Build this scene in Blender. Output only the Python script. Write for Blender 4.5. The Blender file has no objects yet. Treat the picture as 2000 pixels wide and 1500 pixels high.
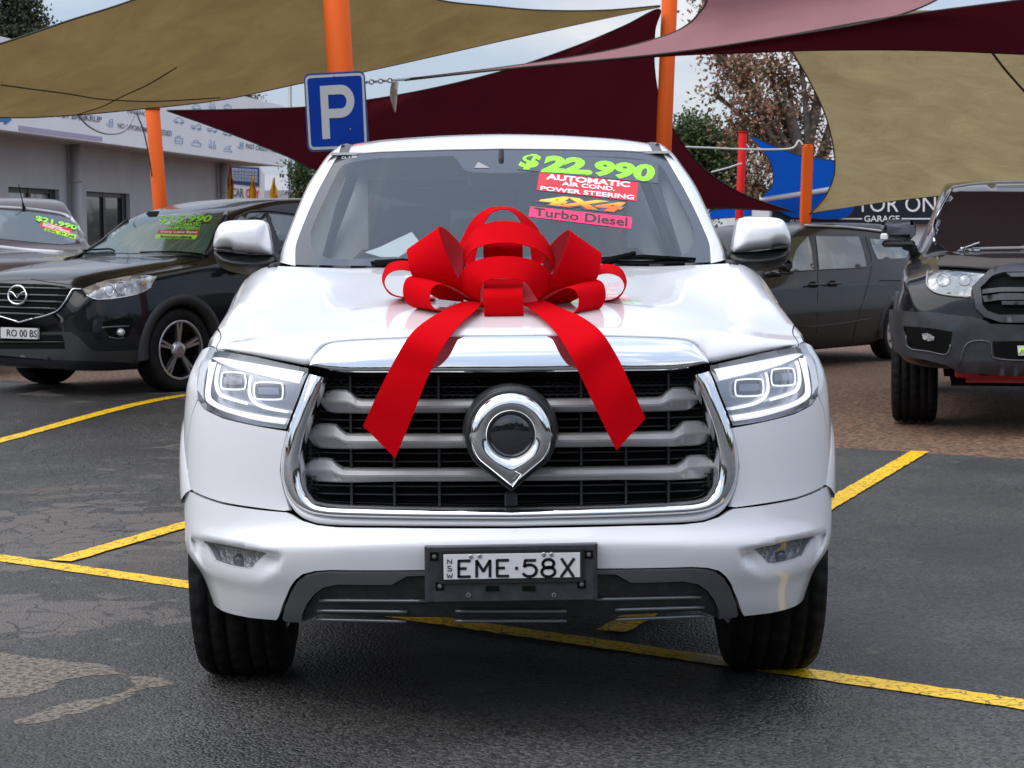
import bpy, math, random
from mathutils import Vector, Matrix, noise
from mathutils.geometry import delaunay_2d_cdt
from mathutils.bvhtree import BVHTree
random.seed(7)
sc = bpy.context.scene
COL = sc.collection
R = math.radians
# ---------------------------------------------------------------- camera
FOC = 3770.0                      # focal length in pixels of the 2000 px wide photograph
CAM = Vector((-0.08, -5.40, 1.42))
yaw, pitch, roll = math.atan(59/FOC), math.atan(290/FOC), R(0.33)
fw = Vector((math.sin(yaw)*math.cos(pitch), math.cos(yaw)*math.cos(pitch), -math.sin(pitch)))
rt0 = Vector((math.cos(yaw), -math.sin(yaw), 0))
up0 = rt0.cross(fw)
rt = rt0*math.cos(roll) - up0*math.sin(roll)
up = up0*math.cos(roll) + rt0*math.sin(roll)
cd = bpy.data.cameras.new('camera'); cam = bpy.data.objects.new('camera', cd); COL.objects.link(cam)
cam.matrix_world = Matrix(((rt.x, up.x, -fw.x, CAM.x), (rt.y, up.y, -fw.y, CAM.y), (rt.z, up.z, -fw.z, CAM.z), (0, 0, 0, 1)))
cd.sensor_width = 36; cd.lens = 36*FOC/2000; cd.clip_start = 0.1; cd.clip_end = 2000
cd.dof.use_dof = True; cd.dof.focus_distance = 5.9; cd.dof.aperture_fstop = 20.0
sc.camera = cam
sc.render.resolution_x, sc.render.resolution_y = 1024, 768
# ---------------------------------------------------------------- daylight: bright broken overcast
SUN_EL, SUN_AZ = R(56), R(-112)   # soft sun, high, from the left and a little behind the camera
wd = bpy.data.worlds.new('World'); sc.world = wd; wd.use_nodes = True
nt = wd.node_tree; nt.nodes.clear()
def N(t, typ, **kw):
    n = t.nodes.new(typ)
    for k, v in kw.items(): setattr(n, k, v)
    return n
sky = N(nt, 'ShaderNodeTexSky', sky_type='NISHITA', sun_disc=False, sun_elevation=SUN_EL, sun_rotation=SUN_AZ, air_density=1.0, dust_density=1.2, ozone_density=1.2)
tc = N(nt, 'ShaderNodeTexCoord')
mp = N(nt, 'ShaderNodeMapping'); mp.inputs['Scale'].default_value = (1.0, 1.0, 3.4); mp.inputs['Location'].default_value = (0.3, 0.1, 0.0)
n1 = N(nt, 'ShaderNodeTexNoise'); n1.inputs['Scale'].default_value = 2.1; n1.inputs['Detail'].default_value = 9; n1.inputs['Roughness'].default_value = 0.56; n1.inputs['Distortion'].default_value = 0.35
cr1 = N(nt, 'ShaderNodeValToRGB'); cr1.color_ramp.elements[0].position = 0.45; cr1.color_ramp.elements[1].position = 0.69
n2 = N(nt, 'ShaderNodeTexNoise'); n2.inputs['Scale'].default_value = 3.3; n2.inputs['Detail'].default_value = 7; n2.inputs['Roughness'].default_value = 0.6
cr2 = N(nt, 'ShaderNodeValToRGB')
cr2.color_ramp.elements[0].position = 0.36; cr2.color_ramp.elements[0].color = (5.3, 5.2, 5.3, 1)
cr2.color_ramp.elements[1].position = 0.62; cr2.color_ramp.elements[1].color = (10.6, 10.2, 9.7, 1)
hz = N(nt, 'ShaderNodeMixRGB'); hz.inputs['Fac'].default_value = 0.62; hz.inputs['Color2'].default_value = (5.3, 6.2, 7.9, 1)
mx = N(nt, 'ShaderNodeMixRGB')
bg = N(nt, 'ShaderNodeBackground'); bg.inputs['Strength'].default_value = 0.095
wo = N(nt, 'ShaderNodeOutputWorld')
L = nt.links.new
L(tc.outputs['Generated'], mp.inputs['Vector']); L(mp.outputs['Vector'], n1.inputs['Vector']); L(mp.outputs['Vector'], n2.inputs['Vector'])
L(n1.outputs['Fac'], cr1.inputs['Fac']); L(n2.outputs['Fac'], cr2.inputs['Fac'])
L(sky.outputs['Color'], hz.inputs['Color1']); L(hz.outputs['Color'], mx.inputs['Color1'])
L(cr1.outputs['Color'], mx.inputs['Fac']); L(cr2.outputs['Color'], mx.inputs['Color2'])
sx = N(nt, 'ShaderNodeSeparateXYZ'); mr = N(nt, 'ShaderNodeMapRange'); mr.inputs['From Min'].default_value = 0.0; mr.inputs['From Max'].default_value = 1.0; mr.inputs['To Min'].default_value = 0.66; mr.inputs['To Max'].default_value = 1.55
L(tc.outputs['Generated'], sx.inputs[0]); L(sx.outputs['Z'], mr.inputs['Value'])      # overcast skies brighten towards the zenith
vm = N(nt, 'ShaderNodeVectorMath', operation='SCALE'); L(mx.outputs['Color'], vm.inputs[0]); L(mr.outputs['Result'], vm.inputs['Scale']); L(vm.outputs['Vector'], bg.inputs['Color']); L(bg.outputs['Background'], wo.inputs['Surface'])
sd = bpy.data.lights.new('sun', 'SUN'); sun = bpy.data.objects.new('sun', sd); COL.objects.link(sun)
sd.energy = 1.5; sd.angle = R(80); sd.color = (1.0, 0.965, 0.92)
sdir = Vector((math.sin(SUN_AZ)*math.cos(SUN_EL), math.cos(SUN_AZ)*math.cos(SUN_EL), math.sin(SUN_EL)))
sun.rotation_euler = sdir.to_track_quat('Z', 'Y').to_euler()
sc.view_settings.view_transform = 'Standard'; sc.view_settings.look = 'None'
sc.view_settings.gamma = 1.0; sc.view_settings.use_curve_mapping = False
sc.view_settings.exposure = 0.66
# ---------------------------------------------------------------- survey helpers (a point of the photograph -> a point of the place)
def ray(u, v):
    return (fw + rt*((u-1000)/FOC) + up*((750-v)/FOC))
def at(u, v, y):                  # on the vertical plane at distance y
    d = ray(u, v); return CAM + d*((y-CAM.y)/d.y)
def onz(u, v, z=0.0):             # on a level surface
    d = ray(u, v); return CAM + d*((z-CAM.z)/d.z)
def onp(u, v, p0, n):             # on any plane
    d = ray(u, v); return CAM + d*((p0-CAM).dot(n)/d.dot(n))
def smooth(a, b, x):
    t = max(0.0, min(1.0, (x-a)/(b-a))); return t*t*(3-2*t)
def lerp(a, b, t): return a+(b-a)*t
def interp(tab, x):
    if x <= tab[0][0]: return tab[0][1]
    for (x0, y0), (x1, y1) in zip(tab, tab[1:]):
        if x <= x1: return lerp(y0, y1, (x-x0)/(x1-x0))
    return tab[-1][1]
def sinterp(tab, x):              # smooth (monotone cosine-free catmull) table lookup
    n = len(tab)
    if x <= tab[0][0]: return tab[0][1]
    if x >= tab[-1][0]: return tab[-1][1]
    for i in range(n-1):
        x0, y0 = tab[i]; x1, y1 = tab[i+1]
        if x <= x1:
            h = x1-x0; t = (x-x0)/h
            m0 = (y1-tab[i-1][1])/(x1-tab[i-1][0]) if i > 0 else (y1-y0)/h
            m1 = (tab[i+2][1]-y0)/(tab[i+2][0]-x0) if i < n-2 else (y1-y0)/h
            return (2*t**3-3*t*t+1)*y0+(t**3-2*t*t+t)*h*m0+(-2*t**3+3*t*t)*y1+(t**3-t*t)*h*m1
def cr(pts, n=6, closed=False):   # Catmull-Rom through points (any dimension)
    P = [tuple(p) for p in pts]; out = []; m = len(P)
    rng = range(m) if closed else range(m-1)
    for i in rng:
        p1, p2 = P[i], P[(i+1) % m]
        p0 = P[i-1] if (i > 0 or closed) else tuple(2*a-b for a, b in zip(p1, p2))
        p3 = P[(i+2) % m] if (i < m-2 or closed) else tuple(2*b-a for a, b in zip(p1, p2))
        for k in range(n):
            t = k/n
            out.append(tuple(0.5*(2*b+(-a+c)*t+(2*a-5*b+4*c-d)*t*t+(-a+3*b-3*c+d)*t**3) for a, b, c, d in zip(p0, p1, p2, p3)))
    if not closed: out.append(P[-1])
    return out
# ---------------------------------------------------------------- materials
def mat(name, col, rough=0.5, metal=0.0, coat=0.0, spec=0.5, noise_=None, bump=None, emit=None, aniso=None, coatr=0.03):
    m = bpy.data.materials.new(name); m.use_nodes = True
    t = m.node_tree; b = t.nodes['Principled BSDF']
    b.inputs['Base Color'].default_value = (*col, 1); b.inputs['Roughness'].default_value = rough
    b.inputs['Metallic'].default_value = metal; b.inputs['Coat Weight'].default_value = coat
    b.inputs['Coat Roughness'].default_value = coatr; b.inputs['Specular IOR Level'].default_value = spec
    if noise_:                    # (scale, colour 2, lo, hi[, stretch])
        tcn = N(t, 'ShaderNodeTexCoord'); mpn = N(t, 'ShaderNodeMapping')
        if len(noise_) > 4: mpn.inputs['Scale'].default_value = noise_[4]
        nz = N(t, 'ShaderNodeTexNoise'); nz.inputs['Scale'].default_value = noise_[0]; nz.inputs['Detail'].default_value = 6
        rp = N(t, 'ShaderNodeValToRGB'); rp.color_ramp.elements[0].position = noise_[2]; rp.color_ramp.elements[1].position = noise_[3]
        rp.color_ramp.elements[0].color = (*col, 1); rp.color_ramp.elements[1].color = (*noise_[1], 1)
        t.links.new(tcn.outputs['Object'], mpn.inputs['Vector']); t.links.new(mpn.outputs['Vector'], nz.inputs['Vector'])
        t.links.new(nz.outputs['Fac'], rp.inputs['Fac']); t.links.new(rp.outputs['Color'], b.inputs['Base Color'])
    if bump:                      # (scale, strength, distance)
        tcn = N(t, 'ShaderNodeTexCoord'); nz = N(t, 'ShaderNodeTexNoise'); nz.inputs['Scale'].default_value = bump[0]; nz.inputs['Detail'].default_value = 4
        bp = N(t, 'ShaderNodeBump'); bp.inputs['Strength'].default_value = bump[1]; bp.inputs['Distance'].default_value = bump[2]
        t.links.new(tcn.outputs['Object'], nz.inputs['Vector']); t.links.new(nz.outputs['Fac'], bp.inputs['Height']); t.links.new(bp.outputs['Normal'], b.inputs['Normal'])
    if emit:
        b.inputs['Emission Color'].default_value = (*emit[0], 1); b.inputs['Emission Strength'].default_value = emit[1]
    return m
def glass(name, tint, refl=1.0, opacity=0.0, rough=0.0, veil=(0.5, 0.55, 0.6)):
    m = bpy.data.materials.new(name); m.use_nodes = True; t = m.node_tree; t.nodes.clear()
    o = N(t, 'ShaderNodeOutputMaterial'); tr = N(t, 'ShaderNodeBsdfTransparent'); tr.inputs['Color'].default_value = (*tint, 1)
    gl = N(t, 'ShaderNodeBsdfGlossy'); gl.inputs['Roughness'].default_value = rough; gl.inputs['Color'].default_value = (refl, refl, refl, 1)
    fr = N(t, 'ShaderNodeFresnel'); fr.inputs['IOR'].default_value = 1.55
    df = N(t, 'ShaderNodeBsdfDiffuse'); df.inputs['Color'].default_value = (*veil, 1)
    m0 = N(t, 'ShaderNodeMixShader'); m0.inputs['Fac'].default_value = opacity
    m1 = N(t, 'ShaderNodeMixShader')
    t.links.new(tr.outputs[0], m0.inputs[1]); t.links.new(df.outputs[0], m0.inputs[2])
    t.links.new(fr.outputs[0], m1.inputs['Fac']); t.links.new(m0.outputs[0], m1.inputs[1]); t.links.new(gl.outputs[0], m1.inputs[2])
    t.links.new(m1.outputs[0], o.inputs['Surface'])
    return m
M = {}
M['white'] = mat('white_car_paint', (0.80, 0.80, 0.81), 0.32, 0, 1.0, noise_=(1.7, (0.75, 0.76, 0.77), 0.45, 0.75), coatr=0.02)
M['black'] = mat('black_plastic', (0.012, 0.012, 0.014), 0.42, bump=(300, 0.15, 0.001))
M['gap'] = mat('shadow_gap_black', (0.004, 0.004, 0.004), 0.8, spec=0.1)
M['charcoal'] = mat('charcoal_bumper_plastic', (0.024, 0.026, 0.031), 0.36, bump=(500, 0.12, 0.0006), noise_=(30, (0.05, 0.052, 0.058), 0.4, 0.8))
M['gunmetal'] = mat('gunmetal_trim', (0.17, 0.175, 0.185), 0.30, 0.55, 0.5)
M['barsilver'] = mat('satin_silver_bar', (0.34, 0.335, 0.34), 0.42, 0.30, 0.2, noise_=(60, (0.315, 0.31, 0.31), 0.4, 0.75), bump=(500, 0.06, 0.0004))
M['chrome'] = mat('chrome', (0.86, 0.87, 0.88), 0.045, 1.0, bump=(26, 0.03, 0.002))
M['rubber'] = mat('tyre_rubber', (0.004, 0.004, 0.0045), 0.75, spec=.25, bump=(90, 0.3, 0.003), noise_=(14, (0.015, 0.014, 0.013), 0.45, 0.8))
M['frit'] = mat('black_glass_frit', (0.014, 0.016, 0.020), 0.03, 0, 1.0, spec=0.8)
M['wglass'] = glass('windscreen_glass', (0.84, 0.90, 0.90), 1.0, 0.065, veil=(.42, .50, .55))  # pale diffuse layer paints sky reflection and haze into the windscreen
M['darkglass'] = glass('tinted_side_glass', (0.22, 0.25, 0.25), 1.0, 0.0)
M['lens'] = glass('clear_lamp_lens', (0.90, 0.92, 0.95), 1.0, 0.06, veil=(0.7, 0.75, 0.85))
M['lampin'] = mat('lamp_housing_grey', (0.40, 0.41, 0.44), 0.22, 0.6)
M['lampdark'] = mat('projector_lens_grey', (0.17, 0.175, 0.19), 0.08, 0.3, 1.0)
M['drl'] = mat('frosted_white_light_guide', (0.93, 0.94, 0.97), 0.3, 0, 0.6, emit=((0.93, 0.95, 1.0), 0.6))
M['reflector'] = mat('faceted_reflector', (0.80, 0.78, 0.74), 0.14, 0.9, 0.6, bump=(60, 1.0, 0.012))
M['plate'] = mat('number_plate_white', (0.66, 0.66, 0.66), 0.4, noise_=(40, (0.58, 0.58, 0.58), 0.4, 0.8))
M['ink'] = mat('black_ink', (0.008, 0.008, 0.009), 0.4)
M['steel'] = mat('zinc_bolt', (0.42, 0.42, 0.42), 0.35, 0.9)
M['red'] = mat('red_flocked_ribbon', (0.52, 0.0015, 0.005), 0.9, spec=0.03, bump=(900, 0.25, 0.0006), noise_=(5, (0.58, 0.002, 0.008), 0.4, 0.7))
M['redback'] = mat('pale_ribbon_back', (0.66, 0.05, 0.07), 0.6, noise_=(9, (0.58, 0.09, 0.11), 0.4, 0.7))
M['interior'] = mat('dark_interior_trim', (0.075, 0.078, 0.082), 0.7)
M['intlight'] = mat('pale_grey_trim', (0.55, 0.57, 0.57), 0.8)
M['paper'] = mat('paper', (0.78, 0.80, 0.82), 0.7)
M['neon'] = mat('fluoro_green_vinyl', (0.32, 0.88, 0.03), 0.5)
M['neonyel'] = mat('fluoro_yellow_green_vinyl', (0.45, 0.90, 0.02), 0.5)
M['stred'] = mat('red_vinyl', (0.66, 0.015, 0.03), 0.45)
M['stpink'] = mat('fluoro_pink_vinyl', (0.90, 0.02, 0.13), 0.45)
M['stwhite'] = mat('white_vinyl', (0.80, 0.80, 0.80), 0.5)
M['storange'] = mat('orange_vinyl', (0.90, 0.28, 0.02), 0.5)
M['styellow'] = mat('yellow_vinyl', (0.92, 0.55, 0.03), 0.5)
M['amber'] = mat('smoked_indicator_lens', (0.10, 0.09, 0.085), 0.2, 0, 1.0)
def print_gradient(name, lo, hi, z0, z1):      # printed two-colour lettering
    m = mat(name, lo, .5); t = m.node_tree; b = t.nodes['Principled BSDF']; tc_ = N(t, 'ShaderNodeTexCoord'); sp_ = N(t, 'ShaderNodeSeparateXYZ'); mr_ = N(t, 'ShaderNodeMapRange'); mr_.inputs['From Min'].default_value = z0; mr_.inputs['From Max'].default_value = z1
    mx_ = N(t, 'ShaderNodeMixRGB'); mx_.inputs['Color1'].default_value = (*lo, 1); mx_.inputs['Color2'].default_value = (*hi, 1); t.links.new(tc_.outputs['Object'], sp_.inputs[0]); t.links.new(sp_.outputs['Z'], mr_.inputs['Value']); t.links.new(mr_.outputs['Result'], mx_.inputs['Fac']); t.links.new(mx_.outputs['Color'], b.inputs['Base Color']); return m
# ---------------------------------------------------------------- mesh helpers
def tag(o, label=None, cat=None, group=None, kind=None):
    if label: o['label'] = label
    if cat: o['category'] = cat
    if group: o['group'] = group
    if kind: o['kind'] = kind
    return o
def mesh(name, V, F, m, parent=None, sm=True, mats=None, fm=None, kind=None):
    me = bpy.data.meshes.new(name); me.from_pydata([tuple(v) for v in V], [], [tuple(f) for f in F]); me.update()
    if sm: me.polygons.foreach_set('use_smooth', [True]*len(me.polygons))
    for q in (mats or [m]): me.materials.append(q)
    if fm: me.polygons.foreach_set('material_index', fm)
    o = bpy.data.objects.new(name, me); COL.objects.link(o); o.parent = parent
    if kind: o['kind'] = kind
    return o
def empty(name, loc=(0, 0, 0), rz=0.0, **kw):
    o = bpy.data.objects.new(name, None); COL.objects.link(o); o.location = loc; o.rotation_euler = (0, 0, rz); o.empty_display_size = 0.2
    o.matrix_world = Matrix.Translation(Vector(loc)) @ Matrix.Rotation(rz, 4, 'Z')
    return tag(o, **kw)
def g_grid(P, closed=False):      # rows of points -> V, F
    V = [p for r in P for p in r]; n = len(P[0]); F = []
    for i in range(len(P)-1):
        for j in range(n if closed else n-1):
            a = i*n+j; b = i*n+(j+1) % n; F.append((a, b, b+n, a+n))
    return V, F
def grid(name, P, m, parent=None, closed=False, thick=0, sm=True, flip=False):
    V, F = g_grid(P, closed)
    if flip: F = [f[::-1] for f in F]
    if thick: V, F = thicken(V, F, thick)
    return mesh(name, V, F, m, parent, sm)
def vnormals(V, F):
    V = [Vector(v) for v in V]; Nn = [Vector() for _ in V]
    for f in F:
        a = V[f[0]]; n = Vector()
        for i in range(1, len(f)-1): n += (V[f[i]]-a).cross(V[f[i+1]]-a)
        for i in f: Nn[i] += n
    return [n.normalized() if n.length else Vector((0, 0, 1)) for n in Nn]
def thicken(V, F, t):             # gives a sheet real thickness, with sharp rims
    V = [Vector(v) for v in V]; Nn = vnormals(V, F); n = len(V)
    V2 = V+[v-k*t for v, k in zip(V, Nn)]; F2 = [tuple(f) for f in F]+[tuple(i+n for i in f[::-1]) for f in F]
    cnt = {}
    for f in F:
        for i in range(len(f)):
            e = (f[i], f[(i+1) % len(f)]); cnt[e] = 1
    for (a, b) in cnt:
        if (b, a) not in cnt:
            k = len(V2); V2 += [V2[a].copy(), V2[b].copy(), V2[b+n].copy(), V2[a+n].copy()]; F2.append((k+1, k, k+3, k+2))
    return V2, F2
class MB:                          # collects simple solids into one mesh
    def __init__(s): s.V = []; s.F = []
    def add(s, V, F):
        k = len(s.V); s.V += [Vector(v) for v in V]; s.F += [tuple(i+k for i in f) for f in F]; return s
    def box(s, lo, hi, T=None, bev=0.0):
        x0, y0, z0 = lo; x1, y1, z1 = hi; b = min(bev, (x1-x0)/2.2, (y1-y0)/2.2, (z1-z0)/2.2)
        if b <= 0:
            V = [(x, y, z) for x in (x0, x1) for y in (y0, y1) for z in (z0, z1)]
            F = [(0, 1, 3, 2), (4, 6, 7, 5), (0, 4, 5, 1), (2, 3, 7, 6), (0, 2, 6, 4), (1, 5, 7, 3)]
        else:
            V = []; 
            for sx in (0, 1):
                for sy in (0, 1):
                    for sz in (0, 1):
                        X = (x0, x1)[sx]; Y = (y0, y1)[sy]; Z = (z0, z1)[sz]; ix = b if sx == 0 else -b; iy = b if sy == 0 else -b; iz = b if sz == 0 else -b
                        V += [(X, Y+iy, Z+iz), (X+ix, Y, Z+iz), (X+ix, Y+iy, Z)]
            c = lambda sx, sy, sz, k: (sx*4+sy*2+sz)*3+k
            F = [(c(0,0,0,0), c(0,0,1,0), c(0,1,1,0), c(0,1,0,0)), (c(1,0,0,0), c(1,1,0,0), c(1,1,1,0), c(1,0,1,0)),
                 (c(0,0,0,1), c(1,0,0,1), c(1,0,1,1), c(0,0,1,1)), (c(0,1,0,1), c(0,1,1,1), c(1,1,1,1), c(1,1,0,1)),
                 (c(0,0,0,2), c(0,1,0,2), c(1,1,0,2), c(1,0,0,2)), (c(0,0,1,2), c(1,0,1,2), c(1,1,1,2), c(0,1,1,2))]
            for p in (0, 1):
                for q in (0, 1):
                    F += [(c(p,q,0,0), c(p,q,1,0), c(p,q,1,1), c(p,q,0,1)), (c(p,0,q,0), c(p,1,q,0), c(p,1,q,2), c(p,0,q,2)), (c(0,p,q,1), c(1,p,q,1), c(1,p,q,2), c(0,p,q,2))]
            F += [(c(a,b_,d,0), c(a,b_,d,1), c(a,b_,d,2)) for a in (0, 1) for b_ in (0, 1) for d in (0, 1)]
        V = [Vector(v) for v in V]
        if T: V = [T @ v for v in V]
        return s.add(V, F)
    def tube(s, path, r, n=8, closed=False, cap=True):
        P = [Vector(p) for p in path]; m = len(P); rad = r if isinstance(r, (list, tuple)) else [r]*m
        V = []; pn = None
        for i, p in enumerate(P):
            if closed: t = P[(i+1) % m]-P[i-1]
            else: t = P[min(i+1, m-1)]-P[max(i-1, 0)]
            t = t.normalized() if t.length else Vector((0, 0, 1))
            if pn is None: a = Vector((0, 0, 1)) if abs(t.z) < .9 else Vector((1, 0, 0)); pn = t.cross(a).normalized()
            else:
                pn = (pn-t*pn.dot(t)); pn = pn.normalized() if pn.length > 1e-6 else t.orthogonal().normalized()
            bn = t.cross(pn)
            V += [p+(pn*math.cos(2*math.pi*k/n)+bn*math.sin(2*math.pi*k/n))*rad[i] for k in range(n)]
        F = []
        for i in range(m if closed else m-1):
            j = (i+1) % m
            F += [(i*n+k, i*n+(k+1) % n, j*n+(k+1) % n, j*n+k) for k in range(n)]
        if cap and not closed: F += [tuple(range(n))[::-1], tuple((m-1)*n+k for k in range(n))]
        return s.add(V, F)
    def lathe(s, prof, n=32, T=None, axis='X'):  # prof: (axial, radius)
        V = []
        for a, r in prof:
            for k in range(n):
                c, q = math.cos(2*math.pi*k/n), math.sin(2*math.pi*k/n)
                V.append(Vector((a, r*c, r*q)) if axis == 'X' else Vector((r*c, a, r*q)) if axis == 'Y' else Vector((r*c, r*q, a)))
        F = [(i*n+k, i*n+(k+1) % n, (i+1)*n+(k+1) % n, (i+1)*n+k) for i in range(len(prof)-1) for k in range(n)]
        if T: V = [T @ v for v in V]
        return s.add(V, F)
    def build(s, name, m, parent=None, sm=False, **kw): return mesh(name, s.V, s.F, m, parent, sm, **kw)
def inpoly(x, y, P):
    c = False; j = len(P)-1
    for i in range(len(P)):
        (xi, yi), (xj, yj) = P[i], P[j]
        if (yi > y) != (yj > y) and x < (xj-xi)*(y-yi)/(yj-yi)+xi: c = not c
        j = i
    return c
def resample(P, step):
    out = []
    for i in range(len(P)):
        a = P[i]; b = P[(i+1) % len(P)]; d = math.hypot(b[0]-a[0], b[1]-a[1]); n = max(1, int(math.ceil(d/step)))
        out += [(lerp(a[0], b[0], k/n), lerp(a[1], b[1], k/n)) for k in range(n)]
    return out
def area2(P): return sum(P[i-1][0]*P[i][1]-P[i][0]*P[i-1][1] for i in range(len(P)))/2
def inset(P, d):
    if area2(P) < 0: P = P[::-1]
    out = []; n = len(P)
    for i in range(n):
        a, b, c = P[i-1], P[i], P[(i+1) % n]
        e1 = (b[0]-a[0], b[1]-a[1]); e2 = (c[0]-b[0], c[1]-b[1]); l1 = math.hypot(*e1) or 1; l2 = math.hypot(*e2) or 1
        nx = -e1[1]/l1-e2[1]/l2; ny = e1[0]/l1+e2[0]/l2; l = math.hypot(nx, ny) or 1
        out.append((b[0]+nx/l*d, b[1]+ny/l*d))
    return out
def triang(P, step, holes=()):     # polygon (2D) -> V2, F with interior grid
    if area2(P) < 0: P = P[::-1]
    V = []; E = []
    for ring in [P]+list(holes):
        r = resample(ring, step); k = len(V); V += r; E += [(k+i, k+(i+1) % len(r)) for i in range(len(r))]
    nb = len(V); xs = [p[0] for p in P]; ys = [p[1] for p in P]
    B = V[:nb]
    y = min(ys)+step*.5; row = 0
    cells = {}
    for b in B: cells.setdefault((int(b[0]//step), int(b[1]//step)), []).append(b)
    while y < max(ys):
        x = min(xs)+step*(.5 if row % 2 else .0)
        while x < max(xs):
            if inpoly(x, y, P) and not any(inpoly(x, y, h) for h in holes):
                cx, cy = int(x//step), int(y//step)
                if not any((x-b[0])**2+(y-b[1])**2 < (.45*step)**2 for i in (-1, 0, 1) for j in (-1, 0, 1) for b in cells.get((cx+i, cy+j), ())):
                    V.append((x, y))
            x += step
        y += step*.87; row += 1
    vo, _, fo, _, _, _ = delaunay_2d_cdt([Vector(v) for v in V], E, [], 0, 1e-7)
    F = []
    for f in fo:
        cx = sum(vo[i][0] for i in f)/3; cy = sum(vo[i][1] for i in f)/3
        if inpoly(cx, cy, P) and not any(inpoly(cx, cy, h) for h in holes):
            a, b, c = (vo[i] for i in f)
            s_ = (b[0]-a[0])*(c[1]-a[1])-(b[1]-a[1])*(c[0]-a[0])
            if abs(s_) > 1e-12: F.append(tuple(f) if s_ > 0 else tuple(f[::-1]))
    return [tuple(v) for v in vo], F
def text2d(body, offset=0.0, shear=0.0, sx=1.0, align='LEFT', res=3):   # flat lettering scaled into the unit square
    c = bpy.data.curves.new('lettering', 'FONT'); c.body = body; c.offset = offset; c.shear = shear; c.resolution_u = res; c.fill_mode = 'BOTH'
    c.size = 1; c.space_line = 0.8; c.align_x = align
    o = bpy.data.objects.new('lettering', c); me = bpy.data.meshes.new_from_object(o)
    V = [(v.co.x, v.co.y) for v in me.vertices]; F = [tuple(p.vertices) for p in me.polygons]
    bpy.data.objects.remove(o); bpy.data.curves.remove(c); bpy.data.meshes.remove(me)
    x0 = min(v[0] for v in V); x1 = max(v[0] for v in V); y0 = min(v[1] for v in V); y1 = max(v[1] for v in V)
    return [((x-x0)/(x1-x0), (y-y0)/(y1-y0)) for x, y in V], F
def lettering(name, body, fn, m, parent, thick=0.0008, **kw):    # fn maps the unit square onto the surface
    V, F = text2d(body, **kw); V = [Vector(fn(a, b)) for a, b in V]
    # orient towards the camera
    if F:
        f = F[0]; n = (V[f[1]]-V[f[0]]).cross(V[f[2]]-V[f[0]])
        if n.dot(CAM-V[f[0]]) < 0 and (parent is None or parent.matrix_world == Matrix()): F = [q[::-1] for q in F]
    return mesh(name, V, F, m, parent, False)
def quad(Q, surf):                 # Q: four photo points TL, TR, BR, BL -> unit-square mapper through surf(u, v)
    def fn(a, b):
        tl, tr, br, bl = Q; t = 1-b
        u = lerp(lerp(tl[0], tr[0], a), lerp(bl[0], br[0], a), t); v = lerp(lerp(tl[1], tr[1], a), lerp(bl[1], br[1], a), t)
        return surf(u, v)
    return fn
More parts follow.
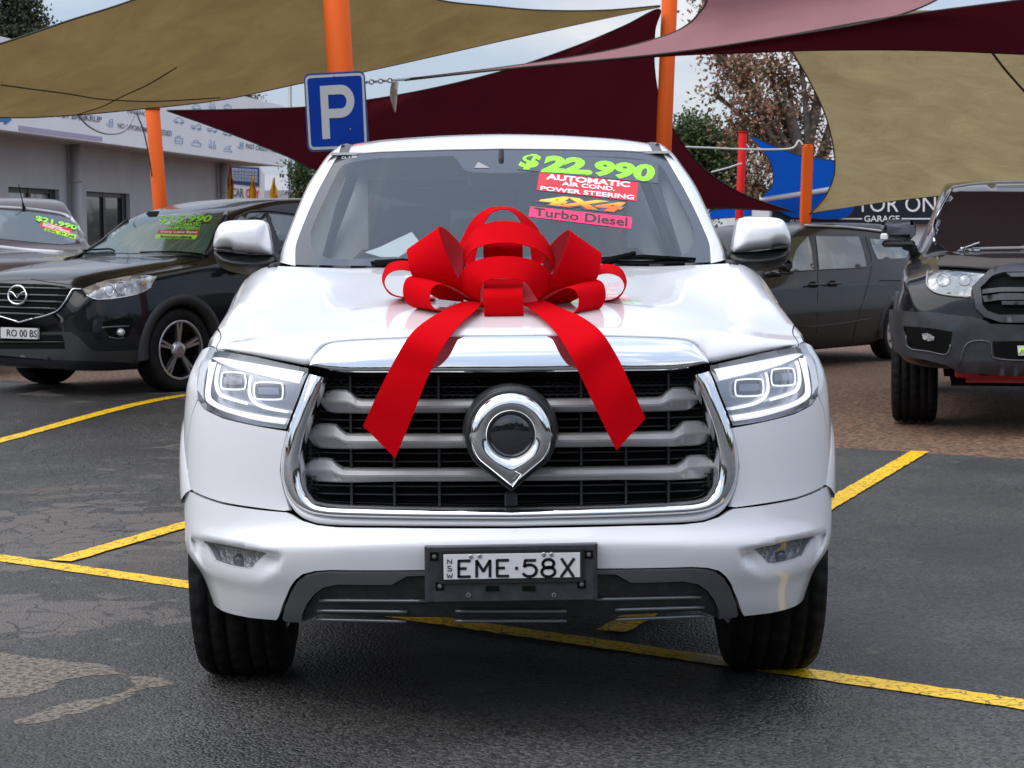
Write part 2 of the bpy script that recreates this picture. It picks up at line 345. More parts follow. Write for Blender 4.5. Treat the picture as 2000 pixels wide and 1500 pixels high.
# ================================================================ GROUND
def GH(x, y):                      # the yard rises slightly towards the far left
    return .13*smooth(7.5, 10.5, y)*smooth(1.0, -2.0, x) if x < 1.0 else 0.0
def GH(x, y):
    return .15*smooth(7.0, 10.0, y)*(1-smooth(-2.0, 1.0, x))-.20*smooth(12.5, 17.5, y)*smooth(.5, 3.5, x)
def m_asphalt():
    m = bpy.data.materials.new('wet_asphalt'); m.use_nodes = True; t = m.node_tree; b = t.nodes['Principled BSDF']; l = t.links.new
    tc = N(t, 'ShaderNodeTexCoord')
    def noi(s, d=5, r=.55, dist=0): n = N(t, 'ShaderNodeTexNoise'); n.inputs['Scale'].default_value = s; n.inputs['Detail'].default_value = d; n.inputs['Roughness'].default_value = r; n.inputs['Distortion'].default_value = dist; l(tc.outputs['Object'], n.inputs['Vector']); return n
    def ramp(src, p0, c0, p1, c1): r = N(t, 'ShaderNodeValToRGB'); r.color_ramp.elements[0].position = p0; r.color_ramp.elements[0].color = c0; r.color_ramp.elements[1].position = p1; r.color_ramp.elements[1].color = c1; l(src, r.inputs['Fac']); return r
    def mix(f, a, b_, typ='MIX'):
        n = N(t, 'ShaderNodeMixRGB', blend_type=typ)
        if isinstance(f, float): n.inputs['Fac'].default_value = f
        else: l(f, n.inputs['Fac'])
        l(a, n.inputs['Color1']); l(b_, n.inputs['Color2']); return n
    gy = lambda v: (v, v, v, 1)
    vor = N(t, 'ShaderNodeTexVoronoi'); vor.inputs['Scale'].default_value = 95; l(tc.outputs['Object'], vor.inputs['Vector'])
    agg = ramp(vor.outputs['Color'], .12, (.008, .008, .008, 1), .97, (.098, .093, .087, 1))
    big = ramp(noi(1.1, 6).outputs['Fac'], .35, gy(.48), .7, gy(1.22))
    base = mix(1.0, agg.outputs['Color'], big.outputs['Color'], 'MULTIPLY')
    # dry sandy patches
    dry = ramp(noi(1.15, 5, .5, .6).outputs['Fac'], .585, gy(0), .615, gy(1))
    msk = N(t, 'ShaderNodeSeparateXYZ'); l(tc.outputs['Object'], msk.inputs[0])
    mx_ = N(t, 'ShaderNodeMapRange'); mx_.inputs['From Min'].default_value = -1.0; mx_.inputs['From Max'].default_value = -2.0; l(msk.outputs['X'], mx_.inputs['Value'])
    dm = N(t, 'ShaderNodeMath', operation='MULTIPLY'); l(dry.outputs['Color'], dm.inputs[0]); l(mx_.outputs['Result'], dm.inputs[1])
    # crazed cracking
    vc = N(t, 'ShaderNodeTexVoronoi', feature='DISTANCE_TO_EDGE'); vc.inputs['Scale'].default_value = 6.5
    wn = noi(3.0, 3); wv = N(t, 'ShaderNodeMixRGB', blend_type='ADD'); wv.inputs['Fac'].default_value = .18; l(tc.outputs['Object'], wv.inputs['Color1']); l(wn.outputs['Color'], wv.inputs['Color2']); l(wv.outputs['Color'], vc.inputs['Vector'])
    crk = ramp(vc.outputs['Distance'], .008, gy(0), .035, gy(1))
    cz = ramp(noi(.55, 4).outputs['Fac'], .44, gy(0), .56, gy(1))
    cm = N(t, 'ShaderNodeMath', operation='MULTIPLY'); l(cz.outputs['Color'], cm.inputs[0]); l(mx_.outputs['Result'], cm.inputs[1])
    white = N(t, 'ShaderNodeRGB'); white.outputs[0].default_value = gy(1)
    crm = mix(cm.outputs[0], white.outputs[0], crk.outputs['Color'])
    sand = ramp(noi(160, 2).outputs['Fac'], .3, (.072, .062, .053, 1), .75, (.140, .120, .103, 1))
    c1 = mix(dm.outputs[0], base.outputs['Color'], sand.outputs['Color'])
    areas = None
    for (u_, v_, rx_, ry_) in ((190, 1035, 1.0, 1.25), (60, 1060, .9, .9), (60, 1205, .75, .55), (230, 1200, .35, .25)):
        c_ = onz(u_, v_); mpn = N(t, 'ShaderNodeMapping', vector_type='TEXTURE'); mpn.inputs['Location'].default_value = c_; mpn.inputs['Scale'].default_value = (rx_, ry_, 1); l(tc.outputs['Object'], mpn.inputs['Vector'])
        ln = N(t, 'ShaderNodeVectorMath', operation='LENGTH'); l(mpn.outputs['Vector'], ln.inputs[0]); r_ = ramp(ln.outputs['Value'], .35, gy(1), 1.0, gy(0))
        if areas is None: areas = r_.outputs['Color']
        else: mm_ = N(t, 'ShaderNodeMath', operation='MAXIMUM'); l(areas, mm_.inputs[0]); l(r_.outputs['Color'], mm_.inputs[1]); areas = mm_.outputs[0]
    vcell = N(t, 'ShaderNodeTexVoronoi'); vcell.inputs['Scale'].default_value = 6.5; l(wv.outputs['Color'], vcell.inputs['Vector']); sp3 = N(t, 'ShaderNodeSeparateColor'); l(vcell.outputs['Color'], sp3.inputs[0])
    ad = N(t, 'ShaderNodeMath', operation='ADD'); l(areas, ad.inputs[0]); l(sp3.outputs[0], ad.inputs[1]); ad2 = N(t, 'ShaderNodeMath', operation='MULTIPLY_ADD'); l(noi(18, 5, .7).outputs['Fac'], ad2.inputs[0]); ad2.inputs[1].default_value = .9; l(ad.outputs[0], ad2.inputs[2])
    isd = ramp(ad2.outputs[0], 1.42/2, gy(0), 1.56/2, gy(1)); hv = N(t, 'ShaderNodeMath', operation='MULTIPLY'); l(ad2.outputs[0], hv.inputs[0]); hv.inputs[1].default_value = .5; l(hv.outputs[0], isd.inputs['Fac'])
    dcell = N(t, 'ShaderNodeMath', operation='MULTIPLY'); l(isd.outputs['Color'], dcell.inputs[0]); l(crk.outputs['Color'], dcell.inputs[1])
    c1b = mix(dcell.outputs[0], c1.outputs['Color'], sand.outputs['Color'])
    c2 = mix(.85, c1b.outputs['Color'], crm.outputs['Color'], 'MULTIPLY')
    # pale grit specks
    sp = N(t, 'ShaderNodeTexVoronoi'); sp.inputs['Scale'].default_value = 16; l(tc.outputs['Object'], sp.inputs['Vector'])
    spr = ramp(sp.outputs['Distance'], .050, gy(1), .07, gy(0)); spn = ramp(noi(7, 2).outputs['Fac'], .50, gy(0), .56, gy(1))
    sm_ = N(t, 'ShaderNodeMath', operation='MULTIPLY'); l(spr.outputs['Color'], sm_.inputs[0]); l(spn.outputs['Color'], sm_.inputs[1])
    pale = N(t, 'ShaderNodeRGB'); pale.outputs[0].default_value = (.30, .27, .22, 1)
    c3 = mix(sm_.outputs[0], c2.outputs['Color'], pale.outputs[0]); l(c3.outputs['Color'], b.inputs['Base Color'])
    rw = ramp(noi(.9, 5).outputs['Fac'], .35, gy(.34), .65, gy(.60)); rd = mix(dm.outputs[0], rw.outputs['Color'], white.outputs[0]); l(rd.outputs['Color'], b.inputs['Roughness'])
    b.inputs['Specular IOR Level'].default_value = .5
    h1 = N(t, 'ShaderNodeMath', operation='MULTIPLY_ADD'); l(vor.outputs['Distance'], h1.inputs[0]); h1.inputs[1].default_value = -1.6; l(noi(22, 5, .7).outputs['Fac'], h1.inputs[2])
    h2 = N(t, 'ShaderNodeMath', operation='MULTIPLY_ADD'); l(crm.outputs['Color'], h2.inputs[0]); h2.inputs[1].default_value = .8; l(h1.outputs[0], h2.inputs[2])
    bp = N(t, 'ShaderNodeBump'); bp.inputs['Strength'].default_value = .8; bp.inputs['Distance'].default_value = .006; l(h2.outputs[0], bp.inputs['Height']); l(bp.outputs['Normal'], b.inputs['Normal'])
    return m
M['asphalt'] = m_asphalt()
M['gravel'] = mat('wet_brown_gravel', (0.070, 0.036, 0.020), 0.75, noise_=(30, (0.30, 0.165, 0.095), 0.42, 0.68), bump=(38, 1.0, 0.03))
def m_line():
    m = bpy.data.materials.new('yellow_line_paint'); m.use_nodes = True; t = m.node_tree; b = t.nodes['Principled BSDF']; l = t.links.new
    tc = N(t, 'ShaderNodeTexCoord'); vc = N(t, 'ShaderNodeTexVoronoi', feature='DISTANCE_TO_EDGE'); vc.inputs['Scale'].default_value = 7.5
    wn = N(t, 'ShaderNodeTexNoise'); wn.inputs['Scale'].default_value = 9; wn.inputs['Detail'].default_value = 4
    wv = N(t, 'ShaderNodeMixRGB', blend_type='ADD'); wv.inputs['Fac'].default_value = .12; l(tc.outputs['Object'], wn.inputs['Vector']); l(tc.outputs['Object'], wv.inputs['Color1']); l(wn.outputs['Color'], wv.inputs['Color2']); l(wv.outputs['Color'], vc.inputs['Vector'])
    r = N(t, 'ShaderNodeValToRGB'); r.color_ramp.elements[0].position = .003; r.color_ramp.elements[0].color = (.06, .045, .025, 1); r.color_ramp.elements[1].position = .020; r.color_ramp.elements[1].color = (.92, .56, .010, 1); l(vc.outputs['Distance'], r.inputs['Fac'])
    n2 = N(t, 'ShaderNodeTexNoise'); n2.inputs['Scale'].default_value = 55; n2.inputs['Detail'].default_value = 5; l(tc.outputs['Object'], n2.inputs['Vector'])
    r2 = N(t, 'ShaderNodeValToRGB'); r2.color_ramp.elements[0].position = .34; r2.color_ramp.elements[0].color = (.25, .22, .18, 1); r2.color_ramp.elements[1].position = .46; r2.color_ramp.elements[1].color = (1, 1, 1, 1); l(n2.outputs['Fac'], r2.inputs['Fac'])
    mm_ = N(t, 'ShaderNodeMixRGB', blend_type='MULTIPLY'); mm_.inputs['Fac'].default_value = 1; l(r.outputs['Color'], mm_.inputs['Color1']); l(r2.outputs['Color'], mm_.inputs['Color2']); l(mm_.outputs['Color'], b.inputs['Base Color'])
    b.inputs['Roughness'].default_value = .42
    bp = N(t, 'ShaderNodeBump'); bp.inputs['Strength'].default_value = .5; bp.inputs['Distance'].default_value = .004; l(n2.outputs['Fac'], bp.inputs['Height']); l(bp.outputs['Normal'], b.inputs['Normal'])
    return m
M['line'] = m_line()
# base terrain to the horizon, with the gravel yard on top and the asphalt apron in front
xs = [-600, -200, -80, -40]+[-30+1.5*i for i in range(41)]+[40, 80, 200, 600]; ys = [-300, -80, -30, -12]+[-8+1.0*i for i in range(44)]+[40, 60, 100, 200, 600]
V, F = g_grid([[Vector((x, y, GH(x, y)-.012)) for x in xs] for y in ys])
mesh('ground', V, F, M['gravel'], None, kind='structure')
bl_ = [onz(u, v) for u, v in ((-60, 768), (0, 775), (120, 781), (280, 789), (600, 806), (1000, 830), (1400, 858), (1600, 874), (1800, 884), (2000, 896), (2100, 902))]
edgeline = [Vector((-40, bl_[0].y+3, 0))]+bl_+[Vector((30, bl_[-1].y-2, 0))]
random.seed(3); E2 = []
for a, b in zip(edgeline, edgeline[1:]):
    n_ = max(1, int((b-a).length/.12)) if (b-a).length < 12 else 12
    for k in range(n_): q = lerp(a, b, k/n_); E2.append(q+Vector((0, random.uniform(-.05, .05), 0)))
rows = [[Vector((p.x, lerp(a_, b_, t) if b_ is not None else lerp(6.0, p.y, t), 0)) for p in E2] for a_, b_, t in [(-60, -8, 0), (-60, -8, 1), (-8, 6, .5), (-8, 6, 1)]+[(6, None, k/22) for k in range(1, 23)]]
rows = [[Vector((p.x, p.y, GH(p.x, p.y)*1.0)) for p in r] for r in rows]
grid('asphalt_pavement', rows, M['asphalt'], None, sm=False)['kind'] = 'structure'
def stripe(a, b, w0, name='parking_line', z=.004, label=None):
    a, b = onz(*a), onz(*b); d = (b-a); L_ = d.length; d.normalize(); nrm = Vector((-d.y, d.x, 0)); n = int(L_/.05)+2; rows = []
    for k in range(n):
        p = lerp(a, b, k/(n-1)); e1 = noise.noise(p*22)*.008+noise.noise(p*60)*.007; e2 = noise.noise(p*22+Vector((9, 9, 9)))*.008+noise.noise(p*60+Vector((5, 0, 3)))*.007
        rows.append([p+nrm*(w0/2+e1)+Vector((0, 0, GH(p.x, p.y)+z)), p-nrm*(w0/2+e2)+Vector((0, 0, GH(p.x, p.y)+z))])
    V, F = g_grid(rows)
    if (V[1]-V[0]).cross(V[2]-V[0]).z < 0: F = [f[::-1] for f in F]
    return mesh(name, V, F, M['line'], None, False, kind='structure')
stripe((-200, 1062), (2200, 1406), .122)
stripe((118, 1098), (620, 952), .118, z=.008)
stripe((-60, 880), (420, 799), .122)
stripe((1195, 1236), (1797, 883), .118, z=.008)
m_ = mat('faded_white_paint', (.45, .45, .43), .7)
mb = MB(); P = [onz(u, v)+Vector((0, 0, .006)) for u, v in ((262, 861), (285, 857), (310, 857), (356, 862))]
V, F = g_grid([[p+Vector((0, .03, 0)), p-Vector((0, .03, 0))] for p in P]); mesh('white_ground_mark', V, [f[::-1] for f in F], m_, None, False, kind='structure')

# pale dry patches: an irregular near patch and crazed flakes further off
M['dry'] = mat('dry_sandy_bitumen', (.12, .100, .080), .9, noise_=(60, (.25, .21, .17), .35, .7), bump=(150, .5, .003))
_t = M['dry'].node_tree; _n = N(_t, 'ShaderNodeTexNoise'); _n.inputs['Scale'].default_value = 42; _n.inputs['Detail'].default_value = 6; _n.inputs['Roughness'].default_value = .75; _c = N(_t, 'ShaderNodeTexCoord'); _r = N(_t, 'ShaderNodeValToRGB'); _r.color_ramp.elements[0].position = .40; _r.color_ramp.elements[1].position = .50
_t.links.new(_c.outputs['Object'], _n.inputs['Vector']); _t.links.new(_n.outputs['Fac'], _r.inputs['Fac']); _t.links.new(_r.outputs['Color'], _t.nodes['Principled BSDF'].inputs['Alpha'])
def patch(px, z=.0012, jit=.02, hole=None):
    P = [onz(u, v) for u, v in cr(px, 4, True)]; Q = resample([(p.x, p.y) for p in P], .012); Q = [(x+noise.noise(Vector((x*9, y*9, 1)))*jit*2+noise.noise(Vector((x*60, y*60, 1)))*.012, y+noise.noise(Vector((x*9, y*9, 7)))*jit*2+noise.noise(Vector((x*60, y*60, 5)))*.012) for x, y in Q]
    V, F = triang(Q, .06); return [Vector((x, y, z)) for x, y in V], F
mb = MB()
for px in ([(-60, 1272), (20, 1278), (90, 1289), (150, 1294), (205, 1304), (248, 1321), (200, 1320), (150, 1324), (110, 1340), (60, 1358), (0, 1366), (-60, 1366)],
           [(248, 1324), (300, 1321), (332, 1330), (322, 1341), (285, 1349), (250, 1362), (205, 1380), (140, 1398), (70, 1413), (30, 1414), (28, 1406), (70, 1396), (110, 1378), (150, 1366), (200, 1360), (250, 1352), (272, 1338)]):
    mb.add(*patch(px))
mb.build('dry_patches', M['dry'], None, kind='structure')
# ================================================================ THE WHITE PICKUP
truck = empty('pickup_truck', label='white dual cab pickup with a big red bow on its bonnet, front and centre', cat='pickup truck')
W, YC = 1.0, 0.61
_tab = []
_s = 0.0; _p = (0.0, 0.0)
for i in range(801):
    t = (i/800)*math.pi/2; t = math.pi/2*(1-(1-i/800)**1.5)
    q = (W*math.sin(t)**(2/3), YC*(1-math.cos(t)))
    _s += math.hypot(q[0]-_p[0], q[1]-_p[1]); _p = q; _tab.append((_s, q[0], q[1]))
S_END = _tab[-1][0]
def _bis(k, v):
    lo, hi = 0, 800
    while hi-lo > 1:
        m = (lo+hi)//2
        if _tab[m][k] <= v: lo = m
        else: hi = m
    a, b = _tab[lo], _tab[hi]; f = (v-a[k])/(b[k]-a[k]) if b[k] > a[k] else 0
    return [lerp(a[j], b[j], f) for j in range(3)]
def s2xy(s):
    a = abs(s); sg = -1 if s < 0 else 1
    if a >= S_END: return sg*W, YC+(a-S_END)
    r = _bis(0, a); return sg*r[1], r[2]
def x2s(x): return (1 if x >= 0 else -1)*_bis(1, min(abs(x), W))[0]
def y2s(y): return _bis(2, y)[0] if y < YC else S_END+y-YC
WT = [(.28, .92), (.38, .955), (.46, 1.002), (.54, 1.012), (.65, 1.010), (.85, 1.004), (.96, .994), (1.02, .976), (1.07, .947), (1.15, .912), (1.33, .857)]
Y0 = [(.26, .13), (.33, .075), (.42, .035), (.50, .010), (.545, 0), (.562, .004), (.60, .034), (.63, .048), (.67, .055), (.85, .06), (1.0, .078), (1.05, .095), (1.13, .13), (1.3, .26)]
FOGR = []                          # fog recess outline, filled below
def S(s, z, off=0.0, fog=True):
    X, Y = s2xy(s); k = (abs(X)/W)
    ze = z + .055*k*k*(1-smooth(.56, .66, z))*smooth(.36, .5, z)
    y = Y + sinterp(Y0, ze)*(1-k**5) + off
    x = X*sinterp(WT, z)
    if off and abs(X) > .8: x -= (1 if X > 0 else -1)*off*smooth(.8, .99, abs(X))*.7; y -= off*smooth(.9, .99, abs(X))*.6
    if fog and FOGR and abs(X) > .55 and .38 < z < .60:
        sx = -abs(s)
        if inpoly(sx, z, FOGR):
            # distance to the outline
            d = 9
            for i in range(len(FOGR)):
                (ax, ay), (bx, by) = FOGR[i-1], FOGR[i]
                t = max(0, min(1, ((sx-ax)*(bx-ax)+(z-ay)*(by-ay))/((bx-ax)**2+(by-ay)**2+1e-12)))
                d = min(d, math.hypot(sx-ax-t*(bx-ax), z-ay-t*(by-ay)))
            y += .034*smooth(0, .016, d)*smooth(.40, .50, z)
    return Vector((x, y, z))
def hit(u, v, off=0.0):            # photo point -> (s, z) on the front surface
    def f(y):
        P = at(u, v, y); X = P.x/sinterp(WT, P.z)
        if abs(X) >= W: return None, 9+abs(X), (x2s(X), P.z)
        s = x2s(X); return s, S(s, P.z, off, False).y-y, (s, P.z)
    y = -.12; best = None; miss = None
    while y < 1.0:
        s, g, r = f(y)
        if s is None and miss is None: miss = y
        if best is None or g < best[0]: best = (g, r)
        if g <= 0:
            lo, hi = y-.015, y
            for _ in range(22):
                m = (lo+hi)/2
                if f(m)[1] <= 0: hi = m
                else: lo = m
            return f(hi)[2]
        y += .015
    P = at(u, v, .5); return (math.copysign(_bis(1, W*.9998)[0], P.x), P.z)
def HL(pts, off=0.0): return [hit(u, v, off) for u, v in pts]
def mir(P): return [(-s, z) for s, z in P][::-1]
def panel(name, P, m, parent=truck, off=0.0, step=.02, thick=.018, gap=.0, holes=(), sm=True):
    if gap: P = inset(P, gap)
    V, F = triang(P, step, holes)
    V3 = [S(s, z, off) for s, z in V]; F = [f[::-1] for f in F] if sum(((V3[f[1]]-V3[f[0]]).cross(V3[f[2]]-V3[f[0]]).y for f in F)) > 0 else F
    if thick:
        Vt, Ft = thicken(V3, F, thick)
    else: Vt, Ft = V3, F
    o = mesh(name, Vt, Ft, m, parent, sm)
    vn = vnormals(V3, F); e = .004; Nv = []
    for (s, z), k in zip(V, vn):
        n = (S(s+e, z, off)-S(s-e, z, off)).cross(S(s, z+e, off)-S(s, z-e, off)); n = n.normalized() if n.length > 1e-9 else k
        if .38 < z < .61 and abs(s) > .5: n = k
        Nv.append(n if n.dot(k) > 0 else -n)
    o.data.normals_split_custom_set_from_vertices([tuple(n) for n in Nv]+[(0, 0, 0)]*(len(Vt)-len(V3)))
    return o
def both(name, P, m, **kw): return [panel(name, P, m, **kw), panel(name, mir(P), m, **kw)]
def symm(Pl): return Pl + [(-s, z) for s, z in Pl[::-1]]
FOGR[:] = HL([(370, 1046), (430, 1058), (500, 1072), (556, 1085), (541, 1112), (503, 1142), (470, 1142), (402, 1116), (378, 1078)])
# ---- outlines (left of the photograph)
B_TOP = [(360, 953), (370, 959), (384, 966), (435, 984), (505, 995), (560, 1000), (569, 1004), (590, 1016), (620, 1025), (660, 1029), (760, 1030), (1000, 1031)]
B_BOT = [(832, 1114), (645, 1114), (615, 1116), (592, 1122), (577, 1134), (565, 1152), (553, 1180), (545, 1205), (540, 1212), (487, 1207), (435, 1194), (412, 1174), (390, 1148), (375, 1113), (365, 1072), (361, 1020)]
bt = HL(B_TOP); bb = HL(B_BOT)
PB = bt + [(-s, z) for s, z in bt[::-1][1:]] + [(-s, z) for s, z in bb[::-1]] + bb
fogl = HL([(397, 1059), (450, 1068), (519, 1083), (492, 1111), (478, 1113), (440, 1106), (418, 1098), (409, 1083)])
panel('bumper', PB, M['white'], step=.014, gap=.0015, thick=.02, holes=[inset(fogl, .002)[::-1], inset(mir(fogl), .002)[::-1]])
fas = HL([(561, 842), (551, 885), (547, 920), (553, 955), (566, 997), (555, 999), (505, 993), (435, 982), (392, 967), (372, 956), (367, 930), (366, 885), (369, 850), (375, 810), (386, 782), (398, 798), (435, 816), (505, 832)])
both('fascia_panel', fas, M['white'], step=.02, gap=.002)
# dark structure behind every joint
V, F = g_grid([[S(x2s(-.97+1.94*i/60), .34+.75*j/30, .11 if (abs(-.97+1.94*i/60) < .62 and .44 < .34+.75*j/30) or .34+.75*j/30 > .76 or (.36 < .34+.75*j/30 < .62 and abs(-.97+1.94*i/60) < .93) else .035, False) for i in range(61)] for j in range(31)])
mesh('inner_body', V, F, M['gap'], truck)
# ---- grille surround
CO = [(604, 729), (590, 765), (563, 839), (554, 885), (553, 937), (570, 977), (596, 997), (627, 1006), (680, 1010), (830, 1013), (1000, 1014)]
CI = [(641, 738), (632, 765), (608, 830), (597, 868), (592, 902), (598, 948), (610, 970), (627, 980), (680, 984), (830, 987), (1000, 988)]
def sweep_band(name, A, Bq, m, prof, parent=truck, n=6, cap=True):   # A, Bq outer/inner outlines; prof: (t, offset)
    A = cr(A, n); Bq = cr(Bq, n); rows = []
    for (ua, va), (ub, vb) in zip(A, Bq):
        sa, za = hit(ua, va); sb, zb = hit(ub, vb)
        rows.append([S(lerp(sa, sb, t), lerp(za, zb, t), o, False) for t, o in prof])
    rows = rows + [[Vector((-p.x, p.y, p.z)) for p in r] for r in rows[::-1][1:]]
    V, F = g_grid(rows); 
    return mesh(name, V, F, m, parent)
sweep_band('grille_surround', CO, CI, M['chrome'], [(0, .03), (0, .0), (.03, -.010), (.12, -.018), (.3, -.026), (.5, -.027), (.7, -.020), (.85, -.008), (.93, .004), (1.0, .016), (1.0, .07)])
LO = [(561, 842), (550, 885), (548, 920), (556, 964), (575, 1000), (603, 1019), (645, 1027), (760, 1029), (1000, 1030)]
LI = [(565, 840), (556, 885), (554, 938), (570, 977), (594, 997), (625, 1006), (680, 1010), (800, 1013), (1000, 1014)]
sweep_band('bumper_lip', LO, LI, M['white'], [(0, .02), (.1, .004), (.4, -.003), (.75, .0), (1, .006), (1.0, .03)])
# ---- grille interior
gx = lambda x: S(x2s(x), .8, 0, False).y
zz = lambda v, u=1000, y=.08: at(u, v, y).z
mb = MB(); mb.box((-.61, .20, .60), (.61, .215, 1.05)); mb.box((-.60, .12, .600), (.60, .21, .612))
mb.build('grille_cavity', M['gap'], truck)
def bar(name, zc_, hw, x1, zend_top, zend_bot, parent=truck):       # horizontal faceted bar with thicker ends
    rows = []
    xs = [-x1+2*x1*i/72 for i in range(73)]
    for x in xs:
        a = abs(x); e = smooth(x1-.115, x1-.075, a); zt = zc_+hw*.98+(zend_top-zc_-hw)*e; zb = zc_-hw*(1.0)+(zend_bot)*smooth(x1-.32, x1, a)
        rd = math.sqrt(max(0, 1-smooth(x1-.045, x1+.01, a)**2)); mid = (zt+zb)/2; zt = mid+(zt-mid)*max(rd, .4); zb = mid+(zb-mid)*max(rd, .4)
        y = gx(x)+.038 + .030*smooth(x1-.16, x1, a)
        zr = zb+(zt-zb)*.52
        rows.append([Vector((x, y+.055, zt)), Vector((x, y+.014, zt)), Vector((x, y+.004, zt-.004)), Vector((x, y-.006, zr+.003)), Vector((x, y-.006, zr-.003)), Vector((x, y+.008, zb+.004)), Vector((x, y+.014, zb)), Vector((x, y+.05, zb))])
    V, F = g_grid(rows); F.append(tuple(range(8))); k = len(V)-8; F.append(tuple(range(k, k+8))[::-1])
    return mesh(name, V, F, M['barsilver'], parent, False)
for vv0, vv1, ue, vt, vb_ in ((781, 807, 629, 757, -.004), (849, 876, 604, 826, -.006), (917, 941, 596, 893, -.008)):
    z1, z0 = at(1000, vv0, .09).z, at(1000, vv1, .09).z; xe = abs(at(ue, (vv0+vv1)/2, .21).x)
    bar('grille_bar', (z0+z1)/2, (z1-z0)/2, xe, z1+.027, vb_)
for z in [.648+.024*i for i in range(15)]:                      # fine louvres and uprights behind the bars
    rows = [[Vector((x, gx(x)+.085+d, z+h)) for d, h in ((.02, 0), (0, 0), (0, .004), (.02, .004))] for x in [-.62+1.24*i/30 for i in range(31)]]
    grid('louvre', rows, M['black'], truck, sm=False)
for x in (-.58, -.46, -.335, -.205, .205, .335, .46, .58):
    mb = MB(); mb.box((x-.0035, gx(x)+.070, .64), (x+.0035, gx(x)+.10, 1.02)); mb.build('upright', M['black'], truck)
mb = MB()                          # honeycomb insert
hx = .0125
for r, z in enumerate([.955+.0115*i for i in range(5)]):
    for c in range(-46, 47):
        x = c*hx*2+(hx if r % 2 else 0)
        if abs(x) > .585 or abs(x) < .10: continue
        P = [Vector((x+hx*1.0*a, .135+.13*x*x, z+.0068*b)) for a, b in ((-1, .5), (-.4, 1), (.4, 1), (1, .5), (1, -.5))]
        mb.tube(P, .0011, 3, cap=False)
for sx in (-1, 1):
    for z00 in (.685, .775, .865):
        for r in range(4):
            for c in range(5):
                x = sx*(.57+c*.0125*1.1)+(hx*.5 if r % 2 else 0); z = z00+r*.0115
                P = [Vector((x+.011*a, .135+.13*x*x, z+.0068*b)) for a, b in ((-1, .5), (-.4, 1), (.4, 1), (1, .5), (1, -.5))]
                mb.tube(P, .0010, 3, cap=False)
o = mb.build('honeycomb_mesh', M['charcoal'], truck); o['kind'] = 'stuff'
# black trim between bonnet bar and grille
V, F = g_grid([[S(x2s(-.60+1.20*i/60), lerp(zt, zb, j/3), .01+.018*j, False) for i in range(61)] for j, zt, zb in ((0, 1.033, 1.02), (1, 1.033, 1.02), (2, 1.033, 1.02), (3, 1.033, 1.012))])
mesh('grille_top_trim', V, F, M['black'], truck)
# ---- badge
bc = at(998, 850, -.01); bx, bz = bc.x, bc.z; pm = 3770/5.39
def b_out(a, k=1.0, tip=True):     # outline radius by angle (0 = right, 90 = up)
    r = 83/pm*k
    d = abs(((a-270+180) % 360)-180)
    if tip and d < 52:
        # straight flanks down to the point
        T = 104/pm*k; a0 = R(52); px_, pz_ = r*math.sin(a0), -r*math.cos(a0)
        th = R(d); den = (px_*(-math.cos(th)) - 0) ; 
        # intersect the ray (sin th, -cos th) with the segment (0,-T)-(px,pz)
        ex, ez = px_, pz_+T; det = -math.sin(th)*ez-math.cos(th)*ex
        t = (-(0)*ez+(-T)*(-ex)*-1)/det if abs(det) > 1e-9 else T
        t = abs((T*ex)/(math.sin(th)*ez+math.cos(th)*ex)); r2 = t
        return r2
    return r
def ringrow(fr, y): return [Vector((bx+fr(a)*math.cos(R(a)), y, bz+fr(a)*math.sin(R(a)))) for a in range(0, 360, 5)]
ri = 43/pm
rows = [ringrow(lambda a: b_out(a), .035), ringrow(lambda a: b_out(a), .006)]
for t, y in ((.06, -.004), (.18, -.0125), (.38, -.019), (.58, -.020), (.76, -.016), (.9, -.008), (.97, .000), (1.0, .010)):
    rows.append(ringrow(lambda a, t=t: lerp(b_out(a), ri, t), y-.006))
badge = grid('badge', rows, M['chrome'], truck, closed=True, flip=False)
grid('badge_backing', [ringrow(lambda a: b_out(a, 1.09), .075), ringrow(lambda a: b_out(a, 1.09), .012), ringrow(lambda a: b_out(a, 1.06), .006), ringrow(lambda a: b_out(a, 1.0), .006)], M['black'], truck, closed=True)
rows = [[Vector((bx+ri*1.02*q*math.cos(R(a)), .004-.010*math.sqrt(max(0, 1-q*q))+.002, bz+ri*1.02*q*math.sin(R(a)))) for a in range(0, 360, 6)] for q in (1, .95, .85, .7, .5, .3, .1, .01)]
grid('badge_lens', rows, M['frit'], badge, closed=True)
mb = MB(); mb.tube([at(1018, 927, -.03), at(1001, 951, -.03)], .0018, 6); mb.tube([at(1018, 927, -.03), at(1006, 921, -.032)], .0016, 6); mb.build('badge_notch', M['chrome'], badge)
mb = MB(); mb.box((bx-.018, .05, .652), (bx+.018, .09, .69), bev=.004); mb.build('front_camera', M['black'], truck)
# badge_crown: the black fairing above the badge
rows = [[Vector((bx+r*math.cos(R(a)), y, bz+r*math.sin(R(a)))) for a in range(0, 181, 10)] for r, y in ((.138, .12), (.137, .07), (.132, .045), (.122, .03), (.10, .03))]
grid('badge_fairing', rows, M['charcoal'], truck, flip=True)
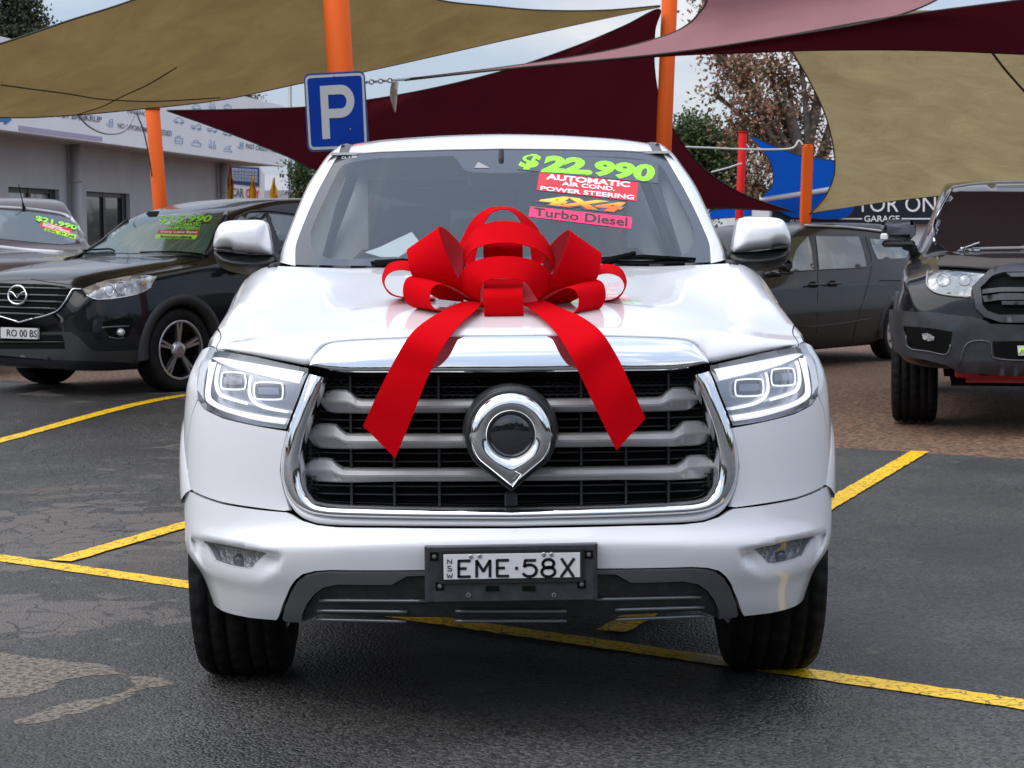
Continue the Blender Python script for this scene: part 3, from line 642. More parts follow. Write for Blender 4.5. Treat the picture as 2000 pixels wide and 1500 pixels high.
# ---- chrome bonnet bar
BT = [(605, 714), (607, 706), (613, 696), (628, 680), (645, 671), (680, 666), (785, 661), (883, 658), (1000, 657)]
BBt = [(605, 715), (608, 716), (618, 718), (635, 722), (650, 724), (690, 727), (785, 727), (883, 727), (1000, 727)]
rows = []
for (ua, va), (ub, vb) in zip(cr(BT, 6), cr(BBt, 6)):
    sa, za = hit(ua, va); sb, zb = hit(ub, vb); r = []
    for k in range(11):
        t = k/10; s_, z_ = lerp(sa, sb, t), lerp(za, zb, t); p = S(s_, z_, 0, False)
        p.y -= .012*math.sin(math.pi*min(1, t*1.0))**.6 + .004; r.append(p)
    e = r[0].copy(); e.y += .03; g = r[-1].copy(); g.y += .04; rows.append([e]+r+[g])
rows = rows + [[Vector((-p.x, p.y, p.z)) for p in r] for r in rows[::-1][1:]]
grid('bonnet_bar', rows, M['chrome'], truck)
# ---- bonnet and the tops of the guards
ZC = [(.0, 1.115), (.13, 1.147), (.4, 1.19), (.8, 1.245), (1.2, 1.292), (1.5, 1.32)]
XS = [(.2, .92), (.4, .905), (.55, .90), (.75, .888), (.95, .868), (1.1, .84), (1.25, .816), (1.6, .80)]
ZS = [(.2, 1.065), (.4, 1.09), (.6, 1.122), (.8, 1.162), (1.0, 1.21), (1.2, 1.262), (1.4, 1.305), (1.6, 1.335)]
def U(x, y):
    a = abs(x); zc = sinterp(ZC, y); xs = sinterp(XS, y); zs = sinterp(ZS, y)
    if a <= xs: z = zc-(zc-zs)*(a/xs)**2.4
    else:
        q = min(1, (a-xs)/(.972-xs)); z = zs-.19*(1-math.sqrt(1-q*q))-(zc-zs)*2.4*(a-xs)/xs
    xd = lerp(.60, .47, smooth(.3, 1.3, y)); z += .005*(1-smooth(xd-.10, xd+.10, a))*smooth(.22, .6, y)
    z += .007*(1-smooth(.015, .05, abs(a-lerp(.80, .70, smooth(.3, 1.3, y)))))*smooth(.4, .9, y)*0
    return z
HF = [(1000, 656), (883, 657), (785, 660), (680, 665), (645, 670), (627, 678), (612, 696), (604, 711), (560, 704), (502, 693), (436, 680), (424, 674), (412, 668)]
front = []
for i, (u, v) in enumerate(cr(HF, 8)):
    s_, z_ = hit(u, v); p = S(s_, z_, 0, False); front.append((abs(p.x), p.y, z_))
front.sort(); front[0] = (0.0, front[0][1], front[0][2])
def fr_at(x):
    for (x0, y0, z0), (x1, y1, z1) in zip(front, front[1:]):
        if x <= x1: t = (x-x0)/(x1-x0+1e-9); return lerp(y0, y1, t), lerp(z0, z1, t)
    return front[-1][1], front[-1][2]
XMAX = front[-1][0]
def hood_pt(xf, t):
    yf, zf = fr_at(min(xf, XMAX)); yr = 1.335+.12*(xf/.75)**2; 
    d = t*t*.5+t*.5; y = lerp(yf, yr, d)
    x = xf + (.962-XMAX)*smooth(.80, XMAX, xf)*smooth(.45, .85, y)
    Rr = max(.010, U(xf, yf)-zf); rx = max(.045, 1.6*Rr); dd = y-yf
    z = U(x, y)
    if dd < rx: z -= Rr*(1-math.sqrt(max(0, 1-(1-dd/rx)**2)))
    return Vector((x, y, z))
XSH = .872                         # bonnet shut line at the front
cols = sorted(set([round(i*.014, 4) for i in range(int(XSH/.014)+1)]+[.598, .606, .612]+[XSH]))
T = [0, .004, .008, .014, .022, .032, .045, .06, .08, .1]+[.13+.03*i for i in range(30)]
T = sorted(set(min(1.0, t) for t in T))
rows = []
for x in [-c for c in cols[::-1]]+cols[1:]:
    r = [hood_pt(abs(x), t) for t in T]
    for p in r:
        if x < 0: p.x = -p.x
    f0 = r[0].copy(); f0.y += .02; f0.z -= .006; rows.append([f0]+r)
grid('bonnet', rows, M['white'], truck, flip=True)
for sg in (-1, 1):
    rows = []
    for i in range(11):
        x = XSH+.0035+(XMAX-XSH-.0035)*i/10
        r = [hood_pt(x, t) for t in T]
        rows.append([Vector((sg*p.x, p.y, p.z)) for p in ([r[0]+Vector((0, .02, -.01))]+r)])
    last = rows[-1]; rows.append([Vector((p.x*(1.005), p.y, p.z-.05)) for p in last])
    grid('guard_top', rows, M['white'], truck, flip=(sg < 0))
# ---- body sides: guard, doors, tray (the front surface carried on round the corner)
def arch(yc, zc_, r, a0, a1, n=16): return [(y2s(yc+r*math.cos(R(a))), zc_+r*math.sin(R(a))) for a in [lerp(a0, a1, k/n) for k in range(n+1)]]
WY, WZ = .86, .385
gp = [(y2s(.40), 1.00)]+[(y2s(.43), .80)]+[(y2s(.45), .66)]+arch(WY, WZ, .475, 145, 5)+[(y2s(1.50), .44), (y2s(1.50), 1.06), (y2s(1.0), 1.06), (y2s(.62), 1.05)]
gl = HL([(366, 950), (366, 885), (369, 850), (375, 810), (386, 780), (388, 740), (400, 700), (411, 676)])
gl = [(-s, z) for s, z in gl]
gp = gl[::-1]+arch(WY, WZ, .475, 148, 5)+[(y2s(1.50), .44), (y2s(1.50), 1.10), (y2s(1.0), 1.07), (y2s(.7), 1.05)]
def side(name, P, m, **kw):
    return [panel(name, P, m, **kw), panel(name, mir(P), m, **kw)]
def sidepanel(name, P, m, parent=truck, step=.04, off=0, gap=.002):
    res = []
    for Q in (P, mir(P)):
        Q = inset(Q, gap); V, F = triang(Q, step); V3 = [S(s, z, 0, False) for s, z in V]
        if off: V3 = [Vector((v.x+math.copysign(off, v.x)*1.0, v.y-off*.3, v.z)) for v in V3]
        c = sum(V3, Vector())/len(V3); f = F[0]
        n = sum(((V3[f[1]]-V3[f[0]]).cross(V3[f[2]]-V3[f[0]]) for f in F), Vector())
        if n.x*c.x < 0: F = [f[::-1] for f in F]
        Vt, Ft = thicken(V3, F, .02); res.append(mesh(name, Vt, Ft, m, parent))
    return res
sidepanel('guard', gp, M['white'])
# arch flare lip, the strip that shows beyond the fascia
for sg in (-1, 1):
    for yc in (WY, 4.17):
        rows = []
        for a in [lerp(150 if yc < 2 else 172, 8, k/24) for k in range(25)]:
            r = []
            for rr, xo in ((.440, -.02), (.452, .008), (.475, .013), (.53, .009), (.56, -.004)):
                y = yc+rr*math.cos(R(a)); z = WZ+rr*math.sin(R(a)); p = S(sg*y2s(y), z, 0, False); r.append(Vector((p.x+sg*xo, p.y, z)))
            rows.append(r)
        grid('arch_flare', rows, M['white'], truck, flip=(sg > 0))
for y0, y1, nm in ((1.51, 2.62, 'front_door'), (2.63, 3.52, 'rear_door')):
    for d in sidepanel(nm, [(y2s(y0), .44), (y2s(y1), .44), (y2s(y1), 1.33), (y2s(y0), 1.31)], M['white']):
        sg = 1 if sum(v.co.x for v in d.data.vertices) > 0 else -1
        mb = MB(); mb.tube([(sg*.965, y1-.28, 1.10), (sg*1.0, y1-.25, 1.105), (sg*1.0, y1-.1, 1.105), (sg*.965, y1-.08, 1.10)], .012, 8); mb.build('handle', M['chrome'], d, True)
sidepanel('tray_side', [(y2s(3.56), .5)]+arch(4.17, WZ, .475, 175, 5)[::1]+[(y2s(5.30), .52), (y2s(5.30), 1.28), (y2s(3.56), 1.28)], M['white'])
mb = MB(); mb.box((-.85, 5.28, .62), (.85, 5.32, 1.27), bev=.01); mb.build('tailgate', M['white'], truck)
mb = MB(); mb.box((-.9, 5.30, .45), (.9, 5.42, .60), bev=.03); mb.build('rear_bumper', M['chrome'], truck)
mb = MB(); mb.box((-.84, 3.56, .78), (.84, 5.28, .82)); mb.build('tray_floor', M['black'], truck)
mb = MB(); mb.box((-.78, .30, .36), (.78, 1.3, .43)); mb.box((-.55, 1.3, .30), (.55, 5.2, .45)); mb.box((-.80, 1.45, .38), (.80, 3.5, .46)); mb.box((-.60, .25, .33), (.60, .42, .38))
mb.tube([(-.73, WY, .36), (.73, WY, .36)], .035, 8); mb.tube([(-.7, 4.17, .36), (.7, 4.17, .36)], .05, 8); mb.tube([(0, 4.17, .22), (0, 4.17, .48)], .14, 10)
mb.build('underbody', M['gap'], truck)
for sg in (-1, 1):
    rows = [[Vector((sg*x, WY+.425*math.cos(R(a)), WZ+.43*math.sin(R(a)))) for x in (.58, .90)] for a in range(-10, 191, 10)]
    grid('wheel_liner', rows, M['gap'], truck); mb = MB(); mb.box((sg*.56-.02, .40, .30), (sg*.56+.02, 1.38, .98)); mb.build('inner_arch', M['gap'], truck)

# ---- lower trim
gm = HL([(832, 1117), (700, 1118), (645, 1118), (617, 1120), (596, 1126), (580, 1138), (569, 1155), (557, 1184), (552, 1208), (556, 1213)], 0)
gi = HL([(590, 1216), (590, 1200), (600, 1178), (614, 1160), (632, 1147), (660, 1141), (765, 1142), (780, 1133), (795, 1125), (832, 1124)], 0)
for P in (gm+gi, mir(gm+gi)): panel('skid_trim', P, M['gunmetal'], step=.028, thick=.03, off=-.005)
bk = HL([(592, 1214), (592, 1202), (602, 1180), (616, 1162), (634, 1149), (660, 1143), (765, 1144), (782, 1135), (797, 1127), (860, 1126)], .012)
bl = [(-s, z) for s, z in bk[::-1]]+[(-x2s(-.60), .332)] if False else None
zb_ = .327
PK = bk+[(-s, z) for s, z in bk[::-1]]+[(x2s(.585), zb_), (x2s(.3), zb_-.002), (0.0, zb_-.003), (x2s(-.3), zb_-.002), (x2s(-.585), zb_)]
panel('lower_grille', PK, M['charcoal'], off=.014, step=.02, thick=.05)
ribs = [((625, 1172), (835, 1173)), ((620, 1192), (796, 1194)), ((617, 1209), (794, 1213))]
for a, b in ribs:
    for sg in (1, -1):
        P = [hit(lerp(a[0], b[0], t/10), lerp(a[1], b[1], t/10), .014) for t in range(11)]
        mb = MB(); mb.tube([S(sg*s, z, .008, False) for s, z in P], .0055, 8); mb.build('rib', M['gunmetal'], truck, True)
for v in (1193, 1212):
    P = [hit(lerp(889, 1107, t/10), v, .014) for t in range(11)]
    mb = MB(); mb.tube([S(s, z, .008, False) for s, z in P], .0055, 8); mb.build('rib', M['gunmetal'], truck, True)
# ---- headlights
HLP = [(410, 675), (435, 684), (502, 697), (603, 719), (602, 728), (583, 775), (559, 838), (505, 831), (435, 815), (400, 797), (388, 780), (385, 755), (392, 710)]
for sg in (1, -1):
    def Q(pts, off=0.0):
        P = HL(pts, off); return P if sg == 1 else mir(P)
    hl = panel('headlight', Q(HLP, .05), M['lampin'], off=.05, step=.02, thick=.01)
    panel('lens_cover', inset(Q(HLP), .001), M['lens'], parent=hl, off=.0, step=.02, thick=0)
    rim = Q(HLP); n_ = len(rim)
    r2 = resample(rim, .02); V, F = g_grid([[S(s, z, o, False) for s, z in r2] for o in (.0, .03, .055)], closed=True)
    mesh('lamp_bezel', V, F, M['frit'], hl)
    def strip(name, A, B, m, off, bul=.006):
        A = cr(A, 5); B = cr(B, 5); rows = []
        for a, b in zip(A, B):
            ha, hb = hit(*a, off), hit(*b, off)
            rows.append([S(sg*lerp(ha[0], hb[0], t), lerp(ha[1], hb[1], t), off+o, False) for t, o in ((0, .012), (.1, .001), (.35, -bul*.7), (.65, -bul*.7), (.9, .001), (1, .012))])
        return grid(name, rows, m, hl, flip=(sg < 0))
    strip('daytime_light_upper', [(410, 698), (432, 700), (500, 711), (594, 727)], [(411, 702), (436, 713), (500, 731), (584, 750)], M['drl'], .018)
    strip('daytime_light_lower', [(412, 708), (405, 740), (402, 770), (410, 782), (440, 796), (500, 810), (560, 819)], [(400, 703), (397, 740), (394, 775), (402, 789), (435, 804), (500, 822), (556, 830)], M['drl'], .018)
    strip('light_guide', [(421, 714), (417, 735), (419, 755), (428, 769), (450, 777), (484, 786)], [(416, 712), (412, 735), (413, 757), (424, 774), (450, 783), (484, 792)], M['drl'], .026, .003)
    strip('light_guide', [(493, 735), (489, 750), (490, 770), (500, 785), (520, 794), (563, 803)], [(488, 733), (484, 750), (484, 773), (496, 790), (518, 800), (562, 808)], M['drl'], .026, .003)
    def rrect(u0, v0, u1, v1, sl, c=7):
        P = [(u0+c, v0), (u1-c, v0+0), (u1, v0+c), (u1, v1-c), (u1-c, v1), (u0+c, v1), (u0, v1-c), (u0, v0+c)]
        return [(u, v+sl*(u-u0)) for u, v in P]
    for (u0, v0, u1, v1, sl) in ((427, 727, 479, 759, .03), (497, 747, 552, 779, .02)):
        P = [hit(*p, .034) for p in cr(rrect(u0, v0, u1, v1, sl), 4, True)]
        mb = MB(); mb.tube([S(sg*s, z, .034, False) for s, z in P], .0026, 6, closed=True); mb.build('projector_frame', M['drl'], hl, True)
        P = [(sg*s, z) for s, z in P]; P = P if sg == 1 else P[::-1]
        panel('projector', inset(P, .002), M['lampdark'], parent=hl, off=.040, step=.02, thick=.004)
        P2 = inset(P, .014); c_ = panel('projector_core', P2, M['lampin'], parent=hl, off=.036, step=.02, thick=.004)
    fl = panel('fog_light', Q([(392, 1056), (524, 1081), (494, 1116), (478, 1117), (440, 1110), (414, 1101), (405, 1085)], .05), M['reflector'], off=.026, step=.012, thick=.01)
    panel('fog_lens', (inset(fogl, -.001) if sg == 1 else inset(mir(fogl), -.001)), M['lens'], parent=fl, off=.006, step=.02, thick=0)
    P = [hit(470, 1096, .05)]; pc = S(sg*P[0][0], P[0][1], .030, True)
    mb = MB(); mb.lathe([(-.012, .001), (-.012, .014), (-.004, .022), (.012, .024)], 20, Matrix.Translation(pc), 'Y'); mb.build('fog_bulb_shield', M['lampdark'], fl, True)
    rr = resample(fogl if sg == 1 else mir(fogl), .015); V, F = g_grid([[S(s, z, o, True) for s, z in rr] for o in (-.001, .012, .026)], closed=True); mesh('fog_bezel', V, F, M['charcoal'], fl)
# ---- number plate
pc = at(1000, 1120, -.03); PY = -.035
def pl(u, v, y=PY): return at(u, v, y)
def plate_mesh(name, Q4, m, y, th, parent, bev=0.003):
    P = [at(u, v, y) for u, v in Q4]; V = [Vector((p.x, y, p.z)) for p in P]
    c = sum(V, Vector())/4
    V0 = V; V1 = [c+(v-c)*(1-bev/.1)+Vector((0, -bev, 0)) for v in V0]; V2 = [v+Vector((0, th, 0)) for v in V0]
    Vv = V1+V0+V2; F = [(0, 1, 2, 3)[::-1]]+[((i+1) % 4, i, 4+i, 4+(i+1) % 4) for i in range(4)]+[(4+(i+1) % 4, 4+i, 8+i, 8+(i+1) % 4) for i in range(4)]
    return mesh(name, Vv, F, m, parent, False)
hold = plate_mesh('plate_holder', [(829, 1068), (1167, 1062), (1167, 1172), (830, 1177)], M['charcoal'], PY+.012, .035, truck, .004)
plate_mesh('plate_surround', [(858, 1075), (1140, 1071), (1141, 1137), (858, 1141)], M['black'], PY+.003, .01, hold, .003)
npl = plate_mesh('number_plate', [(866, 1083), (1133, 1079), (1133, 1127), (867, 1132)], M['plate'], PY-.001, .004, truck, .0012)
sf = lambda u, v: at(u, v, PY-.004)
def strokes(name, glyphs, surf, wpx, m, parent, depth=.0012):     # plate characters drawn with flat strokes
    mb = MB()
    for path in glyphs:
        for i in range(len(path)-1):
            (ax, ay), (bx_, by_) = path[i], path[i+1]; L_ = math.hypot(bx_-ax, by_-ay) or 1; nx, ny = -(by_-ay)/L_*wpx/2, (bx_-ax)/L_*wpx/2
            ex, ey = (bx_-ax)/L_*wpx*.22, (by_-ay)/L_*wpx*.22
            q = [surf(ax-ex+nx, ay-ey+ny), surf(bx_+ex+nx, by_+ey+ny), surf(bx_+ex-nx, by_+ey-ny), surf(ax-ex-nx, ay-ey-ny)]
            mb.add(q, [(0, 1, 2, 3)]); 
    return mb.build(name, m, parent)
def el(cx, cy, rx, ry, a0, a1, n=12): return [(cx+rx*math.cos(R(lerp(a0, a1, k/n))), cy+ry*math.sin(R(lerp(a0, a1, k/n)))) for k in range(n+1)]
def sl(P): return [(u, v-(u-1000)*.0155) for u, v in P]
G = [[(918, 1094), (896, 1094), (896, 1125), (918, 1125)], [(896, 1109), (910, 1109)],
     [(931, 1126), (931, 1094), (944, 1115), (957, 1094), (957, 1126)],
     [(993, 1094), (971, 1094), (971, 1125), (993, 1125)], [(971, 1109), (985, 1109)],
     [(1046, 1095), (1026, 1095), (1024, 1107)]+el(1034, 1115, 14, 11.5, -120, 150, 12),
     el(1071, 1102, 11, 8.5, 0, 360, 16), el(1071, 1118, 13, 9.5, 0, 360, 16),
     [(1097, 1093), (1120, 1128)], [(1121, 1093), (1096, 1128)]]
G = [sl(p) for p in G]
for g_ in G: strokes('plate_character', [g_], sf, 5.6, M['ink'], npl)
strokes('plate_dot', [sl([(1009-1.5, 1110), (1009+1.5, 1110)])], sf, 6.5, M['ink'], npl)
strokes('plate_state_letters', [sl(p) for p in ([(874, 1100-1), (874, 1092-1), (882, 1100-1), (882, 1092-1)], [(881, 1104), (875, 1104), (875, 1108), (882, 1109), (882, 1113), (874, 1113)], [(873, 1119), (875, 1127), (878, 1121), (881, 1127), (884, 1119)])], sf, 1.7, M['ink'], npl)['kind'] = 'stuff'
for u, v in ((920, 1087), (937, 1086), (1062, 1083), (1077, 1083)):
    p = at(u, v, PY-.004); mb = MB(); mb.lathe([(-.003, .0005), (-.003, .004), (0, .0065), (.004, .0065)], 14, Matrix.Translation(p), 'Y'); mb.build('screw', M['steel'], npl)
for u, v in ((848, 1087), (1150, 1083), (859, 1145), (1136, 1141)):
    p = at(u, v, PY+.006); mb = MB(); mb.box((p.x-.012, p.y-.0005, p.z-.012), (p.x+.012, p.y+.003, p.z+.012)); o = mb.build('mounting_recess', M['gap'], hold)
    mb = MB(); mb.lathe([(-.004, .0005), (-.003, .006), (.004, .007)], 12, Matrix.Translation(p), 'Y'); mb.build('bolt', M['gunmetal'], hold)
for u in (962, 1033):
    p = at(u, 1153, PY+.006); mb = MB(); mb.box((p.x-.019, p.y-.001, p.z-.002), (p.x+.019, p.y+.003, p.z+.012)); mb.build('holder_slot', M['gap'], hold)
for u in (915, 1082):
    p = at(u, 1162, PY+.006); mb = MB(); mb.lathe([(-.003, .003), (-.003, .006), (.002, .007)], 12, Matrix.Translation(p), 'Y'); mb.build('bolt', M['steel'], hold)
# ---- windscreen and cab
def GY(x, z): return 1.30+(z-1.30)*1.72+.13*(x/.7)**2+.05*abs(x)**4
def gl_at(u, v, off=0.0):
    y = 1.6
    for _ in range(40):
        p = at(u, v, y); y = .5*y+.5*(GY(p.x, p.z)-off)
    return at(u, v, y)
GO = [(576, 517), (577, 490), (581, 470), (600, 421), (620, 377), (640, 339), (660, 305), (700, 300), (740, 297), (860, 293), (981, 291)]
gout = [(gl_at(u, v).x, gl_at(u, v).z) for u, v in GO]
cx0 = 0.0
gout = [(min(x, -0.0), z) for x, z in gout]; gout[-1] = (0.0, gout[-1][1])
zbot = gout[0][1]
GOUT = gout+[(-x, z) for x, z in gout[::-1][1:]]+[(x_, zbot-.004) for x_ in (.5, .25, 0, -.25, -.5)]
GIN_ = [(780, 503), (680, 506), (640, 505), (620, 496), (608, 478), (607, 455), (615, 430), (660, 334), (672, 321), (700, 314), (740, 309), (860, 305), (885, 304)]
gin = [(gl_at(u, v).x, gl_at(u, v).z) for u, v in GIN_]
sens = [(gl_at(u, v).x, gl_at(u, v).z) for u, v in ((893, 312), (905, 330), (918, 336), (960, 338))]
GIN = gin+sens+[(-x, z) for x, z in sens[::-1]]+[(-x, z) for x, z in gin[::-1]]
def gsurf(name, P, m, off=0, step=.04, thick=.0, holes=(), parent=truck):
    V, F = triang(P, step, holes); V3 = [Vector((x, GY(x, z)-off, z)) for x, z in V]
    if sum(((V3[f[1]]-V3[f[0]]).cross(V3[f[2]]-V3[f[0]]).y for f in F)) > 0: F = [f[::-1] for f in F]
    if thick: V3, F = thicken(V3, F, thick)
    o = mesh(name, V3, F, m, parent)
    if not thick:
        e = 1e-3; o.data.normals_split_custom_set_from_vertices([Vector(((GY(x+e, z)-GY(x-e, z))/(2*e), -1, (GY(x, z+e)-GY(x, z-e))/(2*e))).normalized() for x, z in V])
    return o
ws = gsurf('windscreen', GIN if area2(GIN) > 0 else GIN[::-1], M['wglass'])
gsurf('windscreen_border', GOUT, M['frit'], holes=[GIN if area2(GIN) < 0 else GIN[::-1]], parent=ws, off=.0)
# A pillars
AO = [(546, 512), (551, 488), (560, 462), (580, 410), (600, 364), (620, 332), (640, 304), (660, 287), (668, 282)]
AI = [(577, 519), (577, 490), (581, 470), (600, 421), (618, 381), (632, 354), (646, 328), (656, 310), (660, 305)]
for sg in (-1, 1):
    rows = []
    for a, b in zip(cr(AO, 5), cr(AI, 5)):
        pi_ = gl_at(*b); po = gl_at(*a); yo = po.y; po = at(a[0], a[1], yo+.06)
        rows.append([Vector((sg*abs(p.x), p.y, p.z)) for p in (po+Vector((.01, .08, -.0)), po, lerp(po, pi_, .25)+Vector((0, -.016, 0)), lerp(po, pi_, .55)+Vector((0, -.018, 0)), lerp(po, pi_, .85)+Vector((0, -.008, 0)), pi_+Vector((0, -.004, 0)), pi_+Vector((0, .012, 0)))])
    grid('windscreen_pillar', rows, M['white'], truck, flip=(sg > 0))
# roof
def RZ(x, y): return 1.768+.012+(y-2.1)*.16-.055*(y-2.1)**2-.10*(abs(x)/.62)**2.3*.55-.012
yt = lambda x: GY(x, 1.757)
RX = abs(gl_at(681, 303).x)
rows = []
for i in range(41):
    x = -RX+2*RX*i/40; z0 = interp([(p[0], p[1]) for p in gout[6:]], -abs(x)); y0_ = GY(x, z0)
    r = []
    zs = max(z0, 0)
    for k in range(30):
        t = k/29; y = lerp(y0_-.004, 3.62, t**1.6)
        d = y-y0_; ramp = .073*(1-math.exp(-max(d, 0)/.16)); crown = .035*smooth(0, .9, d)-.05*smooth(.8, 1.6, d)
        r.append(Vector((x, y, z0+.002+ramp*(1-.25*(abs(x)/RX)**2)+crown*.6)))
    rows.append([r[0]+Vector((0, .02, -.015))]+r)
grid('roof', rows, M['white'], truck, flip=True)
edge = [r for r in rows[0]]
for sg in (-1, 1):
    rr = []
    for p in rows[0][1:]:
        w0 = p.x; out = [(w0, p.z-.003), (w0-.012, p.z-.006), (w0-.024, p.z-.006), (w0-.037, p.z-.001)]
        rr.append([Vector((-sg*(x), p.y, z)) for x, z in out])
    grid('roof_moulding', rr, M['charcoal'], truck, flip=(sg > 0))
    rr = []
    for p in rows[0][1:]:
        w0 = p.x-.038; out = [(w0, p.z-.006), (w0-.006, p.z), (w0-.03, p.z-.010), (w0-.058, p.z-.045), (w0-.075, p.z-.085)]
        rr.append([Vector((-sg*x, p.y, z)) for x, z in out])
    grid('cab_rail', rr, M['white'], truck, flip=(sg > 0))
    # side glass and pillars
    def sd_(y, t): return Vector((sg*lerp(.815, .66, t), y, lerp(1.315, 1.70, t)))
    for y0_, y1_, yb in ((1.66, 2.60, .55), (2.68, 3.42, 0)):
        rows2 = [[sd_(lerp(y0_+yb*t, y1_-.03*t, k/6), t*.98+.01) for k in range(7)] for t in (0, .25, .5, .75, 1)]
        grid('side_window', rows2, M['darkglass'], truck, thick=.004)
    mb = MB()
    mb.tube([sd_(1.66, 0), sd_(2.3, .98), sd_(2.6, 1), sd_(3.46, 1), sd_(3.55, 0)], .028, 8); mb.tube([sd_(2.64, 0), sd_(2.63, 1)], .03, 8); mb.tube([sd_(1.45, -.01), sd_(3.6, -.01)], .018, 8)
    mb.build('window_frame', M['black'], truck, True)
# rear wall of the cab with its glass
rw = MB(); 
def rwq(x0, z0, x1, z1): rw.box((x0, 3.56, z0), (x1, 3.60, z1))
rwq(-.80, .6, .80, 1.32); rwq(-.74, 1.68, .74, 1.79); rwq(-.80, 1.32, -.60, 1.68); rwq(.60, 1.32, .80, 1.68)
cabr = rw.build('cab_rear_wall', M['white'], truck)
mb = MB(); mb.box((-.60, 3.572, 1.32), (.60, 3.578, 1.68)); rwn = mb.build('rear_window', M['darkglass'], truck)
mb = MB(); mb.tube([(-.57, 3.56, 1.35), (.57, 3.56, 1.35), (.59, 3.56, 1.5), (.57, 3.56, 1.66), (-.57, 3.56, 1.66), (-.59, 3.56, 1.5)], .014, 6, closed=True); mb.build('rear_window_seal', M['black'], truck, True)
# ---- interior
mb = MB(); mb.box((-.74, 1.40, .95), (.74, 1.50, 1.285), bev=.03); mb.box((-.74, 1.50, .8), (.74, 2.05, 1.27), bev=.04); mb.box((-.74, 1.28, 1.2), (.74, 1.52, 1.27), bev=.01); mb.build('dashboard', M['interior'], truck)
mb = MB(); mb.box((-.78, 1.5, .45), (.78, 3.56, .55)); mb.box((-.80, 1.6, .5), (-.77, 3.56, 1.30)); mb.box((.77, 1.6, .5), (.80, 3.56, 1.30)); mb.build('cabin_floor', M['interior'], truck)
def seat(x, y, w, nm):
    mb = MB(); mb.box((x-w/2, y, .60), (x+w/2, y+.5, .82), bev=.05)
    T_ = Matrix.Translation((x, y+.5, .80)) @ Matrix.Rotation(R(-14), 4, 'X'); mb.box((-w/2, -.06, 0), (w/2, .08, .58), T_, bev=.05); s_ = mb.build(nm, M['interior'], truck)
    for hx_ in ((x,) if w < .7 else (x-.42, x+.42)):
        mb = MB(); T_ = Matrix.Translation((hx_, y+.62, 1.38)) @ Matrix.Rotation(R(-10), 4, 'X'); mb.box((-.13, -.05, 0), (.13, .05, .17), T_, bev=.045)
        mb.tube([(hx_-.05, y+.64, 1.3), (hx_-.05, y+.64, 1.42)], .007, 6); mb.tube([(hx_+.05, y+.64, 1.3), (hx_+.05, y+.64, 1.42)], .007, 6); mb.build('headrest', M['interior'], s_)
seat(-.37, 2.15, .52, 'driver_seat'); seat(.37, 2.15, .52, 'passenger_seat'); seat(0, 3.0, 1.36, 'rear_bench')
mb = MB(); c = Vector((-.37, 1.80, 1.17)); T_ = Matrix.Translation(c) @ Matrix.Rotation(R(66), 4, 'X')
mb.tube([T_ @ Vector((.19*math.cos(R(a)), .19*math.sin(R(a)), 0)) for a in range(0, 360, 12)], .015, 8, closed=True)
mb.tube([T_ @ Vector((-.18, 0, 0)), T_ @ Vector((.18, 0, 0))], .018, 6); mb.tube([T_ @ Vector((0, -.18, 0)), T_ @ Vector((0, 0, 0)), T_ @ Vector((0, 0, -.2))], .022, 6)
mb.build('steering_wheel', M['interior'], truck, True)
mb = MB(); mb.box((-.13, 2.0, 1.60), (.13, 2.03, 1.67), bev=.02); mb.tube([(0, 2.02, 1.66), (0, 2.02, 1.75)], .012, 6); mb.build('rear_view_mirror', M['interior'], truck)
for sg in (-1, 1):
    rows = [[Vector((sg*lerp(a, b, 0), y, z)) for a, b, z, y in ((lerp(.755, .68, t)-.02, 0, lerp(1.26, 1.70, t), lerp(1.47, 2.18, t)), (lerp(.755, .68, t)-.075, 0, lerp(1.26, 1.70, t), lerp(1.60, 2.26, t)))] for t in [k/8 for k in range(9)]]
    grid('pillar_trim', rows, M['intlight'], truck, thick=.006)
mb = MB(); mb.box((-.66, 2.14, 1.735), (.66, 3.56, 1.745)); mb.build('headlining', M['intlight'], truck)
# ---- door mirrors
def dome(name, outline, y, bulge, back, m, parent, sg=1, D=.035):
    P3 = [at(u, v, y) for u, v in cr(outline, 5, True)]; P = [(p.x, p.z) for p in P3]
    if area2(P) < 0: P = P[::-1]
    V, F = triang(P, .009); cx_ = sum(p[0] for p in P)/len(P); cz_ = sum(p[1] for p in P)/len(P); wx = max(abs(p[0]-cx_) for p in P); wz = max(abs(p[1]-cz_) for p in P); V3 = []
    for x, z in V:
        d = 9
        for i in range(len(P)):
            (ax, ay), (bx_, by_) = P[i-1], P[i]; t = max(0, min(1, ((x-ax)*(bx_-ax)+(z-ay)*(by_-ay))/((bx_-ax)**2+(by_-ay)**2+1e-12))); d = min(d, math.hypot(x-ax-t*(bx_-ax), z-ay-t*(by_-ay)))
        e = min(1, d/D); h = .5*bulge*math.sqrt(max(0, 1-(1-e)**2))+.5*bulge*max(0, 1-((x-cx_)/wx)**2*.8-((z-cz_)/wz)**2*.5)*smooth(0, 1, e)
        V3.append(Vector((x, y-h, z)))
    k = len(V3); bd = resample(P, .009); F = [tuple(f) for f in F]
    V3 += [Vector((x, y, z)) for x, z in bd]+[Vector((x, y+back, z)) for x, z in bd]; n_ = len(bd)
    F += [(k+i, k+(i+1) % n_, k+n_+(i+1) % n_, k+n_+i)[::-1] for i in range(n_)]
    if sg > 0: V3 = [Vector((-p.x, p.y, p.z)) for p in V3]; F = [f[::-1] for f in F]
    return mesh(name, V3, F, m, parent)
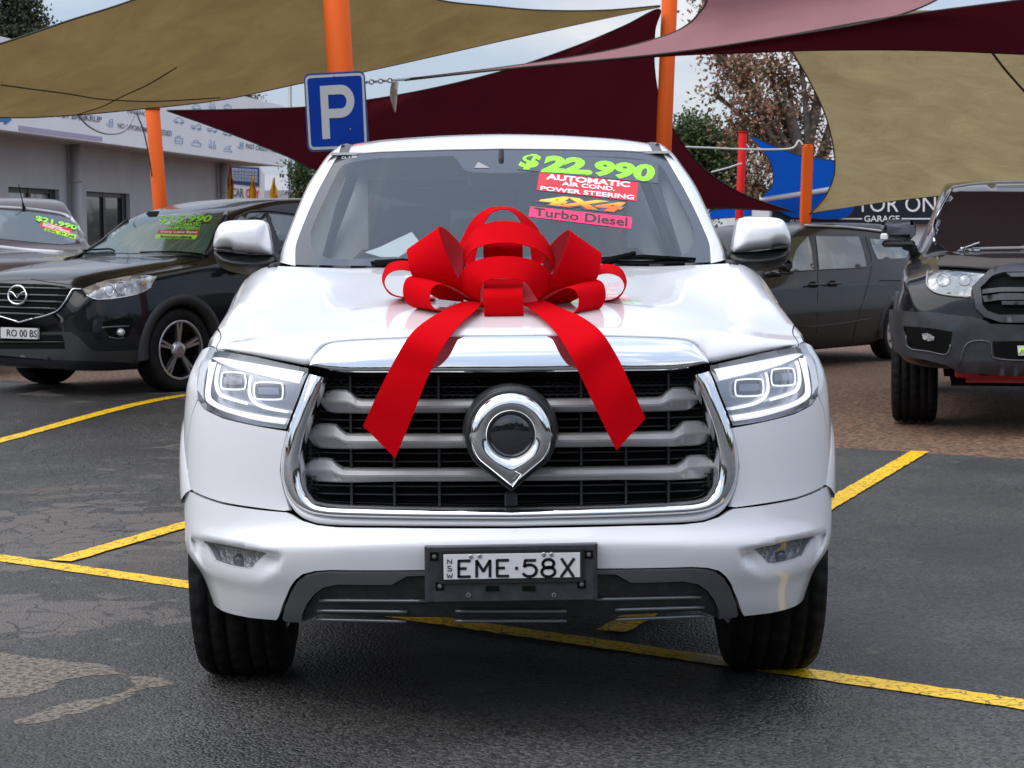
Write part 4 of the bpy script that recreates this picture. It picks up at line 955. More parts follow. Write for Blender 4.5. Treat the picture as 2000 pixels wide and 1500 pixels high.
for sg in (-1, 1):
    my = 1.66
    cap_ = dome('mirror_cap', [(418, 484), (419, 460), (430, 438), (450, 431), (480, 430), (508, 430), (521, 438), (527, 465), (531, 495), (520, 497), (490, 494), (459, 491), (450, 484), (435, 484)], my, .10, .07, M['white'], truck, sg)
    dome('mirror_indicator', [(419, 485), (449, 486), (458, 493), (440, 493), (421, 490)], my-.01, .075, .02, M['amber'], cap_, sg)
    dome('mirror_base', [(420, 490), (458, 494), (490, 497), (531, 499), (545, 508), (540, 522), (520, 533), (485, 536), (450, 530), (430, 520), (422, 508)], my+.02, .085, .06, M['black'], truck, sg)
    mb = MB(); p = at(525, 512, my+.03); q = at(565, 512, my+.02)
    mb.tube([Vector((sg*abs(p.x), p.y, p.z)), Vector((sg*abs(q.x), q.y, q.z-.01)), Vector((sg*.80, my+.05, q.z-.02))], [.035, .032, .04], 10); mb.build('mirror_arm', M['black'], truck, True)
    mb = MB(); c1 = at(478, 462, my+.075); mb.box((sg*abs(c1.x)-.085, my+.071, c1.z-.05), (sg*abs(c1.x)+.085, my+.076, c1.z+.05)); mb.build('mirror_glass', M['chrome'], truck)
# ---- wipers
def wiper(P0, P1, P2, name='wiper'):
    mb = MB(); mb.tube([gl_at(*P0, .012), lerp(gl_at(*P0, .05), gl_at(*P1, .05), .5), gl_at(*P1, .045)], [.014, .010, .008], 6)
    a, b = gl_at(*P2[0], .014), gl_at(*P2[1], .014); mb.tube([a, lerp(a, b, .45)+Vector((0, -.012, .006)), b], [.006, .011, .006], 6); mb.tube([a+Vector((0, .006, -.007)), b+Vector((0, .006, -.007))], .004, 4)
    return mb.build(name, M['gap'], truck, True)
wiper((1180, 510), (1240, 494), ((1170, 505), (1358, 506))); wiper((735, 514), (790, 508), ((725, 513), (905, 512)))
mb = MB(); mb.box((-.70, 1.30, 1.255), (.70, 1.42, 1.285)); mb.build('cowl', M['black'], truck)
# ---- windscreen stickers
def stick(name, Q4, m, parent=ws, off=.003):
    s_ = lambda u, v: gl_at(u, v, off); V = []; F = []
    for j in range(5):
        for i in range(9): V.append(quad(Q4, s_)(i/8, 1-j/4))
    F = [(j*9+i, (j+1)*9+i, (j+1)*9+i+1, j*9+i+1) for j in range(4) for i in range(8)]
    return mesh(name, V, F, m, parent)
def on_ws(name, body, Q4, m, parent, off=.0045, **kw): return lettering(name, body, quad(Q4, lambda u, v: gl_at(u, v, off)), m, parent, **kw)
st = stick('price_sticker', [(1012, 297), (1286, 315), (1285, 358), (1010, 331)], M['frit'])
on_ws('price_lettering', '$', [(1014, 299), (1057, 302), (1057, 333), (1012, 330)], M['neon'], st, offset=.045, shear=.25)
on_ws('price_lettering', '22.', [(1058, 302), (1157, 310), (1157, 342), (1056, 336)], M['neon'], st, offset=.065, shear=.15)
on_ws('price_lettering', '990', [(1162, 312), (1280, 322), (1278, 357), (1160, 343)], M['neon'], st, offset=.05, shear=.1)
st = stick('feature_sticker', [(1054, 336), (1247, 356), (1243, 393), (1048, 371)], M['stred'])
on_ws('feature_lettering', 'AUTOMATIC', [(1068, 339), (1231, 355), (1230, 366), (1066, 350)], M['stwhite'], st, offset=.04)
on_ws('feature_lettering', 'AIR COND.', [(1098, 354), (1202, 365), (1201, 373), (1097, 362)], M['stwhite'], st, offset=.03)
on_ws('feature_lettering', 'POWER STEERING', [(1056, 363), (1239, 381), (1238, 390), (1055, 371)], M['stwhite'], st, offset=.03)
st = on_ws('drive_sticker', '4X4', [(1048, 377), (1226, 395), (1224, 418), (1048, 400)], M['frit'], ws, off=.003, offset=.13, shear=.3)
zl_, zh_ = gl_at(1137, 404).z, gl_at(1137, 390).z
on_ws('drive_lettering', '4X4', [(1053, 379), (1222, 396), (1221, 416), (1052, 398)], print_gradient('orange_to_yellow_vinyl', (.90, .16, .01), (.95, .62, .04), zl_, zh_), st, off=.0045, offset=.055, shear=.3)
on_ws('drive_lettering_shade', '4X4', [(1053, 389), (1222, 406), (1221, 414), (1052, 397)], M['storange'], st, off=.0055, offset=.02, shear=.3) if False else None
st = stick('fuel_sticker', [(1036, 403), (1235, 424), (1232, 447), (1032, 423)], M['stpink'])
on_ws('fuel_lettering', 'Turbo Diesel', [(1044, 405), (1226, 425), (1225, 442), (1043, 421)], M['ink'], st, offset=.02)
on_ws('dealer_mark', 'CL 1 SA', [(667, 306), (697, 304), (697, 308), (667, 310)], M['stwhite'], ws, off=.003)
mb = MB(); P = [gl_at(u, v, .003) for u, v in ((934, 316), (957, 328), (926, 328))]; mb.add(P, [(0, 1, 2)]); mb.build('camera_housing', M['barsilver'], ws)
# ---- wheels
def tyre(name, rt_, rr, w, parent, T, n=144, tread=.006, blocks=True, mat_=None):
    prof = [(-.36, rr-.01), (-.44, rr+.004), (-.49, rr+.35*(rt_-rr)), (-.50, rr+.55*(rt_-rr)), (-.47, rr+.85*(rt_-rr)), (-.42, rt_-.008), (-.37, rt_-.001)]
    gro = [(-.36, rt_), (-.30, rt_), (-.295, rt_-.009), (-.265, rt_-.009), (-.26, rt_+.001), (-.13, rt_+.002), (-.125, rt_-.009), (-.095, rt_-.009), (-.09, rt_+.002)]
    half = prof+gro; prof = half+[(-a, r) for a, r in half[::-1]]
    V = []; m_ = len(prof)
    for k in range(n):
        a = 2*math.pi*k/n
        for j, (ax, r) in enumerate(prof):
            rr_ = r - (.010 if (blocks and abs(ax) > .33 and r > rt_-.02 and k % 4 == 0) else 0) - (.007 if (blocks and abs(ax) <= .33 and (k+j//4) % 4 == 0 and r > rt_-.004) else 0)
            a_ = a+(.02*ax if blocks else 0)
            V.append(T @ Vector((ax*w, rr_*math.cos(a_), rr_*math.sin(a_))))
    F = [(k*m_+j, k*m_+j+1, ((k+1) % n)*m_+j+1, ((k+1) % n)*m_+j) for k in range(n) for j in range(m_-1)]
    return mesh(name, V, F, mat_ or M['rubber'], parent)
M['alloy'] = mat('machined_alloy', (0.55, 0.55, 0.56), 0.25, 0.9)
M['rimblack'] = mat('gloss_black_alloy', (0.012, 0.012, 0.013), 0.2, 0, 0.8)
def wheel(parent, x, y, z, rt_, rr, w, sg, n_sp=6, steer=0, rimm='alloy', spoke='alloy', sp_w=.05, split=False, blocks=True):
    T = Matrix.Translation((x, y, z)) @ Matrix.Rotation(R(steer), 4, 'Z')
    o = tyre('wheel', rt_, rr, w, parent, T, blocks=blocks)
    mb = MB(); mb.lathe([(sg*w*.46, rr+.004), (sg*w*.47, rr-.010), (sg*w*.30, rr-.022), (-sg*w*.40, rr-.028), (-sg*w*.44, rr+.002)], 40, T); mb.build('rim', M[rimm], o, True)
    if rimm == 'rimblack' and spoke == 'alloy': mb = MB(); mb.lathe([(sg*w*.465, rr+.002), (sg*w*.485, rr-.006), (sg*w*.465, rr-.016)], 40, T); mb.build('rim_edge', M['alloy'], o, True)
    mb = MB(); mb.lathe([(sg*w*.05, rr-.03), (sg*w*.04, .02)], 30, T); mb.lathe([(sg*w*.12, .15), (sg*w*.12, .04)], 30, T); mb.build('brake_disc', M['gap'], o, True)
    mb = MB()
    for k in range(n_sp):
        for d in ((-.10, .10) if split else (0,)):
            a = 2*math.pi*k/n_sp; Tk = T @ Matrix.Rotation(a, 4, 'X')
            V = [Vector((sg*w*ax, tw, rad)) for ax, tw, rad in ((.36, -sp_w*.5+d*0, .03), (.36, sp_w*.5, .03), (.42, sp_w*.5+d*rr*.9, rr-.016), (.42, -sp_w*.5+d*rr*.9, rr-.016), (.22, -sp_w*.6, .03), (.22, sp_w*.6, .03), (.26, sp_w*.6+d*rr*.9, rr-.016), (.26, -sp_w*.6+d*rr*.9, rr-.016))]
            mb.add([Tk @ v for v in V], [(0, 1, 2, 3), (4, 7, 6, 5), (0, 3, 7, 4), (1, 5, 6, 2), (3, 2, 6, 7)])
    mb.lathe([(sg*w*.30, .075), (sg*w*.40, .06), (sg*w*.43, .035), (sg*w*.43, .001)], 20, T); mb.build('spokes', M[spoke], o)
    return o
for sg in (-1, 1):
    wheel(truck, sg*.848, WY, WZ, .385, .235, .295, sg); wheel(truck, sg*.845, 4.17, WZ, .385, .235, .265, sg)
# ---- paper on the dash
P = [gl_at(u, v, -.02) for u, v in ((711, 493), (742, 502), (778, 502), (820, 474), (803, 453), (775, 466), (742, 482))]
P = [p+Vector((0, .05, -.0)) for p in P]; c = sum(P, Vector())/len(P)
V, F = thicken(P, [tuple(range(7))], .002); tag(mesh('paper_sheet', V, F, M['paper'], None, False), 'curled white paper lying on the dashboard behind the windscreen', 'paper')
# ================================================================ GIFT BOW
bow = empty('gift_bow', loc=(0, 0, 0), label='giant red ribbon bow with two long tails on the white bonnet', cat='gift bow')
def rib(name, A, B, n=7, th=.0022, bulge=None, outer_first=True):
    A3 = [at(u, v, y) for u, v, y in A]; B3 = [at(u, v, y) for u, v, y in B]
    A3 = [Vector(p) for p in cr(A3, n)]; B3 = [Vector(p) for p in cr(B3, n)]
    rows = [[lerp(a, b, k/6) for k in range(7)] for a, b in zip(A3, B3)]
    V, F = g_grid(rows); nv = len(V); Nn = vnormals(V, F)
    V2 = [Vector(v) for v in V]+[Vector(v)-k*th for v, k in zip(V, Nn)]
    F2 = list(F)+[tuple(i+nv for i in f[::-1]) for f in F]; fm = [0]*len(F)+[1]*len(F)
    m = len(rows); k = 7
    rim = [(i*k, (i+1)*k) for i in range(m-1)]+[((i+1)*k+k-1, i*k+k-1) for i in range(m-1)]+[(j+1, j) for j in range(k-1)]+[((m-1)*k+j, (m-1)*k+j+1) for j in range(k-1)]
    for a, b in rim:
        q = len(V2); V2 += [V2[a].copy(), V2[b].copy(), V2[b+nv].copy(), V2[a+nv].copy()]; F2.append((q, q+1, q+2, q+3)); fm.append(0)
    return mesh(name, V2, F2, None, bow, True, mats=[M['red'], M['redback']] if outer_first else [M['redback'], M['red']], fm=fm)
# upper arches, back to front
rib('ribbon_loop', [(878, 520, .74), (900, 470, .72), (922, 430, .70), (950, 408, .69), (975, 403, .69), (1002, 406, .69), (1030, 424, .70), (1055, 455, .72), (1075, 515, .74)],
    [(925, 520, .66), (933, 478, .64), (940, 446, .62), (957, 418, .62), (978, 409, .62), (1000, 413, .62), (1020, 436, .62), (1034, 470, .64), (1040, 515, .66)])
rib('ribbon_loop', [(925, 540, .70), (905, 505, .64), (908, 478, .60), (925, 450, .57), (950, 436, .56), (985, 431, .56), (1025, 437, .56), (1058, 457, .57), (1078, 487, .60), (1084, 515, .64), (1065, 545, .70)],
    [(930, 545, .60), (906, 535, .54), (908, 512, .50), (922, 490, .47), (948, 478, .46), (985, 474, .46), (1022, 478, .46), (1052, 489, .47), (1074, 508, .50), (1082, 532, .54), (1060, 550, .60)])
rib('ribbon_loop', [(945, 470, .60), (944, 481, .575), (944, 495, .57), (945, 520, .58), (946, 545, .60)], [(1020, 470, .60), (1021, 481, .575), (1021, 495, .57), (1021, 520, .58), (1020, 545, .60)], outer_first=False)
rib('ribbon_loop', [(935, 600, .56), (893, 575, .50), (894, 548, .46), (908, 523, .43), (938, 506, .41), (985, 500, .40), (1035, 506, .41), (1066, 523, .43), (1082, 546, .46), (1081, 572, .50), (1040, 600, .56)],
    [(950, 600, .48), (939, 592, .43), (937, 572, .39), (942, 555, .36), (958, 545, .345), (985, 543, .34), (1012, 546, .345), (1030, 555, .36), (1042, 572, .39), (1050, 590, .43), (1030, 602, .48)])
rib('ribbon_loop', [(1021, 545, .50), (1021, 556, .40), (1020, 564, .345), (1021, 577, .32), (1022, 598, .315), (1023, 613, .325), (1022, 620, .35), (1021, 617, .42), (1021, 610, .50)],
    [(946, 545, .50), (945, 558, .40), (944, 568, .345), (944, 580, .32), (945, 600, .315), (946, 616, .325), (948, 622, .35), (948, 619, .42), (948, 612, .50)])
rib('ribbon_loop', [(905, 540, .52), (915, 560, .51), (925, 585, .50), (940, 604, .47)], [(1075, 540, .52), (1062, 560, .51), (1050, 585, .50), (1035, 604, .47)], outer_first=True)
# big side loops
for f in (lambda u: u, lambda u: 1970-u):
    dv = 0 if f(0) == 0 else 7
    mm = lambda P: [(f(u), v+dv, y) for u, v, y in P]
    A = mm([(858, 585, .55), (825, 565, .50), (803, 535, .47), (797, 508, .48), (795, 487, .53), (808, 492, .60), (845, 535, .64), (890, 575, .62)])
    B = mm([(905, 590, .50), (902, 560, .45), (880, 515, .42), (863, 472, .43), (857, 443, .48), (876, 452, .55), (903, 484, .60), (912, 530, .60)])
    if f(0): rib('ribbon_loop', B, A)
    else: rib('ribbon_loop', A, B)
    A = mm([(900, 583, .55), (850, 551, .52), (815, 539, .50), (795, 543, .47), (787, 562, .45), (790, 585, .45), (806, 600, .47), (840, 604, .52), (900, 596, .55)])
    B = mm([(935, 592, .46), (896, 566, .42), (865, 555, .39), (846, 560, .37), (839, 578, .36), (843, 598, .36), (860, 608, .38), (890, 603, .43), (930, 596, .46)])
    if f(0): rib('ribbon_loop', A, B)
    else: rib('ribbon_loop', B, A)
    A = mm([(880, 560, .66), (840, 526, .66), (805, 512, .66), (780, 509, .65), (757, 517, .64), (746, 540, .64), (750, 560, .65), (765, 577, .67), (800, 583, .68), (850, 580, .66)])
    B = mm([(890, 575, .56), (846, 545, .55), (815, 533, .54), (783, 526, .54), (760, 533, .54), (750, 549, .54), (755, 565, .54), (773, 578, .55), (805, 582, .57), (850, 585, .58)])
    if f(0): rib('ribbon_loop', A, B)
    else: rib('ribbon_loop', B, A)
# tails: over the bonnet edge and down in front of the grille
def tail(name, Lf, Rt): return rib(name, Rt, Lf, n=8)
tail('ribbon_tail', [(905, 588, .44), (875, 602, .36), (838, 622, .19), (800, 655, .045), (766, 712, .02), (737, 770, .0), (709, 832, .0)],
     [(945, 590, .42), (926, 608, .29), (897, 635, .135), (866, 676, .01), (836, 735, -.005), (806, 812, -.01), (772, 895, -.005)])
tail('ribbon_tail', [(1020, 592, .42), (1046, 610, .28), (1080, 642, .115), (1112, 690, .005), (1144, 755, -.005), (1172, 815, -.01), (1204, 880, -.005)],
     [(1062, 586, .44), (1098, 602, .36), (1135, 618, .19), (1174, 648, .045), (1206, 697, .02), (1232, 752, .0), (1261, 817, .0)])
# ================================================================ CARS IN THE YARD
def paint(name, col, rough=.25, col2=None): return mat(name, col, rough, 0, .55 if max(col) < .1 else 1.0, spec=.2, noise_=(3.0, col2 or tuple(c*1.3+.002 for c in col), .4, .8), bump=(260, .05, .0006), coatr=.03)
M['pblack'] = paint('black_car_paint', (.006, .0065, .010)); M['pgrey'] = mat('dark_grey_car_paint', (.016, .0145, .0155), .28, 0, .25, spec=.2, noise_=(3, (.024, .022, .023), .4, .8)); M['pnavyblack'] = paint('gloss_black_paint', (.006, .006, .009))
M['pmaroon'] = paint('dark_maroon_car_paint', (.035, .014, .013)); M['psilver'] = paint('silver_car_paint', (.40, .41, .42)); M['matgrey'] = mat('matt_grey_bumper', (.036, .037, .044), .42, .25, noise_=(9, (.065, .067, .075), .4, .8))
M['greenglass'] = mat('wet_green_tinted_glass', (.060, .120, .095), .10, 0, .35, spec=.4, noise_=(34, (.12, .20, .17), .50, .66, (1.0, .14, .14)))
M['browndark'] = mat('dark_tinted_glass', (.020, .016, .016), .06, 0, .8, spec=.7)
M['sideglass'] = mat('grey_green_glass', (.030, .042, .036), .05, 0, 1.0, spec=.9, noise_=(1.8, (.10, .13, .125), .52, .60))
M['clad'] = mat('dark_grey_cladding', (.018, .019, .021), .5)
M['lamp'] = mat('bright_lamp_lens', (.30, .30, .31), .08, .55, 1.0, bump=(24, .55, .02), noise_=(11, (.72, .72, .70), .42, .62))
M['lampgrey'] = mat('grey_lamp_lens', (.13, .15, .165), .1, .5, 1.0, bump=(22, .5, .02), noise_=(9, (.5, .5, .49), .48, .68))
M['greytrim'] = mat('grey_trim', (.11, .11, .115), .3, .5)
M['redplate'] = mat('red_skid_plate', (.36, .006, .008), .4)
M['mirrorgrey'] = mat('grey_mirror_shell', (.07, .068, .08), .35, .3, .5)
class Car:
    def __init__(c, name, stations, pnt, loc, rz, tyre_r, tyre_w, axles, track, label, cat='car', arch_r=None, group=None, clad=None, rim_r=.23, nsp=5, rimm='rimblack', spoke='alloy', split=True, sp_w=.045, blocks=False, gh=0.0):
        c.root = empty(name, loc=loc, rz=rz, label=label, cat=cat, group=group); c.Mi = c.root.matrix_world.inverted(); c.rz = rz
        rows = []
        for (y, zb, zt, w, zs, ws, wt) in stations:
            rows.append([(0, y, zb), (.7*w, y, zb), (.93*w, y, zb+.03), (w*.995, y, lerp(zb, zs, .28)), (w, y, lerp(zb, zs, .62)), (lerp(w, ws, .6), y, lerp(zb, zs, .88)), (ws, y, zs), (lerp(ws, wt, .55), y, lerp(zs, zt-.05, .55)), (wt, y, zt-.05), (.86*wt, y, zt-.014), (.45*wt, y, zt), (0, y, zt+.004)])
        r2 = [cr(r, 3) for r in rows]
        cols = [cr([r[j] for r in r2], 5) for j in range(len(r2[0]))]       # smooth lengthwise
        full = cols[::-1][:-1] if False else cols
        Pts = [[Vector(p) for p in col] for col in cols]+[[Vector((-p[0], p[1], p[2])) for p in col] for col in cols[::-1][1:-1]]
        V = [p for r in Pts for p in r]; n = len(Pts[0]); m = len(Pts); F = []
        ar = arch_r or tyre_r+.065
        for i in range(m):
            for j in range(n-1):
                f = (i*n+j, i*n+j+1, ((i+1) % m)*n+j+1, ((i+1) % m)*n+j); ce = sum((V[k] for k in f), Vector())/4
                if any((ce.y-a)**2+(ce.z-tyre_r)**2 < ar*ar and abs(ce.x) > track/2-tyre_w*.9 for a in axles): continue
                F.append(f[::-1])
        F.append(tuple(i*n for i in range(m))); F.append(tuple(i*n+n-1 for i in range(m))[::-1])
        c.body = mesh('body', V, F, pnt, c.root)
        # make normals outward
        me = c.body.data
        Fb = [tuple(p.vertices) for p in me.polygons]
        c.V, c.F = V, Fb
        c.bvh = BVHTree.FromPolygons(V, Fb)
        ws_ = max(s[3] for s in stations)
        for a in axles:
            for sg in (-1, 1):
                wheel(c.root, sg*(track/2), a, tyre_r, tyre_r, rim_r, tyre_w, sg, nsp, rimm=rimm, spoke=spoke, sp_w=sp_w, split=split, blocks=blocks)
                rows_ = []
                for k in range(21):
                    an = R(lerp(*((25, 155) if name == 'lifted_pickup' else (-8, 188)), k/20)); r = []
                    for rr, xo in ((ar-.035, -.10), (ar-.03, .004), (ar+.01, .018), (ar+.05, .010), (ar+.062, -.02)):
                        y, z = a+rr*math.cos(an), tyre_r+rr*math.sin(an); x = sinterp([(q[0], q[3]) for q in stations], y)
                        r.append(Vector((sg*(x+xo), y, z)))
                    rows_.append(r)
                grid('wheel_arch', rows_, clad or pnt, c.root, flip=(sg < 0))
        mb = MB()
        y0, y1 = stations[0][0], stations[-1][0]
        mb.box((-ws_*.6, y0+.25, tyre_r-.1), (ws_*.6, y1-.2, tyre_r+.15)); mb.build('underbody', M['gap'], c.root)
        for a in axles:
            mb = MB(); mb.box((-ws_*.96+.02, a-ar*.97, tyre_r+ar*.35), (ws_*.96-.02, a+ar*.97, tyre_r+ar*.98)); mb.box((-track/2+tyre_w*.62, a-ar, tyre_r-.05), (track/2-tyre_w*.62, a+ar, tyre_r+ar)); mb.build('wheel_housing', M['gap'], c.root)
    def cast(c, u, v, off=0.0, view=False):
        o = c.Mi @ CAM; d = (c.Mi.to_3x3() @ ray(u, v)).normalized(); h = c.bvh.ray_cast(o, d)
        if h[0] is None:
            best = None
            for k in range(60):
                t = 12+.25*k; q = c.bvh.find_nearest(o+d*t)
                if q[0] is not None and (best is None or q[3] < best[3]): best = q
            h = best
        n = h[1].copy()
        if n.dot(d) > 0: n = -n
        return h[0]-d*off if view else h[0]+n*off
    def pp(c, name, px, m, off=.006, step=7, thick=.010, parent=None, smooth_=True, view=False, holes=()):   # a panel lying on the body
        P = [(u, -v) for u, v in px]; V, F = triang(P, step, [[(u, -v) for u, v in h] for h in holes]); V3 = [c.cast(u, -v, off, view) for u, v in V]; o = c.Mi @ CAM
        n = sum(((V3[f[1]]-V3[f[0]]).cross(V3[f[2]]-V3[f[0]]) for f in F), Vector())
        if n.dot(o-V3[0]) < 0: F = [f[::-1] for f in F]
        if thick: V3, F = thicken(V3, F, thick)
        return mesh(name, V3, F, m, parent or c.root, smooth_)
    def line(c, name, px, r, m, off=.004, parent=None, n=4):
        P = [c.cast(u, v, off) for u, v in cr(px, n)] if len(px) > 2 else [c.cast(lerp(px[0][0], px[1][0], k/8), lerp(px[0][1], px[1][1], k/8), off) for k in range(9)]
        mb = MB(); mb.tube(P, r, 6); return mb.build(name, m, parent or c.root, True)
    def text(c, name, body, Q4, m, parent=None, off=.012, **kw):
        V, F = text2d(body, **kw); fn = quad(Q4, lambda u, v: c.cast(u, v, off*1.6, True)); V = [fn(a, b) for a, b in V]; o = c.Mi @ CAM
        f = F[0]
        if (V[f[1]]-V[f[0]]).cross(V[f[2]]-V[f[0]]).dot(o-V[f[0]]) < 0: F = [q[::-1] for q in F]
        return mesh(name, V, F, m, parent or c.root, False)
    def pane(c, name, Q4, m, off=.008, parent=None):
        return c.pp(name, Q4, m, off*1.5, 12, 0, parent, view=True)
    def mirror_at(c, u, v, xm):
        o = c.Mi @ CAM; d = c.Mi.to_3x3() @ ray(u, v); t = (xm-o.x)/d.x; p = o+d*t; return p.y, p.z
    def mirror(c, sg, y, z, w=.22, h=.15, m=None, m2=None, x0=.80):
        mb = MB(); T_ = Matrix.Translation((sg*(x0+.18+w/2), y, z)); mb.box((-w/2, -.06, -h*.35), (w/2, .06, h*.65), T_, bev=.05); o = mb.build('door_mirror', m or M['pblack'], c.root, True)
        mb = MB(); mb.box((-w/2, -.055, -h*.55), (w/2, .05, -h*.35), T_, bev=.02); mb.tube([(sg*(x0+.22), y, z-.07), (sg*x0, y+.04, z-.09)], .04, 8); mb.build('mirror_base', m2 or M['clad'], o, True)
        return o
# ---- black hatch-backed wagon, left
th = R(-38)
def place(u, v, depth_y, loc, rz, z=None):      # origin so that the local point loc is seen at (u, v=ground) at y = depth_y
    P = at(u, v, depth_y); c_, s_ = math.cos(rz), math.sin(rz); return Vector((P.x-(c_*loc[0]-s_*loc[1]), depth_y-(s_*loc[0]+c_*loc[1]), 0))
o5 = place(40, 640, 10.35, (0, 0), th); o5.z = GH(o5.x+1, o5.y+1)
ST = [(0.0, .30, .70, .52, .60, .50, .42), (.03, .24, .86, .70, .72, .68, .55), (.12, .21, .96, .80, .84, .77, .64), (.30, .20, 1.01, .875, .91, .83, .70), (.55, .20, 1.045, .915, .95, .865, .73), (.9, .20, 1.085, .92, .99, .875, .74), (1.15, .20, 1.115, .92, 1.02, .875, .74),
      (1.35, .20, 1.22, .92, 1.03, .875, .70), (1.75, .20, 1.46, .92, 1.04, .875, .64), (2.1, .20, 1.56, .92, 1.05, .88, .61), (2.5, .20, 1.615, .92, 1.06, .88, .60), (3.2, .20, 1.62, .92, 1.08, .88, .60), (3.9, .20, 1.56, .92, 1.10, .87, .58), (4.2, .24, 1.44, .90, 1.10, .84, .56), (4.42, .30, 1.15, .86, 1.0, .80, .6), (4.52, .40, .90, .78, .8, .74, .6)]
cx = Car('compact_suv', ST, M['pblack'], o5, th, .345, .225, (.92, 3.62), 1.585, 'black compact SUV priced 15,990 with silver-spoked wheels, left of the white pickup', 'car', clad=M['clad'], rim_r=.245, nsp=5, rimm='rimblack', spoke='alloy', split=True, sp_w=.022)
g = cx.pp('grille', [(-40, 553), (0, 553), (94, 556), (126, 560), (141, 566), (134, 578), (128, 590), (113, 606), (90, 614), (40, 628), (0, 617), (-40, 605)], M['gap'], .004)
for v, ur in ((564, 134), (577, 131), (589, 124), (602, 112), (613, 88)): cx.line('grille_bar', [(-30, v-3), (ur, v+1)], .008, M['greytrim'], .010, g)
cx.line('chrome_strip', [(160, 566), (144, 566), (136, 578), (128, 591), (114, 607), (92, 616), (66, 622)], .007, M['chrome'], .012, g); cx.line('chrome_strip', [(66, 622), (40, 629)], .007, M['chrome'], .012, g); cx.line('chrome_strip', [(40, 629), (0, 617), (-30, 608)], .007, M['chrome'], .012, g)
bd = [(40+18*math.cos(R(a)), 578+17*math.sin(R(a))) for a in range(0, 361, 24)]
mb = MB(); mb.tube([cx.cast(u, v, .03) for u, v in bd[:-1]], .009, 6, closed=True); bo = mb.build('badge', M['chrome'], cx.root, True)
cx.line('badge_wing', [(25, 571), (31, 573), (39, 582)], .006, M['chrome'], .032, bo); cx.line('badge_wing', [(39, 582), (48, 573), (55, 571)], .006, M['chrome'], .032, bo)
hl = cx.pp('headlight', [(161, 565), (185, 555), (210, 547), (252, 540), (285, 538), (306, 540), (294, 560), (280, 568), (262, 575), (235, 580), (210, 583), (185, 584), (170, 577)], M['lamp'], .004, 6)
cx.line('lamp_ring', [(213+9*math.cos(R(a)), 567+11*math.sin(R(a))) for a in range(0, 361, 40)], .005, M['chrome'], .008, hl)
cx.line('lamp_ring', [(235+10*math.cos(R(a)), 562+11*math.sin(R(a))) for a in range(0, 361, 40)], .005, M['chrome'], .008, hl)
cx.line('amber_bulb', [(276, 556), (283, 552)], .008, M['storange'], .008, hl)
cx.line('lamp_edge', [(170, 577), (185, 584), (210, 584), (235, 581), (262, 576), (281, 569), (294, 561)], .006, M['chrome'], .005, hl)
fg = cx.pp('fog_light', [(200, 629), (230, 622), (260, 620), (257, 640), (251, 656), (239, 663), (214, 659), (205, 644)], M['gap'], .004, 6)
cx.line('fog_trim', [(199, 640), (220, 638), (251, 637)], .008, M['greytrim'], .008, fg); cx.line('fog_trim', [(212, 658), (228, 661), (242, 659)], .006, M['greytrim'], .008, fg)
p = cx.cast(233, 649, .012); mb = MB(); mb.lathe([(-.02, .002), (-.016, .022), (0, .034), (.02, .034)], 16, Matrix.Translation(p) @ Matrix.Rotation(R(25), 4, 'Z'), 'Y'); mb.build('fog_bulb', M['lamp'], fg, True)
lw = cx.pp('lower_cladding', [(-40, 648), (0, 648), (80, 649), (138, 648), (155, 659), (178, 684), (190, 687), (240, 685), (292, 682), (296, 700), (273, 710), (231, 707), (105, 703), (0, 694), (-40, 690)], M['clad'], .004, 8)
cx.pp('lower_intake', [(-40, 655), (0, 655), (122, 654), (128, 681), (0, 681), (-40, 680)], M['gap'], .007, 8, .004, lw)
cx.line('intake_bar', [(-30, 668), (126, 668)], .006, M['clad'], .012, lw)
pl_ = cx.pp('number_plate', [(7, 639), (79, 641), (79, 662), (7, 660)], M['plate'], .030, 10, .02)
cx.text('plate_characters', 'RO 00 BS', [(13, 643), (72, 645), (72, 659), (13, 657)], M['ink'], pl_, .0325, offset=.01)
wsx = cx.pp('windscreen', [(130, 492), (185, 452), (240, 418), (288, 415), (360, 413), (441, 419), (422, 455), (400, 498), (330, 497), (270, 495), (190, 494)], M['greenglass'], .003, 10, .004)
cx.pp('sensor_housing', [(284, 414), (312, 413), (306, 424), (290, 424)], M['gap'], .005, 8, 0, wsx)
cx.line('windscreen_pillar', [(443, 416), (424, 455), (402, 500)], .026, M['pblack'], .0); cx.line('windscreen_pillar', [(126, 494), (185, 450), (240, 415)], .022, M['pblack'], .0)
cx.line('wiper', [(150, 494), (212, 490), (225, 494)], .008, M['gap'], .02); cx.line('wiper', [(275, 497), (340, 496), (395, 500)], .008, M['gap'], .02)
cx.pp('front_side_window', [(452, 440), (470, 422), (492, 416), (516, 417), (530, 455), (520, 470), (440, 470)], M['sideglass'], .003, 10, .004)
cx.pp('rear_side_window', [(524, 418), (560, 421), (590, 426), (585, 470), (545, 470)], M['sideglass'], .003, 10, .004)
cx.line('window_trim', [(440, 470), (455, 432), (478, 417), (500, 412), (540, 413), (590, 420)], .010, M['greytrim'], .004)
cx.mirror(1, 1.62, 1.08, m=M['pblack']); cx.mirror(-1, 1.62, 1.08, m=M['pblack'])
st = cx.pane('price_sticker', [(308, 419), (416, 418), (413, 437), (310, 438)], M['frit'], .006, wsx)
cx.text('price_lettering', '$15.990', [(311, 420), (415, 420), (412, 435), (311, 437)], M['neon'], st, .010, offset=.03, shear=.25)
cx.text('feature_lettering', 'AUTOMATIC', [(329, 435), (393, 434), (393, 441), (328, 441)], M['neon'], wsx, .010, offset=.03, shear=.2)
cx.text('feature_lettering', 'AIR COND.', [(340, 441), (383, 441), (383, 445), (340, 445)], M['neon'], wsx, .010, offset=.03, shear=.2)
